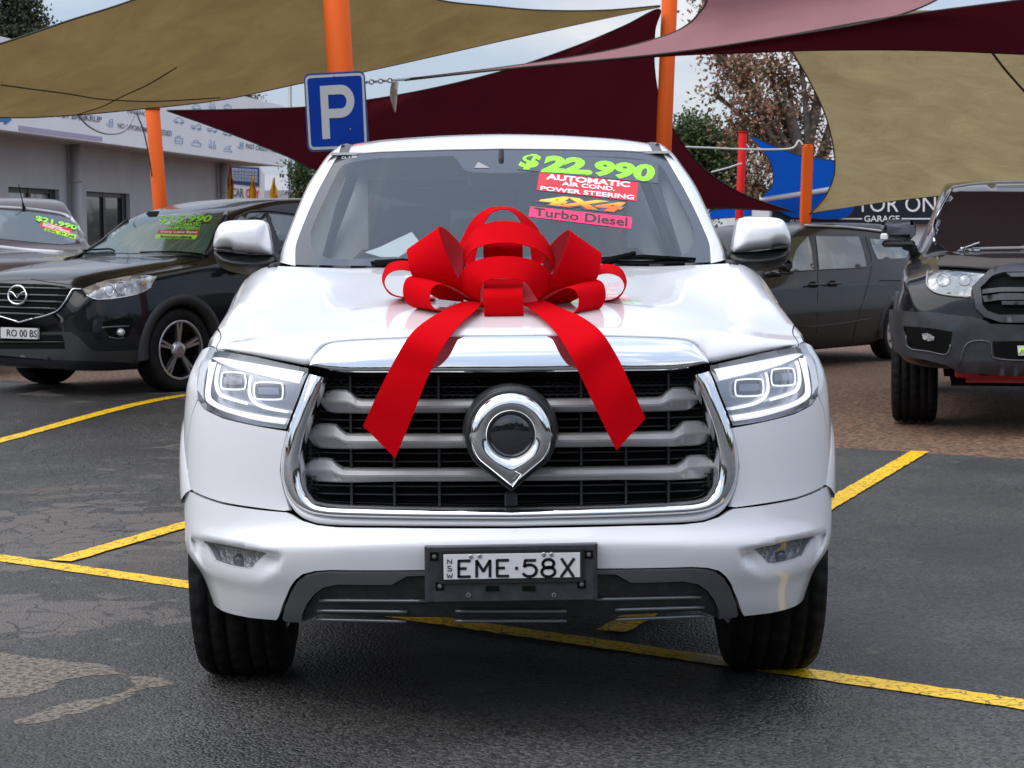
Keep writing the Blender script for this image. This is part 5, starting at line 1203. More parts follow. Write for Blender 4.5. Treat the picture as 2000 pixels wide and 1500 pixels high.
cx.text('feature_lettering', 'POWER STEERING', [(320, 443.5), (391, 443.5), (391, 449), (320, 448)], M['neon'], wsx, .010, offset=.03, shear=.2)
st = cx.pane('low_kms_sticker', [(310, 449), (390, 450), (387, 458), (307, 456)], M['stred'], .006, wsx); cx.text('sticker_lettering', 'Very Low Kms', [(313, 450), (386, 451), (384, 457), (312, 456)], M['stwhite'], st, .010, offset=.03)
st = cx.pane('immaculate_sticker', [(305, 457.5), (386, 459), (381, 467), (302, 465)], M['neonyel'], .006, wsx); cx.text('sticker_lettering', 'Immaculate', [(314, 459), (376, 460), (374, 466), (313, 464)], M['ink'], st, .010, offset=.03)
cx.line('door_handle', [(500, 532), (535, 528)], .012, M['pblack'], .02)
for a in ([(230, 500), (180, 520), (130, 545), (128, 560)],): cx.line('bonnet_edge', [(60, 545), (110, 553), (160, 556), (210, 545), (300, 525), (400, 507)], .003, M['gap'], .0)
# ---- black performance pickup, right
th = R(-13)
o6 = place(2033, 640, 7.95, (0, 0), th)
ST = [(0.0, .50, .80, .62, .74, .60, .5), (.04, .47, .98, .84, .88, .82, .66), (.14, .46, 1.12, .93, 1.02, .90, .74), (.30, .46, 1.18, .985, 1.08, .93, .78), (.6, .46, 1.22, 1.0, 1.12, .94, .80), (1.0, .46, 1.26, 1.0, 1.17, .94, .80), (1.4, .46, 1.28, 1.0, 1.20, .92, .78), (1.55, .46, 1.31, 1.0, 1.21, .90, .76),
      (1.8, .46, 1.50, 1.0, 1.22, .88, .70), (2.2, .46, 1.75, 1.0, 1.23, .87, .66), (2.5, .46, 1.83, 1.0, 1.24, .87, .65), (3.3, .46, 1.86, 1.0, 1.25, .87, .65), (3.75, .46, 1.80, 1.0, 1.25, .88, .66), (3.9, .46, 1.36, 1.0, 1.24, .92, .84), (4.5, .46, 1.34, 1.0, 1.24, .95, .86), (5.3, .5, 1.34, .97, 1.24, .93, .86), (5.38, .55, 1.2, .9, 1.1, .88, .8)]
rp = Car('lifted_pickup', ST, M['pnavyblack'], o6, th, .43, .34, (.98, 4.2), 1.72, 'black lifted pickup with grey bumper and red skid plate at the right edge', 'pickup truck', clad=M['clad'], arch_r=.50, rim_r=.225, nsp=6, rimm='rimblack', spoke='rimblack', split=False, blocks=True)
bp = rp.pp('front_bumper', [(1750, 606), (1820, 612), (1898, 620), (1920, 627), (1934, 632), (2000, 634), (2130, 632), (2130, 722), (2000, 722), (1872, 717), (1850, 709), (1773, 692), (1756, 676), (1750, 640)], M['matgrey'], .05, 9, .045)
rp.pp('fog_recess', [(1776, 637), (1815, 640), (1860, 647), (1856, 670), (1850, 690), (1815, 684), (1785, 677), (1780, 660)], M['gap'], .054, 8, .006, bp)
fo = rp.pp('fog_light', [(1804, 651), (1814, 650), (1827, 657), (1826, 664), (1815, 666), (1806, 661)], M['lamp'], .062, 5, .006, bp)
rp.line('fog_trim', [(1780, 655), (1785, 678), (1815, 685), (1850, 691), (1856, 672)], .005, M['greytrim'], .058, bp)
rp.line('bumper_crease', [(1874, 708), (1890, 669), (1933, 668), (1938, 696), (1970, 702), (2010, 703)], .005, M['greytrim'], .056, bp)
rp.pp('lower_intake', [(1938, 666), (2120, 664), (2110, 700), (1975, 701), (1942, 695)], M['gap'], .054, 9, .004, bp)
pq = rp.pp('number_plate', [(1986, 674), (2084, 674), (2082, 693), (1988, 693)], M['plate'], .075, 10, .01)
rp.text('plate_characters', 'JM 41 KT', [(1992, 677), (2078, 677), (2077, 690), (1993, 690)], M['ink'], pq, .0775) if False else None
rp.line('plate_mark', [(1990, 689), (1995, 680), (2000, 689)], .006, M['neonyel'], .08, pq)
gr = rp.pp('grille', [(1908, 568), (1939, 540), (1970, 533), (2120, 533), (2150, 560), (2140, 610), (2120, 622), (1946, 622), (1920, 612), (1912, 600)], M['gap'], .012, 9, .004)
rp.pp('grille_frame', [(1898, 566), (1916, 549), (1936, 534), (1970, 526), (2060, 523), (2155, 523), (2200, 560), (2190, 606), (2150, 630), (1948, 629), (1922, 620), (1906, 604)], M['matgrey'], .045, 8, .03, gr, holes=[[(1915, 566), (1938, 546), (1960, 540), (2060, 538), (2145, 538), (2178, 562), (2170, 600), (2140, 616), (1950, 616), (1928, 608), (1919, 598)]])
for Q4 in ([(1918, 570), (1955, 566), (2130, 566), (2130, 573), (1955, 574), (1918, 578)], [(1918, 581), (1955, 577), (2130, 577), (2130, 586), (1950, 588), (1922, 592)], [(1955, 590), (2130, 590), (2130, 596), (1957, 597)], [(1962, 539), (2100, 538), (2100, 547), (1975, 547)]):
    rp.pp('grille_bar', Q4, M['matgrey'], .040, 9, .022, gr)
rp.text('grille_lettering', 'FORD', [(1975, 573), (2095, 573), (2095, 592), (1975, 592)], M['gap'], gr, .046, offset=.03) if False else None
hl = rp.pp('headlight', [(1812, 532), (1826, 528), (1870, 531), (1925, 537), (1910, 552), (1897, 566), (1896, 580), (1860, 577), (1826, 570), (1814, 562)], M['lampgrey'], .006, 7)
rp.line('lamp_ring', [(1843+13*math.cos(R(a)), 548+12*math.sin(R(a))) for a in range(0, 361, 36)], .0028, M['lampdark'], .008, hl)
rp.line('lamp_ring', [(1884+12*math.cos(R(a)), 548+11*math.sin(R(a))) for a in range(0, 361, 36)], .0028, M['lampdark'], .008, hl)
rp.line('lamp_edge', [(1813, 531), (1811, 556), (1826, 571), (1860, 578), (1896, 581)], .008, M['barsilver'], .008, hl)
rp.pp('bonnet_deflector', [(1832, 524), (1838, 510), (1848, 504), (1880, 506), (1940, 511), (2150, 512), (2150, 526), (1990, 528), (1935, 530), (1880, 526)], M['greytrim'], .025, 9, .012)
wr = rp.pp('windscreen', [(1863, 368), (1900, 363), (1960, 360), (2040, 359), (2190, 366), (2230, 440), (2235, 480), (2050, 490), (1878, 491), (1850, 489), (1829, 473), (1828, 440), (1845, 400)], M['browndark'], .004, 14, .004)
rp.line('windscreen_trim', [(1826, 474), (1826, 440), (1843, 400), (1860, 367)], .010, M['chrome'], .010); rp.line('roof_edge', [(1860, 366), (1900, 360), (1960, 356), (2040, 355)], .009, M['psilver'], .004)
rp.line('wiper', [(1878, 493), (1912, 480)], .008, M['chrome'], .03)
rp.text('dealer_mark', 'ABC 1', [(1864, 372), (1881, 370), (1881, 374), (1864, 376)], M['stwhite'], wr) if False else None
for sg in (-1, 1):
    mb = MB(); T_ = Matrix.Translation((sg*1.0, 1.75, 1.42)); mb.box((-.135, -.07, -.055), (.135, .06, .11), T_, bev=.045); o = mb.build('door_mirror', M['mirrorgrey'], rp.root, True)
    mb = MB(); mb.box((-.13, -.065, -.11), (.13, .055, -.055), T_, bev=.02); mb.tube([(sg*.95, 1.75, 1.33), (sg*.89, 1.78, 1.30), (sg*.87, 1.80, 1.22)], .04, 8); mb.build('mirror_base', M['clad'], o, True)
    mb = MB(); mb.box((sg*1.0+(-.14 if sg < 0 else .08), 1.672, 1.365), (sg*1.0+(-.08 if sg < 0 else .14), 1.70, 1.42), bev=.012); mb.build('mirror_indicator', M['stwhite'], o)
mb = MB(); mb.box((-.58, .06, .40), (.58, .16, .50), bev=.015); mb.box((-.5, .16, .36), (.5, .6, .42)); sk = mb.build('skid_plate', M['redplate'], rp.root)
for x_ in (-.42, .24): mb = MB(); mb.box((x_, .02, .42), (x_+.18, .10, .50), bev=.02); mb.build('tow_hook', M['gap'], sk)
rp.pp('side_window', [(1812, 462), (1822, 440), (1838, 402), (1848, 385), (1842, 384), (1826, 404), (1808, 440)], M['browndark'], .003, 8, 0)
# ---- dark grey people mover, right
th = R(-42)
c_, s_ = math.cos(th), math.sin(th); gw = onz(1738, 702, -.20); lw_ = (.86, 3.99); o7 = Vector((gw.x-(c_*lw_[0]-s_*lw_[1]), gw.y+.1-(s_*lw_[0]+c_*lw_[1]), -.20))
ST = [(0.0, .32, .72, .60, .62, .58, .5), (.05, .26, .88, .80, .76, .78, .62), (.2, .22, .98, .90, .86, .87, .72), (.5, .20, 1.04, .97, .93, .92, .76), (.95, .20, 1.10, .99, .97, .93, .78), (1.2, .20, 1.22, .99, .99, .93, .76), (1.7, .20, 1.50, .99, 1.0, .93, .72), (2.1, .20, 1.68, .99, 1.0, .93, .70),
      (2.6, .20, 1.75, .99, 1.0, .93, .69), (3.4, .20, 1.76, .99, 1.0, .93, .69), (4.2, .20, 1.75, .99, 1.02, .93, .68), (4.7, .22, 1.68, .98, 1.04, .92, .67), (4.95, .3, 1.4, .96, 1.0, .90, .7), (5.1, .4, .95, .9, .85, .86, .7)]
kv = Car('people_mover', ST, M['pgrey'], o7, th, .345, .235, (.93, 3.99), 1.74, 'dark grey people mover parked beyond the white pickup mirror, right', 'van', rim_r=.235, nsp=7, rimm='alloy', spoke='alloy', split=False, sp_w=.10)
kv.pp('front_side_window', [(1504, 520), (1512, 495), (1530, 474), (1552, 463), (1570, 461), (1578, 461), (1585, 490), (1589, 527), (1545, 529)], M['sideglass'], .003, 9, .004)
kv.pp('rear_side_window', [(1593, 461), (1640, 462), (1677, 462), (1686, 490), (1692, 520), (1650, 525), (1600, 526), (1597, 495)], M['sideglass'], .003, 9, .004)
kv.pp('quarter_window', [(1698, 466), (1735, 469), (1775, 473), (1775, 504), (1714, 506), (1706, 490)], M['sideglass'], .003, 9, .004)
kv.line('roof_rail', [(1572, 443), (1640, 444), (1700, 450), (1740, 456)], .016, M['psilver'], .02)
for u0, v0 in ((1574, 558), (1612, 556)):
    kv.line('door_handle', [(u0, v0), (u0+28, v0-1)], .013, M['pgrey'], .035); kv.pp('handle_recess', [(u0+6, v0-4), (u0+10, v0-8), (u0+17, v0-8), (u0+21, v0-4), (u0+21, v0+4), (u0+6, v0+4)], M['gap'], .003, 8, 0)
kv.line('window_chrome', [(1500, 531), (1550, 530), (1600, 527), (1680, 523), (1698, 519), (1703, 510)], .006, M['greytrim'], .006)
kv.line('door_edge', [(1592, 460), (1596, 500), (1597, 560), (1594, 680)], .003, M['gap'], .001); kv.line('door_edge', [(1690, 462), (1702, 510), (1694, 560), (1670, 640), (1664, 690)], .003, M['gap'], .001); kv.line('slide_rail', [(1718, 548), (1770, 548)], .006, M['gap'], .001)
kv.line('side_crease', [(1560, 640), (1640, 632), (1700, 622)], .006, M['pgrey'], .004); kv.line('body_crease', [(1634, 560), (1650, 557), (1728, 556), (1735, 578), (1745, 580)], .004, M['greytrim'], -.001)
kv.mirror(1, *kv.mirror_at(1530, 522, 1.14), .20, .15, M['pgrey'], M['pgrey'], .88); kv.mirror(-1, 1.68, 1.02, .20, .15, M['pgrey'], M['pgrey'], .88)
# ---- maroon wagon, far left
th = R(24)
o8 = place(95, 520, 14.3, (0, 0), th); o8.z = .15
ST = [(0.0, .40, .78, .66, .66, .64, .5), (.05, .36, .96, .82, .82, .80, .66), (.2, .34, 1.05, .90, .93, .87, .74), (.9, .34, 1.12, .93, 1.0, .89, .76), (1.3, .34, 1.16, .93, 1.04, .88, .74), (1.6, .34, 1.34, .93, 1.06, .86, .70), (2.0, .34, 1.60, .93, 1.07, .85, .66), (2.3, .34, 1.70, .93, 1.08, .85, .65),
      (3.0, .34, 1.74, .93, 1.10, .85, .65), (4.2, .34, 1.70, .93, 1.10, .85, .64), (4.6, .36, 1.4, .92, 1.08, .84, .66), (4.75, .45, 1.0, .88, .9, .82, .7)]
mw = Car('maroon_wagon', ST, M['pmaroon'], o8, th, .36, .24, (.9, 3.6), 1.62, 'maroon wagon priced 21,990 with an aerial, against the grey building at far left', 'car')
wm_ = mw.pp('windscreen', [(-90, 402), (0, 411), (60, 415), (115, 422), (140, 430), (166, 464), (160, 474), (120, 478), (60, 473), (0, 467), (-90, 462)], M['sideglass'], .004, 10, .004)
mw.line('bonnet_sky_sheen', [(-60, 478), (0, 483), (60, 489), (122, 493)], .035, M['psilver'], -.01)  # silver strip stands in for sky reflected along the maroon bonnet edge
mw.line('roof_edge', [(-80, 400), (0, 405), (60, 409), (120, 418), (138, 427)], .022, M['psilver'], .0); mw.line('windscreen_pillar', [(138, 426), (152, 443), (169, 464)], .022, M['psilver'], .0)  # silver strips paint the sky's reflection on the maroon roof edge and pillar
p = mw.cast(47, 410, .01); q = Vector((p.x-.045, p.y+.05, p.z+.28)); mb = MB(); mb.tube([p, lerp(p, q, .3), q], [.022, .006, .004], 6); mb.build('aerial', M['gap'], mw.root)
mw.text('price_lettering', '$21.990', [(69, 420), (151, 440), (150, 451), (70, 431)], M['neon'], wm_, .016, offset=.03, shear=.1)
st = mw.pane('feature_sticker', [(80, 432), (141, 447), (139, 457), (79, 443)], M['stred'], .008, wm_); mw.text('sticker_lettering', 'AUTOMATIC\nPOWER STEERING', [(84, 434), (137, 448), (136, 455), (83, 442)], M['stwhite'], st, .014, offset=.03)
st = mw.pane('ideal_sticker', [(88, 444), (149, 459), (147, 467), (87, 450)], M['neonyel'], .008, wm_); mw.text('sticker_lettering', 'IDEAL 1ST CAR', [(90, 446), (147, 460), (146, 465), (89, 449)], M['ink'], st, .014, offset=.03)
mw.mirror(1, 1.7, 1.14, m=M['pmaroon']); mw.mirror(-1, 1.7, 1.14, m=M['pmaroon'])
mw.pp('headlight', [(-60, 505), (-10, 508), (-12, 525), (-60, 522)], M['lamp'], .004, 8)
# ---- silver car corner in front of it and a car behind
th = R(42); o9 = place(-135, 560, 12.4, (0, 0), th); o9.z = .13
ST2 = [(0.0, .30, .66, .6, .56, .56, .45), (.06, .24, .82, .78, .70, .75, .6), (.3, .20, .92, .88, .82, .84, .7), (.9, .20, 1.0, .90, .90, .85, .72), (1.2, .20, 1.05, .90, .93, .85, .72), (1.6, .20, 1.25, .90, .95, .84, .66), (2.0, .20, 1.42, .90, .96, .83, .60), (2.5, .20, 1.46, .90, .97, .83, .58), (3.3, .20, 1.42, .90, .98, .83, .58), (3.9, .22, 1.15, .88, .98, .82, .62), (4.3, .35, .9, .8, .8, .76, .6)]
sv = Car('silver_hatchback', ST, M['psilver'], o9, th, .34, .22, (.92, 3.62), 1.56, 'silver car whose headlight corner just shows beside the black SUV bonnet', 'car')
sv.pp('headlight', [(-30, 498), (6, 500), (22, 512), (16, 522), (-30, 520)], M['lamp'], .004, 6)
th = R(-30); o10 = place(150, 470, 19.0, (0, 0), th); o10.z = .15
bh = Car('grey_sedan', ST2, M['psilver'], o10, th, .32, .21, (.85, 3.4), 1.54, 'silver sedan showing only its roof line between the maroon wagon and black SUV', 'car')
bh.pp('windscreen', [(162, 452), (185, 440), (206, 428), (226, 427), (230, 452)], M['browndark'], .004, 8, .004)
# ================================================================ BUILDINGS, SHADE SAILS, POSTS, SIGNS
M['wall'] = mat('grey_render', (.44, .44, .46), .85, noise_=(1.4, (.38, .38, .40), .4, .75), bump=(40, .15, .003))
M['fascia'] = mat('pale_fascia_panel', (.84, .84, .86), .5, noise_=(.9, (.78, .78, .80), .4, .8))
M['lilac'] = mat('lilac_panel', (.40, .36, .50), .55); M['soffit'] = mat('soffit_grey', (.42, .42, .42), .7)
M['frameblk'] = mat('black_window_frame', (.010, .012, .016), .4); M['blind'] = mat('pale_window_pane', (.22, .27, .28), .12, 0, .8); M['darkpane'] = mat('dark_window_pane', (.030, .032, .036), .12, 0, .8)
M['pipe'] = mat('grey_downpipe', (.36, .36, .375), .55); M['signtext'] = mat('sign_slate_print', (.10, .12, .17), .6); M['signblue'] = mat('sign_blue_print', (.17, .33, .55), .6); M['arrowblue'] = mat('arrow_blue', (.01, .17, .50), .5)
M['orange'] = mat('orange_post_paint', (.68, .10, .008), .6, spec=.15, noise_=(3.0, (.60, .095, .010), .4, .7, (1, 1, .25)), bump=(60, .15, .002))
M['redpost'] = mat('red_post_paint', (.50, .006, .008), .6, spec=.15); M['galv'] = mat('galvanised_steel', (.30, .31, .32), .5, .6)
M['signbl'] = mat('parking_sign_blue', (.001, .030, .25), .5, spec=.12, noise_=(3, (.002, .042, .31), .4, .7)); M['signwh'] = mat('parking_sign_silver_white', (.46, .46, .47), .5); M['signback'] = mat('sign_edge_blue', (.012, .045, .20), .45)
M['rope'] = mat('white_rope', (.62, .61, .58), .8); M['seam'] = mat('dark_webbing', (.035, .030, .022), .8); M['khakiseam'] = mat('khaki_seam', (.085, .062, .03), .8)
M['navy'] = mat('navy_signboard', (.004, .010, .020), .35); M['navyedge'] = mat('navy_edge_blue', (.010, .035, .20), .4); M['whitewall'] = mat('white_wall', (.60, .61, .63), .7); M['brick'] = mat('brown_brick', (.16, .085, .05), .85, noise_=(9, (.24, .14, .09), .4, .6))
def sailmat(name, top, under, trans, k=1.0, stretch=(1, 1, 1)):
    m = bpy.data.materials.new(name); m.use_nodes = True; t = m.node_tree; t.nodes.clear(); l = t.links.new
    o = N(t, 'ShaderNodeOutputMaterial'); tc = N(t, 'ShaderNodeTexCoord'); mp_ = N(t, 'ShaderNodeMapping'); mp_.inputs['Scale'].default_value = stretch
    mp_.inputs['Rotation'].default_value = (0, R(20), R(35))
    nz = N(t, 'ShaderNodeTexNoise'); nz.inputs['Scale'].default_value = 1.5; nz.inputs['Detail'].default_value = 9; nz.inputs['Roughness'].default_value = .62; nz.inputs['Distortion'].default_value = .5
    l(tc.outputs['Object'], mp_.inputs['Vector']); l(mp_.outputs['Vector'], nz.inputs['Vector'])
    rp_ = N(t, 'ShaderNodeValToRGB'); rp_.color_ramp.elements[0].position = .34; rp_.color_ramp.elements[1].position = .66
    rp_.color_ramp.elements[0].color = (*[c*(1-.24*k) for c in top], 1); rp_.color_ramp.elements[1].color = (*top, 1); l(nz.outputs['Fac'], rp_.inputs['Fac'])
    df = N(t, 'ShaderNodeBsdfDiffuse'); tr = N(t, 'ShaderNodeBsdfTranslucent'); mx_ = N(t, 'ShaderNodeMixShader'); mx_.inputs['Fac'].default_value = trans
    l(rp_.outputs['Color'], df.inputs['Color']); l(rp_.outputs['Color'], tr.inputs['Color'])
    bp_ = N(t, 'ShaderNodeBump'); bp_.inputs['Strength'].default_value = .9; bp_.inputs['Distance'].default_value = .06*k; l(nz.outputs['Fac'], bp_.inputs['Height']); l(bp_.outputs['Normal'], df.inputs['Normal']); l(bp_.outputs['Normal'], tr.inputs['Normal'])
    l(df.outputs[0], mx_.inputs[1]); l(tr.outputs[0], mx_.inputs[2]); l(mx_.outputs[0], o.inputs['Surface']); return m
M['khaki'] = sailmat('khaki_shade_cloth', (.275, .19, .078), None, .40, 1.0, (1.0, 1.0, 2.6)); M['khaki2'] = sailmat('sandy_shade_cloth', (.50, .39, .20), None, .42, 1.0, (1.0, 1.0, 2.6))
M['maroon'] = sailmat('maroon_shade_cloth', (.105, .012, .021), None, .15, .5); M['pinksail'] = sailmat('lit_pink_shade_cloth', (.38, .195, .205), None, .3, .4); M['bluesail'] = sailmat('blue_shade_cloth', (.010, .11, .58), None, .35, .3)
# ---- shade sails: tensioned cloth between two edge curves
def sail(name, A, B, m, label, n=8, cross=18, sag=0.0, parent=None, cat='shade sail'):
    A3 = [Vector(p) for p in cr([at(u, v, y) for u, v, y in A], n)]; B3 = [Vector(p) for p in cr([at(u, v, y) for u, v, y in B], n)]
    k = max(len(A3), len(B3))
    def rs(P):
        out = []
        for i in range(k):
            t = i/(k-1)*(len(P)-1); a = int(min(t, len(P)-2)); out.append(lerp(P[a], P[a+1], t-a))
        return out
    A3, B3 = rs(A3), rs(B3); rows = []
    for i, (a, b) in enumerate(zip(A3, B3)):
        r = []
        for j in range(cross+1):
            t = j/cross; p = lerp(a, b, t); p = p+Vector((0, 0, -sag*4*t*(1-t)*math.sin(math.pi*i/(k-1)))); r.append(p)
        rows.append(r)
    o = grid(name, rows, m, parent)
    if label: tag(o, label, cat)
    mb = MB(); mb.tube(A3, .008, 5); mb.tube(B3, .008, 5); mb.build('edge_cable', M['seam'], o, True)['kind'] = 'stuff'
    return o, rows
def on_sail(rows, px, r=.007, parent=None, name='seam', m=None, off=.03):
    bv = BVHTree.FromPolygons(*g_grid(rows)); P = []
    for u, v in cr(px, 5):
        d = ray(u, v).normalized(); h = bv.ray_cast(CAM, d)
        if h[0] is not None: P.append(h[0]-d*off)
    if len(P) > 1: mb = MB(); mb.tube(P, r, 5); mb.build(name, m or M['seam'], parent, True)
sA, rA = sail('shade_sail', [(-320, 215, 9), (0, 229, 11), (120, 226, 12), (250, 215, 12.8), (430, 195, 13.4), (590, 162, 14), (720, 138, 14.5), (1000, 75, 15.2), (1180, 36, 15.7), (1289, 13, 16)],
              [(-320, 215, 9), (-180, 138, 8.6), (0, 86, 8.6), (130, 42, 8.8), (265, -2, 9.2), (420, -70, 9.6), (600, -105, 10.2), (760, -45, 11.5), (850, -2, 12.6), (960, 12, 13.6), (1060, 20, 14.5), (1180, 20, 15.3), (1289, 11, 16)], M['khaki'], 'large khaki shade sail overhead at upper left, behind the orange sign post', sag=.12)
on_sail(rA, [(2, 166), (60, 174), (130, 183), (200, 194), (300, 198), (430, 191)], .006, sA, m=M['khakiseam']); on_sail(rA, [(150, 224), (200, 208), (240, 188), (290, 165), (345, 132)], .006, sA, m=M['khakiseam'])
sB, rB = sail('shade_sail', [(326, 216, 14), (440, 257, 14.4), (555, 303, 14.8), (620, 334, 15), (760, 385, 15.6), (1000, 420, 16.5), (1250, 412, 17.8), (1390, 407, 18.6), (1548, 413, 19.3)],
              [(326, 216, 14), (450, 214, 14.3), (600, 209, 14.6), (720, 195, 15), (860, 169, 15.2), (1000, 133, 15.5), (1130, 88, 15.8), (1220, 50, 15.9), (1287, 18, 16.05), (1279, 60, 16.3), (1278, 130, 16.6), (1290, 200, 17), (1318, 256, 17.5), (1370, 325, 18.2), (1450, 378, 18.8), (1548, 413, 19.3)], M['maroon'], 'dark maroon shade sail stretched across behind the pickup roof', sag=.0)
sD = empty('shade_sail', loc=(0, 0, 0), label='twisted pink and dark maroon shade sail overhead at upper right', cat='shade sail')
sail('lit_panel', [(790, 155, 12.2), (1000, 129, 12.0), (1180, 101, 11.8), (1290, 73, 11.6), (1340, 50, 11.5), (1366, 24, 11.4), (1380, 0, 11.3), (1388, -60, 11.0)], [(790, 157, 12.2), (1000, 134, 11.6), (1290, 106, 11), (1500, 76, 10.5), (1740, 34, 10), (1860, -20, 10.0), (1900, -80, 10)], M['pinksail'], None, parent=sD)  # lit side of the cloth painted pink, its shaded side painted maroon
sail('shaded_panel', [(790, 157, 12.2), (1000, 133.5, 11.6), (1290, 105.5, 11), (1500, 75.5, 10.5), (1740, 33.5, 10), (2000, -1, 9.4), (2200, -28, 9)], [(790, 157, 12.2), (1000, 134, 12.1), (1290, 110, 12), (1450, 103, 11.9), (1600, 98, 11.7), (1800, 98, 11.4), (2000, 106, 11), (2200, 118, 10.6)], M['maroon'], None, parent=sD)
sC, rC = sail('shade_sail', [(1500, 20, 14), (1545, 97, 14.9), (1582, 160, 15.8), (1612, 225, 16.8), (1628, 290, 17.8), (1629, 340, 18.5), (1611, 385, 19.1), (1583, 416, 19.5), (1584, 416, 19.5)],
              [(2350, 20, 11), (2360, 160, 12), (2330, 260, 13), (2250, 330, 14.2), (2150, 360, 15.4), (2000, 370, 16.6), (1850, 381, 17.8), (1700, 398, 18.8), (1584, 417, 19.5)], M['khaki2'], 'sandy shade sail filling the upper right beside the thin orange post', sag=.0)
on_sail(rC, [(1936, 100), (1965, 138), (2004, 182)], .012, sC)
sail('shade_sail', [(1395, -60, 15), (1560, -30, 15.5), (1640, 0, 16), (1700, 20, 16.5), (1752, 38, 17)], [(1380, 60, 15), (1500, 60, 15.5), (1600, 50, 16), (1690, 44, 16.5), (1752, 39, 17)], M['khaki2'], 'sliver of sandy shade sail above the pink sail at the top right')
sE, rE = sail('shade_sail', [(1461, 263, 26), (1495, 300, 26), (1509, 335, 26.2), (1508, 362, 26.4), (1484, 388, 26.7), (1478, 392, 26.8)], [(1461, 263, 26), (1500, 280, 26), (1560, 303, 26.2), (1660, 328, 26.6), (1660, 420, 26.8), (1548, 425, 26.8)], M['bluesail'], 'bright blue shade sail with a white band behind the thin orange post')
on_sail(rE, [(1484, 390), (1550, 381), (1640, 367)], .045, sE, 'white_band', M['whitewall'])
sail('shade_sail', [(1385, 428, 29), (1440, 424, 29.2), (1515, 415, 29.4)], [(1388, 411, 29), (1440, 405, 29.2), (1520, 404, 29.4)], M['bluesail'], 'low strip of blue shade sail beneath the maroon sail tip')
# ---- orange posts
def post(P, Q4, r, label, group='orange posts holding the shade sails', square=False, m=None, name='shade_post', capm=None):
    o = empty(name, loc=(0, 0, 0), label=label, cat='post', group=group); o.location = (P.x, P.y, P.z); o.matrix_world = Matrix.Translation(P); d = Q4-P
    mb = MB()
    if square:
        T_ = d.to_track_quat('Z', 'Y').to_matrix().to_4x4(); mb.box((-r, -r, 0), (r, r, d.length), T_, bev=.012)
    else: mb.tube([Vector(), d], r, 24)
    mb.build('shaft', m or M['orange'], o, not square)
    mb = MB(); mb.tube([d*.999, d*1.0+Vector((0, 0, .02))], r*1.08, 16 if not square else 4); mb.build('cap', capm or m or M['orange'], o, True)
    mb = MB(); mb.box((-r*2, -r*2, 0), (r*2, r*2, .02)); mb.build('base_plate', M['galv'], o)
    return o
def post_px(top, bot_, y, r, label, **kw):
    a = at(top[0], top[1], y); b = at(bot_[0], bot_[1], y); d = b-a; k = (GH(a.x, a.y)-a.z)/d.z; return post(a+d*k, a, r, label, **kw)
post_px((651, -90), (665, 140), 10.0, .102, 'thick round orange post behind the blue parking sign')
post_px((1310, -60), (1297, 270), 16.2, .088, 'tall orange post rising just right of the pickup roof')
post_px((298, 214), (312.5, 398), 15.6, .077, 'leaning orange post in front of the grey building')
p4 = post_px((1578, 285), (1572.5, 440), 19.6, .066, 'thin square orange post in front of the blue sail', square=True)
post_px((1451, 259), (1446, 375), 26.2, .066, 'red post holding the bright blue sail', group=None, m=M['redpost'])
post_px((1556, 370), (1552, 430), 30, .05, 'short red post behind the blue sail', group=None, m=M['redpost'])
# ---- P sign
ps = empty('parking_sign', label='blue parking sign with a white P on the orange post', cat='sign')
PSY = 9.86
def ps_plane(u, v, o_=0.0): return at(u, v, PSY-o_)
def rq(Q4, r, n=5):
    out = []
    for i in range(4):
        a, b, c = Vector(Q4[i-1]), Vector(Q4[i]), Vector(Q4[(i+1) % 4]); e1 = (a-b).normalized()*r; e2 = (c-b).normalized()*r
        for k in range(n+1): t = k/n; out.append(tuple(lerp(lerp(b+e1, b, t), lerp(b, b+e2, t), t)))
    return out
def flat(name, px, surf, m, parent, th=.004, holes=(), step=400):
    P = [(u, -v) for u, v in px]; H = [[(u, -v) for u, v in h] for h in holes]; V, F = triang(P, step, H); V3 = [surf(u, -v) for u, v in V]
    f = F[0]
    if (V3[f[1]]-V3[f[0]]).cross(V3[f[2]]-V3[f[0]]).dot(CAM-V3[f[0]]) < 0: F = [q[::-1] for q in F]
    V3, F = thicken(V3, F, th); return mesh(name, V3, F, m, parent, False)
q0 = [(593, 144), (712, 138), (721, 291), (601, 297)]; q1 = [(595.5, 148), (710, 142), (717, 288), (604, 293)]; q2 = [(600, 153), (706, 147), (712, 283), (608, 287)]
flat('sign_plate', rq(q0, 13), lambda u, v: ps_plane(u, v), M['signback'], ps, .03)
flat('sign_border', rq(q1, 11), lambda u, v: ps_plane(u, v, .003), M['signwh'], ps, .002)
flat('sign_face', rq(q2, 7), lambda u, v: ps_plane(u, v, .006), M['signbl'], ps, .002)
Pout = [(624.5, 168), (664, 165.5)]+[(666+26*math.sin(R(a)), 197.5-32*math.cos(R(a))) for a in range(12, 180, 12)]+[(664, 230), (643, 231), (645, 271), (630, 272)]
Pin = [(640.5, 185), (664, 184)]+[(665.5+11.5*math.sin(R(a)), 198-14*math.cos(R(a))) for a in range(15, 180, 15)]+[(663, 212), (642, 213)]
flat('letter_p', Pout, lambda u, v: ps_plane(u, v, .010), M['signwh'], ps, .003, [Pin])
for u, v in ((652, 149), (684, 252)):
    p = ps_plane(u, v, .012); mb = MB(); mb.lathe([(-.004, .001), (-.003, .006), (.004, .007)], 10, Matrix.Translation(p), 'Y'); mb.build('rivet', M['galv'], ps)
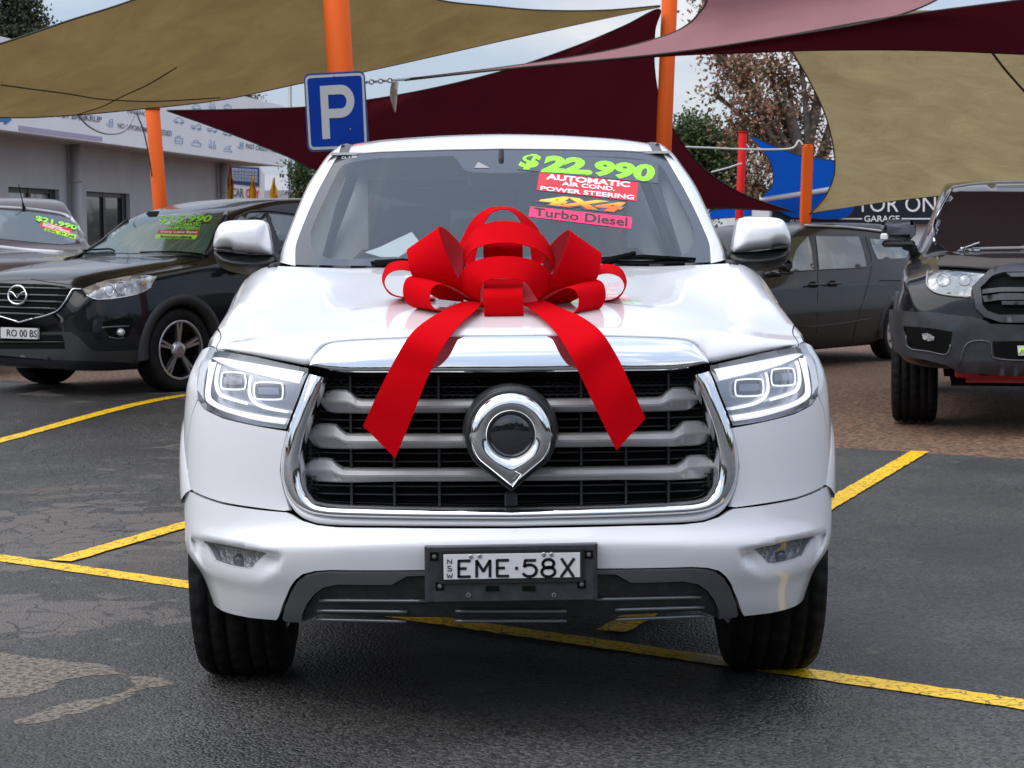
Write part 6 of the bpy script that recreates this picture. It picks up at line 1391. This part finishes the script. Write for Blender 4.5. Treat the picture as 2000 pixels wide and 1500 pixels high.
# ---- chain and rag from the post
ch = empty('chain', label='short steel chain tied from the orange post to the sail rope', cat='chain')
pts = [at(lerp(712, 766, t/6), lerp(161, 157, t/6), lerp(10.0, 12.0, t/6)) for t in range(7)]
for i in range(6):
    a, b = pts[i], pts[i+1]; d = (b-a); s_ = Vector((0, 0, .016)) if i % 2 else Vector((0, .016, .006)); mb = MB(); mb.tube([a-d*.1, lerp(a, b, .25)+s_, lerp(a, b, .75)+s_, b+d*.1, lerp(a, b, .75)-s_, lerp(a, b, .25)-s_], .0065, 5, closed=True); mb.build('chain_link', M['galv'], ch, True)
mb = MB(); mb.tube([at(766, 157, 12.0), at(790, 155, 12.2), at(900, 143, 12.15), at(1000, 132, 12.1)], [.012, .014, .009, .008], 6); tag(mb.build('sail_rope', M['rope'], None, True), 'rope running from the chain into the pink sail', 'rope')
A = [Vector(p) for p in cr([at(u, v, y) for u, v, y in ((765, 160, 12), (762, 175, 12.02), (762, 190, 12), (770, 218, 11.99))], 5)]; B = [Vector(p) for p in cr([at(u, v, y) for u, v, y in ((778, 160, 12), (776, 175, 11.96), (775, 190, 12.0), (772, 219, 11.99))], 5)]
tag(grid('cloth_rag', [[lerp(a, b, k/4)+Vector((0, .03*math.sin(k*1.6), 0)) for k in range(5)] for a, b in zip(A, B)], mat('off_white_rag', (.55, .50, .42), .9), None, thick=.004), 'off-white strip of cloth hanging from the chain', 'rag')
def ropething(name, px, r, label, m=None):
    mb = MB(); mb.tube([Vector(p) for p in cr([at(*p) for p in px], 6)], r, 6); return tag(mb.build(name, m or M['rope'], None, True), label, 'rope')
ropething('rope', [(1338, 287, 19), (1390, 289, 19.3), (1450, 291.5, 19.5), (1510, 292, 19.6), (1548, 289, 19.6), (1560, 275, 19.6), (1568, 283, 19.6)], .014, 'white sagging rope running to the top of the thin orange post')
ropething('rope', [(1390, 336, 24), (1420, 328, 25), (1448, 319, 26)], .012, 'tan guy rope tied to the red post')
ropething('cable', [(152, 224, 13.2), (170, 244, 13.6), (195, 258, 14.2), (220, 262, 14.8), (245, 254, 15.2), (262, 226, 15.5)], .010, 'thin drooping cable in front of the white fascia sign', M['galv'])
ropething('cable', [(267, 222, 15.5), (280, 255, 15.5), (290, 300, 15.5), (297, 345, 15.5)], .008, 'thin tie cable beside the leaning orange post', M['seam'])
# ---- building at left: facade running away from the camera
A_ = at(0, 253, 28.6); A_ = Vector((A_.x, 28.6, 0)); B_ = at(557, 325, 47.1); B_ = Vector((B_.x, 47.1, 0)); zE = at(0, 253, 28.6).z
dF = (B_-A_).normalized(); nF = Vector((dF.y, -dF.x, 0)); nF = nF if nF.dot(CAM-A_) > 0 else -nF
bld = empty('grey_building', label='grey rendered workshop with a printed white fascia, behind the black SUV at left', cat='building')
def onF(u, v, o_=0.0): return onp(u, v, A_+nF*o_, nF)
A0 = A_-dF*14
def slab(name, p, q, z0, z1, t0, t1, m, parent): # along the facade p->q, depth t0..t1 behind the plane
    V = [a-nF*t+Vector((0, 0, z)) for a in (p, q) for t in (t0, t1) for z in (z0, z1)]; F = [(0, 1, 3, 2), (4, 6, 7, 5), (0, 4, 5, 1), (2, 3, 7, 6), (0, 2, 6, 4), (1, 5, 7, 3)]
    return mesh(name, V, F, m, parent, False)
zT = zE+1.62
fs = slab('fascia', A0, B_, zE, zT, 0, .25, M['fascia'], bld)
slab('soffit', A0, B_-dF*.05, zE+.01, zE+.06, .2, 2.4, M['soffit'], bld)
wallc = onp(447, 420, A_-nF*1.0, nF); wq = Vector((wallc.x, wallc.y, 0))
def onW(u, v, o_=0.0): return onp(u, v, A_-nF*(1.0-o_), nF)
def slabW(name, u0, u1, z0, z1, t0, t1, m, parent):
    a = onW(u0, 400); b = onW(u1, 400); a.z = b.z = 0; return slab(name, a, b, z0, z1, t0, t1, m, parent)
wins = [(-75, -5), (17, 116), (169, 254)]
zw1 = onW(60, 367).z; zw0 = zw1-1.15
edges = [-700]+[e for w in wins for e in w]+[447]
for i in range(0, len(edges), 2): slabW('wall', edges[i], edges[i+1], 0, zE+.05, 0, .3, M['wall'], bld)
for i in range(len(wins)):
    u0, u1 = wins[i]; slabW('wall', u0, u1, zw1, zE+.05, 0, .3, M['wall'], bld); slabW('wall', u0, u1, 0, zw0, 0, .3, M['wall'], bld)
    a, b = onW(u0, 400), onW(u1, 400); a.z = b.z = 0; mid = lerp(a, b, .5)
    w_ = slab('window', a, b, zw1-.10, zw1-.002, .10, .18, M['frameblk'], bld)
    slab('frame', a, b, zw0, zw0+.10, .10, .18, M['frameblk'], w_); slab('frame', a, lerp(a, b, .06), zw0, zw1, .09, .17, M['frameblk'], w_); slab('frame', lerp(a, b, .90), b, zw0, zw1, .09, .17, M['frameblk'], w_); slab('frame', lerp(a, b, .46), lerp(a, b, .51), zw0, zw1, .09, .17, M['frameblk'], w_)
    pm_ = M['blind'] if i < 2 else M['darkpane']
    slab('pane', lerp(a, b, .05), lerp(a, b, .47), zw0+.05, zw1-.05, .135, .15, pm_, w_); slab('pane', lerp(a, b, .50), lerp(a, b, .91), zw0+.05, zw1-.05, .145, .16, pm_, w_)
slab('end_wall', wq-dF*.02, wq+dF*.28, 0, zE+.05, .0, 12, M['wall'], bld)
slab('roof', A0, B_, zT-.3, zT-.1, .2, 12, M['soffit'], bld)
for u, r_ in ((149, .11), (437, .10)):
    p = onW(u, 400, .16); mb = MB(); mb.tube([(p.x, p.y, 0), (p.x, p.y, zE)], r_, 12); dp = mb.build('downpipe', M['pipe'], bld, True); mb = MB(); mb.tube([(p.x, p.y, 2.55), (p.x, p.y, 2.62)], r_+.012, 12); mb.build('bracket', M['pipe'], dp, True)
def ftext(body, Q4, m, **kw): return lettering('fascia_lettering', body, quad(Q4, lambda u, v: onF(u, v, .012)), m, fs, **kw)
ftext('PAST BANKRUP', [(108, 213), (199, 228), (199, 240), (108, 228)], M['signtext'], offset=.005); ftext('NO APPOINTMENT NEEDED', [(231, 240), (336, 256), (336, 267), (231, 250)], M['signtext'], offset=.005)
ftext('FINANCE', [(250, 212), (292, 219), (292, 228), (250, 221)], M['signtext'], offset=.005); ftext('PAST CREDIT PROBLEMS', [(481, 280), (563, 294), (563, 302), (481, 290)], M['signtext'], offset=.008)
flat('fascia_panel', [(37, 245), (200, 267.5), (200, 276), (37, 255.5)], lambda u, v: onF(u, v, .01), M['lilac'], fs, .004)
flat('arrow', [(-40, 226), (9, 229), (9, 222), (24, 234), (10, 244), (9, 238), (-40, 234)], lambda u, v: onF(u, v, .012), M['arrowblue'], fs, .004)
def icon(paths, cx_, cy_, s, name='fascia_icon', m=None, w=1.0):
    P = [[(cx_+x*s, cy_+y*s+x*s*.13) for x, y in p] for p in paths]; return strokes(name, P, lambda u, v: onF(u, v, .014), w, m or M['signblue'], fs)
circ = lambda x, y, r: [(x+r*math.cos(R(a)), y+r*math.sin(R(a))) for a in range(0, 361, 45)]
I_car = [[(-1, .4), (-1, 0), (-.6, -.1), (-.35, -.55), (.45, -.55), (.75, -.05), (1, .1), (1, .45), (-1, .4)], circ(-.5, .45, .2), circ(.55, .5, .2)]
I_ute = [[(-1, .4), (-1, -.05), (.1, -.05), (.3, -.5), (.8, -.45), (1, .45), (-1, .4)], circ(-.55, .45, .2), circ(.6, .5, .2)]
I_case = [[(-.8, -.4), (.8, -.4), (.8, .8), (-.8, .8), (-.8, -.4)], [(-.3, -.4), (-.3, -.8), (.3, -.8), (.3, -.4)], [(-.8, .3), (.8, .3)]]
I_boat = [[(-1, .3), (-.6, 0), (-.4, -.5), (.3, -.5), (.6, 0), (1, .1), (.8, .7), (-.8, .6), (-1, .3)], [(-.5, -.1), (.5, 0)]]
I_tool = [[(-.5, -.9), (-.2, -.2), (-.7, .3), (-.6, .9), (.7, .9), (.7, .2), (.3, -.2), (.5, -.8)], [(-.2, .2), (-.2, .9)], [(.3, .2), (.3, .9)]]
I_jet = [[(-1, .7), (1, .8), (.3, .2), (.7, -.5), (-.1, -.3), (-.7, .3), (.3, .2)]]
I_pad = [[(-.3, -.7), (.4, -.8), (.4, .5), (-.3, .5), (-.3, -.7)], [(-.2, -.2), (0, .1), (.3, -.5)], [(-1, .3), (-.3, .9), (.5, .8)]]
for ic, x, y, s in ((I_car, 350, 235, 9.5), (I_ute, 384, 247, 9.5), (I_case, 350, 273, 9), (I_boat, 384, 279, 9.5), (I_tool, 415, 281, 9), (I_jet, 445, 289, 9), (I_car, 384, 209, 8), (I_tool, 415, 206, 8), (I_case, 445, 210, 8), (I_ute, 415, 252, 9), (I_car, 445, 260, 8), (I_pad, 217, 240, 9), (I_pad, 472, 284, 8)): icon(ic, x, y, s)
# ---- car yard sign, flags, far shed, light pole
sg_ = empty('yard_sign', label='white CAR CITY sign with a navy letter pattern, below the fascia', cat='sign'); SY = 52.0
fy = lambda o_=0: (lambda u, v: at(u, v, SY-o_))
flat('board', [(448, 320), (505, 322), (516, 340), (516, 396), (448, 393)], fy(), M['whitewall'], sg_, .12); flat('blue_panel', [(452, 325), (506, 327), (506, 364), (452, 358)], fy(.03), mat('pattern_navy', (.015, .05, .16), .5), sg_, .01)
M['pwhite'] = mat('pattern_white', (.55, .6, .7), .6)
for i in range(8):
    for j in range(4):
        mb = MB(); c_ = at(456+i*6.3, 331+j*6.5+i*.4, SY-.05); mb.tube([c_+Vector((.035*math.cos(R(a)), 0, .035*math.sin(R(a)))) for a in range(0, 360, 60)], .010, 4, closed=True); mb.build('pattern_letter', M['pwhite'], sg_)
lettering('sign_lettering', 'CAR', quad([(453, 366), (476, 368), (476, 386), (453, 383)], fy(.03)), M['signtext'], sg_, offset=.03); lettering('sign_lettering', 'CITY', quad([(480, 368), (507, 371), (507, 388), (480, 386)], fy(.03)), M['stred'], sg_, offset=.03)
mb = MB()
for u in (455, 510): p = at(u, 390, SY+.1); mb.tube([(p.x, p.y, 0), (p.x, p.y, p.z)], .06, 6); mb.build('leg', M['galv'], sg_); mb = MB()
M['flag'] = mat('yellow_flag', (.80, .42, .02), .7, noise_=(4, (.62, .10, .02), .52, .58))
for k, (u, v0, v1, y, lab) in enumerate(((450, 326, 400, 45, 'yellow flag at the building corner, beside the signboard'), (494, 345, 402, 44, 'yellow flag hanging in front of the car yard signboard'), (535, 350, 402, 44, 'yellow flag hanging alone before the far shed'), (586, 368, 392, 43, 'small yellow flag by the tree next to the pickup pillar'))):
    f = empty('flag', loc=(0, 0, 0), label=lab, cat='flag', group='yellow flags of the car yard')
    rows = []
    for i in range(12):
        t = i/11; w_ = 2+6*smooth(0, .5, t)-2*smooth(.8, 1, t); r = []
        for j in range(7): a_ = j/6; p = at(u-w_*.9+2*w_*a_*.9, lerp(v0, v1, t)+2*math.sin(a_*7+k), y); r.append(p+Vector((0, .08*math.sin(a_*9+t*3+k), 0)))
        rows.append(r)
    grid('cloth', rows, M['flag'], f, thick=.01); p = at(u, v0, y); mb = MB(); mb.tube([(p.x, p.y+.1, 0), (p.x, p.y+.1, p.z+.05)], .02, 6); mb.build('pole', M['galv'], f)
sh = empty('far_shed', label='low grey shed with a navy lower wall beyond the signboard', cat='building')
def bx(name, u0, u1, v0, z0, y0, d, m, parent): a = at(u0, v0, y0); b = at(u1, v0, y0); mb = MB(); mb.box((a.x, y0, z0), (b.x, y0+d, a.z)); return mb.build(name, m, parent)
bx('upper_wall', 470, 640, 342, 2.4, 62, 8, M['fascia'], sh); bx('lower_wall', 470, 640, 378, 0, 61.8, .2, M['navyedge'], sh); bx('band', 470, 640, 372, 2.35, 61.7, .1, M['pipe'], sh)
lp = empty('light_pole', label='slim grey light pole rising left of the parking sign', cat='light pole'); p = at(566, 400, 40); q = at(566, 160, 40); mb = MB(); mb.tube([(p.x, 40, 0), (q.x, 40, q.z)], [.055, .045], 10); mb.build('shaft', M['galv'], lp, True); mb = MB(); mb.tube([(q.x, 40, q.z), (q.x+.9, 40, q.z+.15)], .03, 6); mb.box((q.x+.8, 39.9, q.z+.1), (q.x+1.3, 40.1, q.z+.2)); mb.build('lamp_head', M['galv'], lp)
# ---- garage building at right with its name board
gb = empty('garage_building', label='low garage with a navy MOTOR ONE GARAGE board over a white wall', cat='building'); GYY = 27.0
a = at(1505, 440, GYY); b = at(1990, 440, GYY); top = at(1700, 377, GYY).z; zb2 = at(1700, 438.5, GYY).z
mb = MB(); mb.box((a.x, GYY+.15, 0), (b.x, GYY+6, top-.2)); mb.build('wall', M['whitewall'], gb)
mb = MB(); mb.box((a.x+.03, GYY, zb2), (b.x, GYY+.12, top)); nb = mb.build('name_board', M['navy'], gb)
mb = MB(); mb.box((a.x+.03, GYY-.02, top), (b.x, GYY+.14, top+.06)); mb.build('board_edge', M['navyedge'], nb)
gs = lambda u, v: at(u, v, GYY-.02)
lettering('board_lettering', 'MOTOR ONE', quad([(1611, 383), (1850, 383), (1850, 414), (1611, 414)], gs), M['stwhite'], nb, offset=.0)
lettering('board_lettering', 'GARAGE', quad([(1688, 421), (1757, 421), (1757, 433), (1688, 433)], gs), M['stwhite'], nb, offset=.012)
lettering('board_lettering', 'AE SERVICES', quad([(1543, 429), (1584, 429), (1584, 434), (1543, 434)], gs), M['stwhite'], nb)
for u0, u1 in ((1613, 1684), (1761, 1830)): flat('board_rule', [(u0, 426), (u1, 426), (u1, 428.5), (u0, 428.5)], gs, M['stwhite'], nb, .004)
for r_ in (10, 15, 20): strokes('board_logo', [[(1560+r_*math.cos(R(a_)), 409+r_*.8*math.sin(R(a_))) for a_ in range(40, 141, 12)]], gs, 2, M['stwhite'], nb)
bx('brick_end', 1488, 1506, 425, 0, 30, 4, M['brick'], gb); bx('red_panel', 1455, 1495, 424, 1.5, 32, .2, M['redpost'], gb)
bx('orange_kerb', 1640, 1690, 440.5, zb2-.1, GYY-.05, .1, M['orange'], gb)
tag(bx('brown_wall', 1440, 1475, 505, 0, 17.5, .2, M['brick'], None), 'narrow brown wall between the pickup wing mirror and the people mover', 'wall') if False else None
# ================================================================ TREES
def leafmat(name, c1, c2, c3):
    m = bpy.data.materials.new(name); m.use_nodes = True; t = m.node_tree; b = t.nodes['Principled BSDF']; l = t.links.new
    g = N(t, 'ShaderNodeNewGeometry'); r = N(t, 'ShaderNodeValToRGB'); e = r.color_ramp.elements; e[0].position = .2; e[0].color = (*c1, 1); e[1].position = .85; e[1].color = (*c3, 1); k = e.new(.5); k.color = (*c2, 1)
    l(g.outputs['Random Per Island'], r.inputs['Fac']); l(r.outputs['Color'], b.inputs['Base Color']); b.inputs['Roughness'].default_value = .6; b.inputs['Specular IOR Level'].default_value = .25
    b.inputs['Subsurface Weight'].default_value = 0; return m
M['bark'] = mat('grey_brown_bark', (.085, .070, .058), .9, noise_=(5, (.14, .12, .10), .4, .7), bump=(18, .8, .03))
M['leafgreen'] = leafmat('green_leaves', (.020, .040, .012), (.045, .075, .022), (.085, .12, .04)); M['leafbrown'] = leafmat('autumn_leaves', (.24, .10, .065), (.09, .10, .045), (.30, .17, .11)); M['leafdark'] = leafmat('dark_olive_leaves', (.018, .026, .014), (.035, .045, .022), (.06, .07, .035))
def tree(name, base, h, trunk_r, clumps, m, n_leaf, leaf, label, rnd, limbs=None, lean=(0, 0), cat='tree'):
    rg = random.Random(rnd); root = empty(name, loc=base, label=label, cat=cat)
    mb = MB(); top = Vector((lean[0], lean[1], h)); path = [lerp(Vector(), top, k/6)+Vector((rg.uniform(-.1, .1), 0, 0))*(k > 0) for k in range(7)]
    mb.tube(path, [trunk_r*(1-.62*k/6) for k in range(7)], 9); mb.build('trunk', M['bark'], root, True)
    for (x, y, z, r) in clumps:
        c = Vector((x, y, z)); a = path[3+(rg.random() < .5)] if z > h*.6 else path[2]; mid = lerp(a, c, .5)+Vector((rg.uniform(-.3, .3), rg.uniform(-.3, .3), .25))*min(1, r)
        mb = MB(); mb.tube([Vector(p) for p in cr([a, mid, c], 4)], [trunk_r*.42*(1-.09*k) for k in range(9)], 6)
        for _ in range(7):
            e = c+Vector((rg.gauss(0, 1), rg.gauss(0, 1), rg.gauss(0, 1))).normalized()*r*rg.uniform(.7, 1.15); mb.tube([lerp(mid, c, rg.uniform(.3, 1)), lerp(c, e, .4)+Vector((0, 0, .1*r)), e], [trunk_r*.13, trunk_r*.08, trunk_r*.03], 4)
        mb.build('branch', M['bark'], root, True)
    V = []; F = []; tot = sum(c[3]**2 for c in clumps)
    for (x, y, z, r) in clumps:
        n = int(n_leaf*r*r/tot); tw = max(6, n//14); k = 0
        while k < n:
            d = Vector((rg.gauss(0, 1), rg.gauss(0, 1), rg.gauss(0, .85))).normalized()*r*(rg.random()**.45)*rg.uniform(.85, 1.15); tc_ = Vector((x, y, z))+d
            for _ in range(rg.randint(6, 14)):
                p = tc_+Vector((rg.gauss(0, 1), rg.gauss(0, 1), rg.gauss(0, .8)))*leaf*1.9; a = Vector((rg.gauss(0, 1), rg.gauss(0, 1), rg.gauss(0, 1))).normalized(); b = a.orthogonal().normalized(); b = (b+a.cross(b)*rg.uniform(-1, 1)).normalized(); s = leaf*rg.uniform(.6, 1.2)
                q = len(V); V += [p-a*s*.5, p+b*s*.28, p+a*s*.5, p-b*s*.28]; F.append((q, q+1, q+2, q+3)); k += 1
    mesh('crown', V, F, m, root, False, kind='stuff'); return root
def cl(base, L_): # clumps given in the photograph (u, v, spread px, depth) -> local clump list
    out = []
    for u, v, rpx, dy in L_:
        y = base[1]+dy; p = at(u, v, y); out.append((p.x-base[0], dy, p.z-base[2], rpx*(y+5.4)/FOC))
    return out
b = at(1600, 440, 40); b = (b.x+.2, 40, 0)
tree('autumn_tree', b, at(1560, 200, 40).z, .30, cl(b, [(1450, 150, 42, 0), (1500, 130, 38, .6), (1470, 205, 40, -.4), (1520, 215, 38, .3), (1540, 165, 32, 1), (1430, 120, 26, .5), (1480, 265, 34, 0), (1590, 235, 26, .5), (1610, 180, 26, 0), (1500, 320, 36, -.3), (1545, 275, 26, .6), (1440, 250, 30, .4), (1400, 110, 18, 0), (1620, 290, 20, 0), (1395, 185, 14, .4), (1700, 8, 30, 2), (1640, -20, 32, 1), (1380, 10, 22, 1), (1560, 90, 34, 0), (1470, 360, 28, .5), (1520, 385, 24, .2)]), M['leafbrown'], 10500, .125, 'tall tree with thin rusty autumn leaves between the orange posts', 11, lean=(at(1540, 200, 40).x-b[0], 0))
b = at(1350, 440, 46); b = (b.x, 46, 0)
tree('green_tree', b, 3.2, .2, cl(b, [(1350, 265, 36, 0), (1385, 280, 34, .5), (1330, 300, 32, 0), (1370, 320, 40, .6), (1410, 330, 34, 0), (1340, 350, 36, .4), (1400, 375, 36, 0), (1440, 385, 30, .4), (1420, 290, 26, .3)]), M['leafgreen'], 22000, .13, 'dense green tree beyond the maroon sail, right of the pickup roof', 12)
b = at(36, 440, 66); b = (b.x, 66, 0)
tree('dark_tree', b, 9.5, .35, cl(b, [(38, 12, 26, 0), (35, 40, 32, .5), (20, 60, 30, 0), (58, 62, 26, .6), (40, 85, 40, 0), (0, 90, 34, .4), (84, 90, 22, .3), (30, -18, 20, 0)]), M['leafdark'], 15000, .17, 'dark tree top showing above the khaki sail at upper left', 13)
b = at(600, 440, 38); b = (b.x, 38, 0)
tree('sapling', b, 2.6, .08, cl(b, [(595, 335, 20, 0), (612, 360, 22, .3), (583, 355, 14, 0), (600, 385, 22, .2), (620, 395, 20, 0), (582, 322, 9, 0)]), M['leafgreen'], 3800, .085, 'small leafy tree between the light pole and the pickup pillar', 14)
b = at(488, 440, 70); b = (b.x, 70, 0)
tree('distant_tree', b, 9.0, .25, cl(b, [(487, 192, 9, 0), (470, 215, 20, .5), (500, 222, 18, 0)]), M['leafdark'], 1600, .14, 'tree whose leafy tip just clears the fascia end at upper left', 15)
# far woodland all round the yard, its unseen rear half raised for dark reflections
rg = random.Random(5); V = []; F = []
for i in range(8000):
    a = rg.uniform(0, 2*math.pi); rad = rg.uniform(95, 125) if math.sin(a) > 0 else rg.uniform(48, 62); hh = 2.6+2.2*noise.noise(Vector((math.cos(a)*4, math.sin(a)*4, 1)))+1.2*noise.noise(Vector((math.cos(a)*15, math.sin(a)*15, 3)))
    if math.sin(a) < 0: hh *= 2.1
    p = Vector((rad*math.cos(a), rad*math.sin(a)+10, rg.random()**.8*max(1.0, hh))); d = Vector((rg.gauss(0, 1), rg.gauss(0, 1), rg.gauss(0, 1))).normalized(); e = d.orthogonal().normalized(); s = rg.uniform(.8, 1.9)
    q = len(V); V += [p-d*s*.7, p+e*s*.5, p+d*s*.7, p-e*s*.5]; F.append((q, q+1, q+2, q+3))
o = mesh('woodland', V, F, M['leafdark'], None, False, kind='stuff'); tag(o, 'dark woodland round the horizon, low beyond the yard, raised unseen behind the camera', 'woodland')
